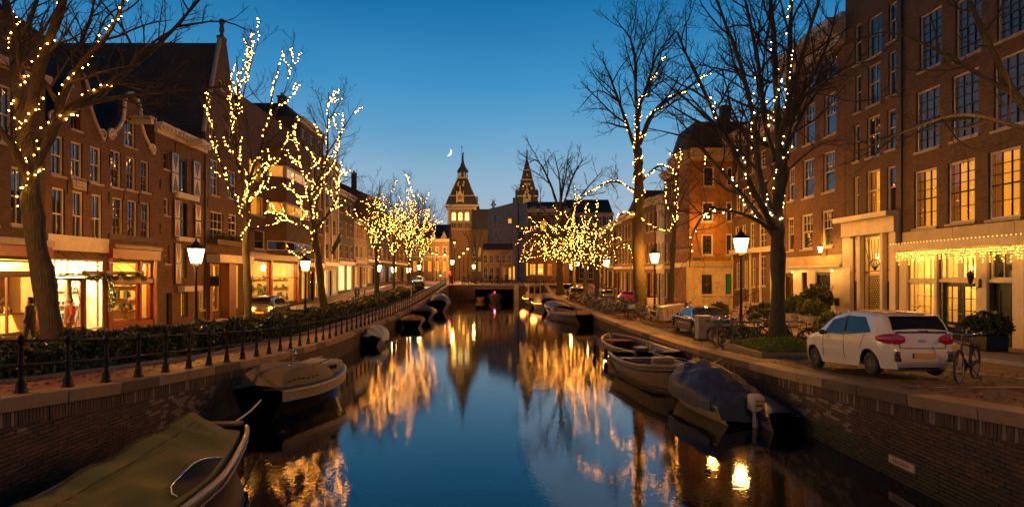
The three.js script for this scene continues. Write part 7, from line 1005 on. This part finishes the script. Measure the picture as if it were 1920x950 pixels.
{ // white hatchback, close
  const zr = 14.2, zf = zr + 2.46, yr = GR(zr) + .04, yf = GR(zf), white = std([.58, .54, .49], .2, { clearcoat: 1, clearcoatRoughness: .06 });
  const { t, c } = parkedCar('white five door hatchback parked on the right quay, its rear towards us', hatch, white, [9.47, lerp(yr, yf, 1.22 / 2.46), -(zr + 1.22)], PI / 2, -Math.atan2(yr - yf, 2.46), { mirror: M.black, rim: std([.06, .06, .06], .5) });
  t.children.filter(o => o.name === 'tail_light' || o.name === 'number_plate').forEach(o => t.remove(o));
  const red = std([.33, .008, .008], .12, { clearcoat: 1 }), L2 = 1.9;
  for (const sd of [1, -1]) { part('tail_light', grid(22, 8, (u, v) => { const y = .865 + .03 * (u - .5) + (v - .5) * .235 * Math.pow(Math.sin(PI * (.1 + .84 * u)), .75), bulge = .014 * Math.sin(PI * v); let x, z; if (u < .4) { x = -1.878 - bulge; z = lerp(.38, .55, u / .4); } else if (u < .6) { const k = (u - .4) / .2 * PI / 2; x = -1.878 + .085 * (1 - Math.cos(k)) - bulge * Math.cos(k); z = .55 + (c.s.half(-1.79, y) + .01 - .55) * Math.sin(k) + bulge * Math.sin(k); } else { x = lerp(-1.793, -1.52, (u - .6) / .4); z = c.s.half(x, y) + .01 + bulge; } return [x, y, sd * z]; }), red, t);
    new MB().rbox(-1.9, .46, sd * .56, .05, .19, .2, .03, 0, -sd * .25, 0).build('fog_recess', M.plastic, t); new MB().rbox(-1.915, .575, sd * .56, .03, .035, .19, .01, 0, -sd * .35, 0).build('reflector', red, t);
    for (const x of [-.32, .52]) new MB().rbox(x - .05, .86, sd * (c.s.half(x, .86) + .018), .18, .035, .03, .012).build('door_handle', white, t);
    new MB().tube([V(...c.on(-1.32, 1.02, sd, .004)), V(...c.on(-.27, .955, sd, .004)), V(...c.on(.7, .975, sd, .004))], .012, 5, 20).build('window_trim', M.black, t); const seam = new MB(); for (const [x0, y0, x1, y1] of [[-.24, .34, -.24, .96], [.74, .36, .68, .97], [-.9, .6, -1.12, .99]]) { const n = 6; for (let i = 0; i < n; i++) { const A = [lerp(x0, x1, i / n), lerp(y0, y1, i / n)], B = [lerp(x0, x1, (i + 1) / n), lerp(y0, y1, (i + 1) / n)]; seam.cyl(V(...c.on(A[0], A[1], sd, -.001)), V(...c.on(B[0], B[1], sd, -.001)), .008, .008, 4); } } seam.build('door_seam', M.black, t);
    new MB().cyl(V(...c.on(-.245, .99, sd, .008)), V(...c.on(-.25, 1.4, sd, .008)), .022, .022, 5).build('pillar_trim', M.black, t); new MB().span(-.78, .8, .235, .3, sd * .7, sd * (.8)).build('side_sill', white, t); }
  const pl = c.on(0, 0, 1); new MB().rbox(-1.918, .5, 0, .02, .12, .53, .008).build('number_plate', std([.62, .3, .03], .35), t); new MB().span(-1.932, -1.928, .445, .555, -.262, -.222).build('plate_band', M.bluePaint, t); new MB().rbox(-1.9, .55, 0, .02, .04, .62, .01).build('plate_recess', white, t);
  new MB().rbox(-1.885, .83, 0, .02, .05, .16, .008).build('badge', M.chrome, t); { const m = new MB(), y = .66; m.cyl(V(-1.893, y, -.5), V(-1.893, y, .5), .007).cyl(V(-1.893, y, -.5), V(-1.86, 1.02, -.56), .007).cyl(V(-1.893, y, .5), V(-1.86, 1.02, .56), .007); m.build('hatch_seam', M.black, t); } new MB().span(-1.87, -1.855, 1.005, 1.03, -.56, .56).build('window_trim', M.black, t); new MB().cyl(V(-1.77, 1.06, -.28), V(-1.83, 1.03, .12), .012).at(new THREE.SphereGeometry(.03, 8, 6), -1.85, 1.03, .12).build('wiper', M.black, t); new MB().rbox(-1.56, 1.395, 0, .3, .03, 1.12, .012, 0, 0, .1).build('spoiler', white, t); new MB().cyl(V(-1.35, 1.5, .2), V(-1.6, 1.62, .2), .008).build('aerial', M.black, t);
  new MB().span(-1.8, -1.5, .15, .2, -.55, .55).build('rear_apron', M.plastic, t); new MB().at(new THREE.CylinderGeometry(.03, .03, .2, 8).rotateZ(PI / 2), -1.85, .2, .42).build('exhaust', M.steel, t);
}
parkedCar('dark blue saloon parked on the right quay behind the bicycles', saloon, std([.012, .016, .026], .18, { clearcoat: 1, clearcoatRoughness: .05 }), [10.1, GR(30.5), -30.2], PI / 2, 0);
{ const { t } = parkedCar('dark hatchback with lit orange tail lights before the glass shop', hatch, std([.03, .03, .032], .25, { clearcoat: 1 }), [-15.1, GL(41) + .05, -41], PI / 2, 0, { tail: std([.5, .1, .02], .4, { emissive: lin(1, .24, .03), emissiveIntensity: 9 }) }); lamp(t, -2.2, .8, -.55, 7, lin(1, .34, .05), 4); lamp(t, -2.2, .8, .55, 4, lin(1, .34, .05), 4); }
{ const { t } = parkedCar('car with bright white headlights coming down the left street from the bridge', hatch, std([.05, .055, .06], .3), [-13.2, GL(104) + .02, -100], -PI / 2, 0, { head: std([.9, .9, .9], .4, { emissive: lin(.85, 1, .72), emissiveIntensity: 40 }) }); lamp(t, 2.4, .7, .5, 60, lin(.85, 1, .7), 4); lamp(t, 2.4, .7, -.5, 60, lin(.85, 1, .7), 4); t.position.copy(V(-11.2, GL(88), -88)); }
parkedCar('dark small car with a yellow plate, rear to us by the far racks', hatch, std([.02, .022, .024], .2, { clearcoat: 1 }), [8.95, GR(69), -69], PI / 2);
parkedCar('dark car with a pale roof behind the far bicycle racks', hatch, std([.16, .15, .14], .2, { clearcoat: 1 }), [11.0, GR(62), -62.5], PI / 2);
parkedCar('low red car behind the bicycles beside the third lamp post', saloon, std([.35, .012, .012], .2, { clearcoat: 1 }), [13.0, GR(60) - .05, -59], PI / 2 - .5);

// ---------- bicycles ----------
function makeBike(name, label, paint, o = {}) {
  const t = thing(name, label, 'bicycle'), R = .345, f = V(.54, R, 0), b = V(-.54, R, 0), bb = V(-.1, .29, 0), seat = V(-.24, .82, 0), hd = V(.36, .92, 0), hb = V(.4, .62, 0);
  new MB().cyl(bb, V(-.28, .9, 0), .017).cyl(bb, hb, .02).cyl(V(-.22, .74, 0), V(.38, .84, 0), .017).cyl(hb, hd, .022).cyl(b.clone().setZ(.05), V(bb.x, bb.y, .03), .01).cyl(b.clone().setZ(-.05), V(bb.x, bb.y, -.03), .01).cyl(b.clone().setZ(.05), V(-.22, .74, .02), .009).cyl(b.clone().setZ(-.05), V(-.22, .74, -.02), .009).build('frame', paint, t);
  new MB().cyl(f.clone().setZ(.05), V(.41, .64, .045), .013).cyl(f.clone().setZ(-.05), V(.41, .64, -.045), .013).cyl(V(.41, .64, .045), V(.41, .64, -.045), .014).build('fork', paint, t);
  const tg = new THREE.TorusGeometry(R - .02, .021, 6, 30), rg = new THREE.TorusGeometry(R - .042, .011, 5, 30), sp = (() => { const m = new MB(); for (let i = 0; i < 14; i++) { const a = i / 14 * 2 * PI; m.cyl(V(Math.cos(a + .3) * .02, Math.sin(a + .3) * .02, i % 2 ? .03 : -.03), V(Math.cos(a) * (R - .045), Math.sin(a) * (R - .045), 0), .0022, .0022, 3); } m.at(new THREE.CylinderGeometry(.022, .022, .09, 8).rotateX(PI / 2), 0, 0, 0); return m.merged(); })();
  for (const [c, s] of [[f, 1], [b, -1]]) { const w = new THREE.Group(); w.name = 'wheel'; w.position.copy(c); t.add(w); part('tyre', tg, M.rubber, w); part('rim', rg, M.steel, w); part('spokes', sp, M.steel, w); const mg = new MB(), pts = []; for (let i = 0; i <= 12; i++) { const a = (s > 0 ? .35 : .1) + i / 12 * (s > 0 ? 1.7 : 2.9); pts.push(V(c.x + Math.cos(a) * (R + .025), c.y + Math.sin(a) * (R + .025), 0)); } mg.tube(pts, .018, 5, 24); mg.build('mudguard', paint, t); }
  new MB().tube([V(.1, 1.06, .3), V(.24, 1.08, .29), V(.36, 1.03, .16), V(.37, 1.02, 0), V(.36, 1.03, -.16), V(.24, 1.08, -.29), V(.1, 1.06, -.3)], .012, 6, 30).cyl(hd, V(.37, 1.02, 0), .013).build('handlebar', M.chrome, t); new MB().cyl(V(.06, 1.055, .3), V(.17, 1.07, .297), .018).cyl(V(.06, 1.055, -.3), V(.17, 1.07, -.297), .018).build('grip', M.rubber, t);
  new MB().at(new THREE.SphereGeometry(.13, 12, 8), -.32, .97, 0, 0, 0, .06, [1.05, .33, .85]).at(new THREE.SphereGeometry(.07, 8, 6), -.2, .975, 0, 0, 0, 0, [1.3, .35, .55]).build('saddle', M.rubber, t); new MB().cyl(V(-.28, .9, 0), V(-.3, .95, 0), .014).build('seat_post', M.chrome, t);
  const rk = new MB(); for (const z of [-.06, 0, .06]) rk.cyl(V(-.78, .74, z), V(-.3, .74, z), .007); for (const x of [-.76, -.55, -.34]) rk.cyl(V(x, .74, -.07), V(x, .74, .07), .007); for (const z of [-.07, .07]) rk.cyl(V(-.6, .74, z), V(-.54, R, z), .007); rk.build('rack', M.iron, t);
  new MB().at(new THREE.CylinderGeometry(.1, .1, .02, 18).rotateX(PI / 2), bb.x, bb.y, .06).span(-.56, -.1, .27, .38, .052, .068).build('chain_case', paint, t); new MB().cyl(V(bb.x, bb.y, .08), V(bb.x + .1, bb.y - .14, .09), .01).cyl(V(bb.x, bb.y, -.06), V(bb.x - .1, bb.y + .14, -.09), .01).box(bb.x + .1, bb.y - .14, .13, .09, .02, .08).box(bb.x - .1, bb.y + .14, -.13, .09, .02, .08).build('pedals', M.iron, t);
  new MB().at(new THREE.CylinderGeometry(.05, .03, .09, 10).rotateZ(-PI / 2), .46, .86, 0).build('lamp', M.chrome, t); new MB().box(-.82, .68, 0, .02, .06, .08).build('reflector', M.redPaint, t); new MB().cyl(V(-.12, .28, -.05), V(-.2, .02, -.2), .01).build('kick_stand', M.iron, t);
  if (o.crate) { const m = new MB(); m.span(.44, .84, .78, .8, -.17, .17); for (const y of [.84, .92, 1.0]) m.span(.43, .45, y - .03, y + .03, -.17, .17).span(.83, .85, y - .03, y + .03, -.17, .17).span(.45, .83, y - .03, y + .03, -.18, -.165).span(.45, .83, y - .03, y + .03, .165, .18); m.build('crate', o.crate, t); }
  return t;
}
const paints = { black: std([.015, .015, .016], .3), grey: std([.16, .15, .14], .35), red: std([.25, .02, .015], .3), white: std([.5, .46, .38], .35), green: std([.03, .09, .05], .35) };
const bikeBlack = makeBike('bicycle', 'black roadster bicycle standing alone behind the white car', paints.black);
{ const a = V(9.66, GR(12.75), -12.75), b = V(10.42, GR(13.25), -13.35), d = a.clone().sub(b); bikeBlack.position.copy(a).add(b).multiplyScalar(.5).setY((GR(12.75) + GR(13.35)) / 2 + .03); bikeBlack.rotation.set(.0, Math.atan2(-d.z, d.x), 0); bikeBlack.children.filter(c => c.name === 'handlebar' || c.name === 'grip').forEach(c => c.rotation.y = 0); }
const protos = [bikeBlack]; const mk = (label, p, o) => makeBike('bicycle', label, p, o);
{
  const r = rng(66), nth = i => (n => n + (n % 10 === 1 && n !== 11 ? 'st' : n % 10 === 2 && n !== 12 ? 'nd' : n % 10 === 3 && n !== 13 ? 'rd' : 'th'))(i + 1);
  const A = mk('grey bicycle with a dark blue front crate, next to the grey cabinet', paints.grey, { crate: M.bluePaint }), B = mk('bicycle with a pale green front crate beside the thick tree', paints.black, { crate: std([.25, .4, .3], .6) }), C = mk('red bicycle in the far racks, nearest to the lamp post', paints.red), D = mk('white bicycle leaning among the dark ones by the thin dark tree', paints.white), E = mk('dull green bicycle between lamp post and near right tree', paints.green);
  const put = (o, X, Z, turn, G = GR, lean = 0) => { o.position.set(X, G(Z) + .0, -Z); o.rotation.set(0, turn, 0); o.rotation.order = 'YXZ'; o.rotation.x = lean; };
  put(A, 9.2, 24.0, PI + .35, GR, .12); put(B, 9.5, 40.2, PI + .2, GR, .1); put(C, 10.4, 57, PI - .2); put(D, 9.8, 37.8, PI + .5, GR, .1); put(E, 10.9, 25.9, PI - .3, GR, .1);
  const near = [[9.3, 23.45, .15], [9.35, 24.5, -.25], [9.55, 25.0, .3], [9.7, 25.5, -.1], [10.4, 23.6, .4], [10.7, 24.4, -.2], [11.4, 23.5, .1], [11.3, 25.2, .25], [11.9, 24.3, -.15]];
  near.forEach(([X, Z, a], i) => put(copy(bikeBlack, 'bicycle', null, undefined, nth(i) + ' dark bicycle of the tight bunch between near right tree and grey cabinet', 'bicycles by the near right tree'), X, Z, PI + a + (i % 3 === 2 ? PI : 0), GR, (r() - .3) * .3));
  for (let i = 0; i < 10; i++) put(copy(i % 3 ? bikeBlack : [D, E, A][i % 9 / 3 | 0], 'bicycle', null, undefined, nth(i) + ' bicycle, counted away from us, of the cluster around the thick tree', 'bicycles around the thick tree'), 9.3 + r() * 1.4 + (i > 6 ? 2.6 : 0), 37.4 + i * .75, PI + (r() - .5) * .9, GR, (r() - .4) * .3);
  for (let i = 0; i < 48; i++) put(copy([bikeBlack, D, C, bikeBlack, E, A, D, bikeBlack][i % 8], 'bicycle', null, undefined, nth(i) + ' bicycle from the near end of the long far rack', 'bicycles in the far rack'), 8.8 + r() * .5 + (i % 3) * .85, 45.5 + i * .42, PI + (r() - .5) * .6, GR, (r() - .4) * .25);
  for (let i = 0; i < 9; i++) put(copy(bikeBlack, 'bicycle', null, undefined, nth(i) + ' bicycle from the left along the railing of the far bridge', 'bicycles on the far bridge'), -4.5 + i * .95, 96.2 + r() * .4, (r() < .5 ? 0 : PI) + (r() - .5) * .3, () => 2.5, .1);
  for (let i = 0; i < 8; i++) put(copy(bikeBlack, 'bicycle', null, undefined, nth(i) + ' bicycle from the left on the square right of the bridge', 'bicycles right of the bridge'), 5 + i * .8, 96.5 + r() * 2, PI / 2 + (r() - .5) * 1.4, () => 2.5, .1);
  for (let i = 0; i < 4; i++) put(copy(i === 1 ? C : bikeBlack, 'bicycle', null, undefined, nth(i) + ' bicycle before the houses behind the second right lamp post', 'bicycles before the far right houses'), 13.6 + r() * .5, 44 + i * .9, PI / 2 + (r() - .5), GR, .1);
  put(copy(C, 'bicycle', null, undefined, 'red bicycle standing before the stone steps of the brown house'), 15.4, 38.5, PI / 2 + .4, GR, .1); put(copy(bikeBlack, 'bicycle', null, undefined, 'dark bicycle at the kerb by the white shop windows on the left'), -14.6, 68, PI / 2 + .2, GL, .05);
}
{ // white cargo box, timber rack, scooter
  const t = thing('cargo_box', 'white tilted cargo box of a delivery bicycle by the thin dark tree', 'box', [10.15, GR(35) + .5, -35.3], .1); new MB().rbox(0, .3, 0, 1.3, .75, .8, .03).build('box_body', M.plaster, t); new MB().rbox(0, .7, 0, 1.38, .06, .88, .02).build('box_lid', M.white, t); new MB().span(-.4, -.38, 0, .6, .4, .415).span(-.1, -.08, .3, .5, .4, .415).span(.3, .32, .3, .5, .4, .415).build('hinge', M.black, t); t.rotation.z = .14;
  const k = thing('planter_edge', 'low stone edging around the foot of the thin dark tree', 'kerb', [10.3, GR(37), -36.6]); for (const [x, z, w, d] of [[0, 1.2, 2.6, .16], [0, -1.2, 2.6, .16], [-1.22, 0, .16, 2.2], [1.22, 0, .16, 2.2]]) new MB().rbox(x, .08, z, w, .2, d, .02).build('edging', M.cap, k);
  const w = thing('pallet', 'low timber pallet by the quay beside the thick tree', 'pallet', [9.0, GR(42) + .02, -42.6]); for (let i = 0; i < 6; i++) new MB().rbox(0, .22, -.6 + i * .24, 1.3, .03, .16, .006).build('plank', M.wood, w); for (const x of [-.55, 0, .55]) new MB().rbox(x, .1, 0, .1, .2, 1.3, .01).build('bearer', M.wood, w);
  const s = thing('motor_scooter', 'dark motor scooter parked before the bright white shop windows', 'scooter', [-15.2, GL(67), -67], PI / 2); new MB().at(new THREE.TorusGeometry(.17, .06, 6, 16), .55, .23, 0).at(new THREE.TorusGeometry(.17, .06, 6, 16), -.55, .23, 0).build('tyre', M.rubber, s); new MB().rbox(-.4, .58, 0, .8, .34, .32, .12).rbox(.05, .28, 0, .6, .08, .3, .03).rbox(.42, .62, 0, .1, .62, .38, .05, 0, 0, .25).build('body', M.plastic, s); new MB().rbox(-.4, .8, 0, .75, .1, .28, .04).build('seat', M.rubber, s); new MB().cyl(V(.35, 1.05, -.32), V(.35, 1.05, .32), .02).cyl(V(.5, .3, 0), V(.36, 1.05, 0), .03).build('handlebar', M.iron, s);
}
// ---------- people ----------
function capsules(list, res, box) {    // [[p, q, r0, r1]...] -> one smooth surface; box: centre and half size
  const mc = new MarchingCubes(res, M.black, false, false, 200000), [c, h] = box, k = .03; mc.isolation = 0; mc.reset();
  for (let z = 0; z < res; z++) for (let y = 0; y < res; y++) for (let x = 0; x < res; x++) {
    const P = V(c.x + (x / res * 2 - 1) * h, c.y + (y / res * 2 - 1) * h, c.z + (z / res * 2 - 1) * h); let d = 9;
    for (const [p, q, r0, r1] of list) { const pq = q.clone().sub(p), t = clamp(P.clone().sub(p).dot(pq) / Math.max(pq.lengthSq(), 1e-6), 0, 1), e = P.distanceTo(p.clone().addScaledVector(pq, t)) - lerp(r0, r1, t), hh = clamp(.5 + .5 * (d - e) / k, 0, 1); d = lerp(d, e, hh) - k * hh * (1 - hh); }
    mc.field[x + y * res + z * res * res] = -d;
  }
  mc.update(); const n = mc.count, g = new THREE.BufferGeometry(); g.setAttribute('position', new THREE.BufferAttribute(mc.positionArray.slice(0, n * 3).map((v, i) => v * h + [c.x, c.y, c.z][i % 3]), 3)); g.setAttribute('normal', new THREE.BufferAttribute(mc.normalArray.slice(0, n * 3), 3)); return g;
}
const skin = std([.4, .24, .16], .6), PB = (() => {
  const leg = s => [[V(s * .09, .92, 0), V(s * .1, .5, s * .07 + .02), .085, .06], [V(s * .1, .5, s * .07 + .02), V(s * .1, .09, s * .13 - .02), .058, .04], [V(s * .1, .05, s * .13 - .04), V(s * .11, .04, s * .13 + .13), .042, .035]], arm = s => [[V(s * .19, 1.42, 0), V(s * .27, 1.14, -.03), .055, .045], [V(s * .27, 1.14, -.03), V(s * .25, .9, .07), .042, .032]];
  const torso = [[V(0, .95, 0), V(0, 1.2, 0), .15, .14], [V(-.1, 1.38, 0), V(.1, 1.38, 0), .1, .1], [V(0, 1.2, 0), V(0, 1.38, 0), .14, .13]], neck = [[V(0, 1.42, 0), V(0, 1.56, .02), .055, .05]], head = [[V(0, 1.62, .015), V(0, 1.68, 0), .085, .1], [V(0, 1.565, .06), V(0, 1.6, .065), .035, .04], [V(0, 1.625, .1), V(0, 1.61, .115), .014, .016], [V(-.095, 1.63, 0), V(-.1, 1.64, -.005), .018, .018], [V(.095, 1.63, 0), V(.1, 1.64, -.005), .018, .018]];
  const bodyG = capsules([...leg(1), ...leg(-1), ...arm(1), ...arm(-1), ...torso, ...neck, ...head], 72, [V(0, .9, 0), .98]), hands = [];
  for (const s of [1, -1]) { const c = V(s * .245, .85, .085), L = []; L.push([c.clone().add(V(0, .04, -.01)), c.clone().add(V(0, -.02, .01)), .028, .03]); for (let i = 0; i < 4; i++) { const z = (i - 1.5) * .019, a = c.clone().add(V(0, -.03, z)), b = a.clone().add(V(-s * .008, -.035 + Math.abs(i - 1.4) * .006, .004)); L.push([a, b, .0095, .009], [b, b.clone().add(V(-s * .02, -.022, .002)), .009, .007]); } L.push([c.clone().add(V(0, .01, .025)), c.clone().add(V(-s * .012, -.025, .05)), .012, .009]); hands.push(capsules(L, 34, [c.clone().add(V(0, -.02, 0)), .12])); }
  const grow = (l, d) => l.map(([p, q, a, b]) => [p, q, a + d, b + d]);
  return { body: mergeGeometries([bodyG, ...hands].map(g => { g.deleteAttribute('uv'); return g; })), coat: capsules(grow([...arm(1), ...arm(-1), ...torso, [V(0, .95, 0), V(0, .78, 0), .155, .16]], .02), 64, [V(0, 1.12, 0), .62]), trousers: capsules(grow([...leg(1).slice(0, 2), ...leg(-1).slice(0, 2), [V(0, .92, 0), V(0, 1.0, 0), .13, .13]], .018), 56, [V(0, .55, 0), .62]), shoes: capsules(grow([leg(1)[2], leg(-1)[2]], .014), 40, [V(0, .08, 0), .3]), hair: capsules([[V(0, 1.7, -.02), V(0, 1.62, -.045), .098, .085], [V(0, 1.725, .01), V(0, 1.71, .04), .075, .05]], 40, [V(0, 1.67, -.01), .2]), bag: new RoundedBoxGeometry(.3, .42, .17, 3, .06) };
})();
function person(label, p, turn, coat, legs, hair, s = 1, group) {
  const t = thing('person', label, 'person', p, turn, group); t.scale.setScalar(s); part('body', PB.body, skin, t); part('coat', PB.coat, coat, t); part('trousers', PB.trousers, legs, t); part('shoes', PB.shoes, M.black, t); part('hair', PB.hair, hair, t); return t;
}
{
  const dark = std([.02, .018, .017], .9), brown = std([.12, .05, .025], .9), red = std([.35, .03, .02], .7), bl = std([.03, .04, .08], .9);
  person('person in a black coat looking into the painting shop window', [-17.2, GL(22.4) + .1, -22.6], -PI / 2 + .3, dark, dark, dark, 1.0);
  person('person in a reddish coat with a red backpack by the canopy door', [-17.35, GL(24.9) + .1, -24.9], -PI / 2 + .9, std([.22, .07, .035], .9), brown, dark, 1.02);
  const bp = solo('backpack', PB.bag, red, 'red backpack worn by the person beside the canopy door', 'backpack', [-17.15, GL(24.9) + 1.36, -24.8], -PI / 2 + .9);
  [[-7.2, 97.2, bl, 'person in blue standing left of the red traffic light'], [-5.2, 98.2, brown, 'person in brown walking beside the red traffic light'], [-4.4, 97.8, dark, 'person in black crossing the left half of the far bridge'], [-.9, 98, dark, 'person in black before the pale light on the bridge'], [.3, 98.4, dark, 'dark figure left of the small bridge tree'], [1.7, 98.2, bl, 'dark blue figure right of the small bridge tree']].forEach(([x, z, c, l], i) => person(l, [x, 2.47, -z], i * 1.3, c, dark, dark, .98 + i % 3 * .03));
}
renderer.render(scene, camera);
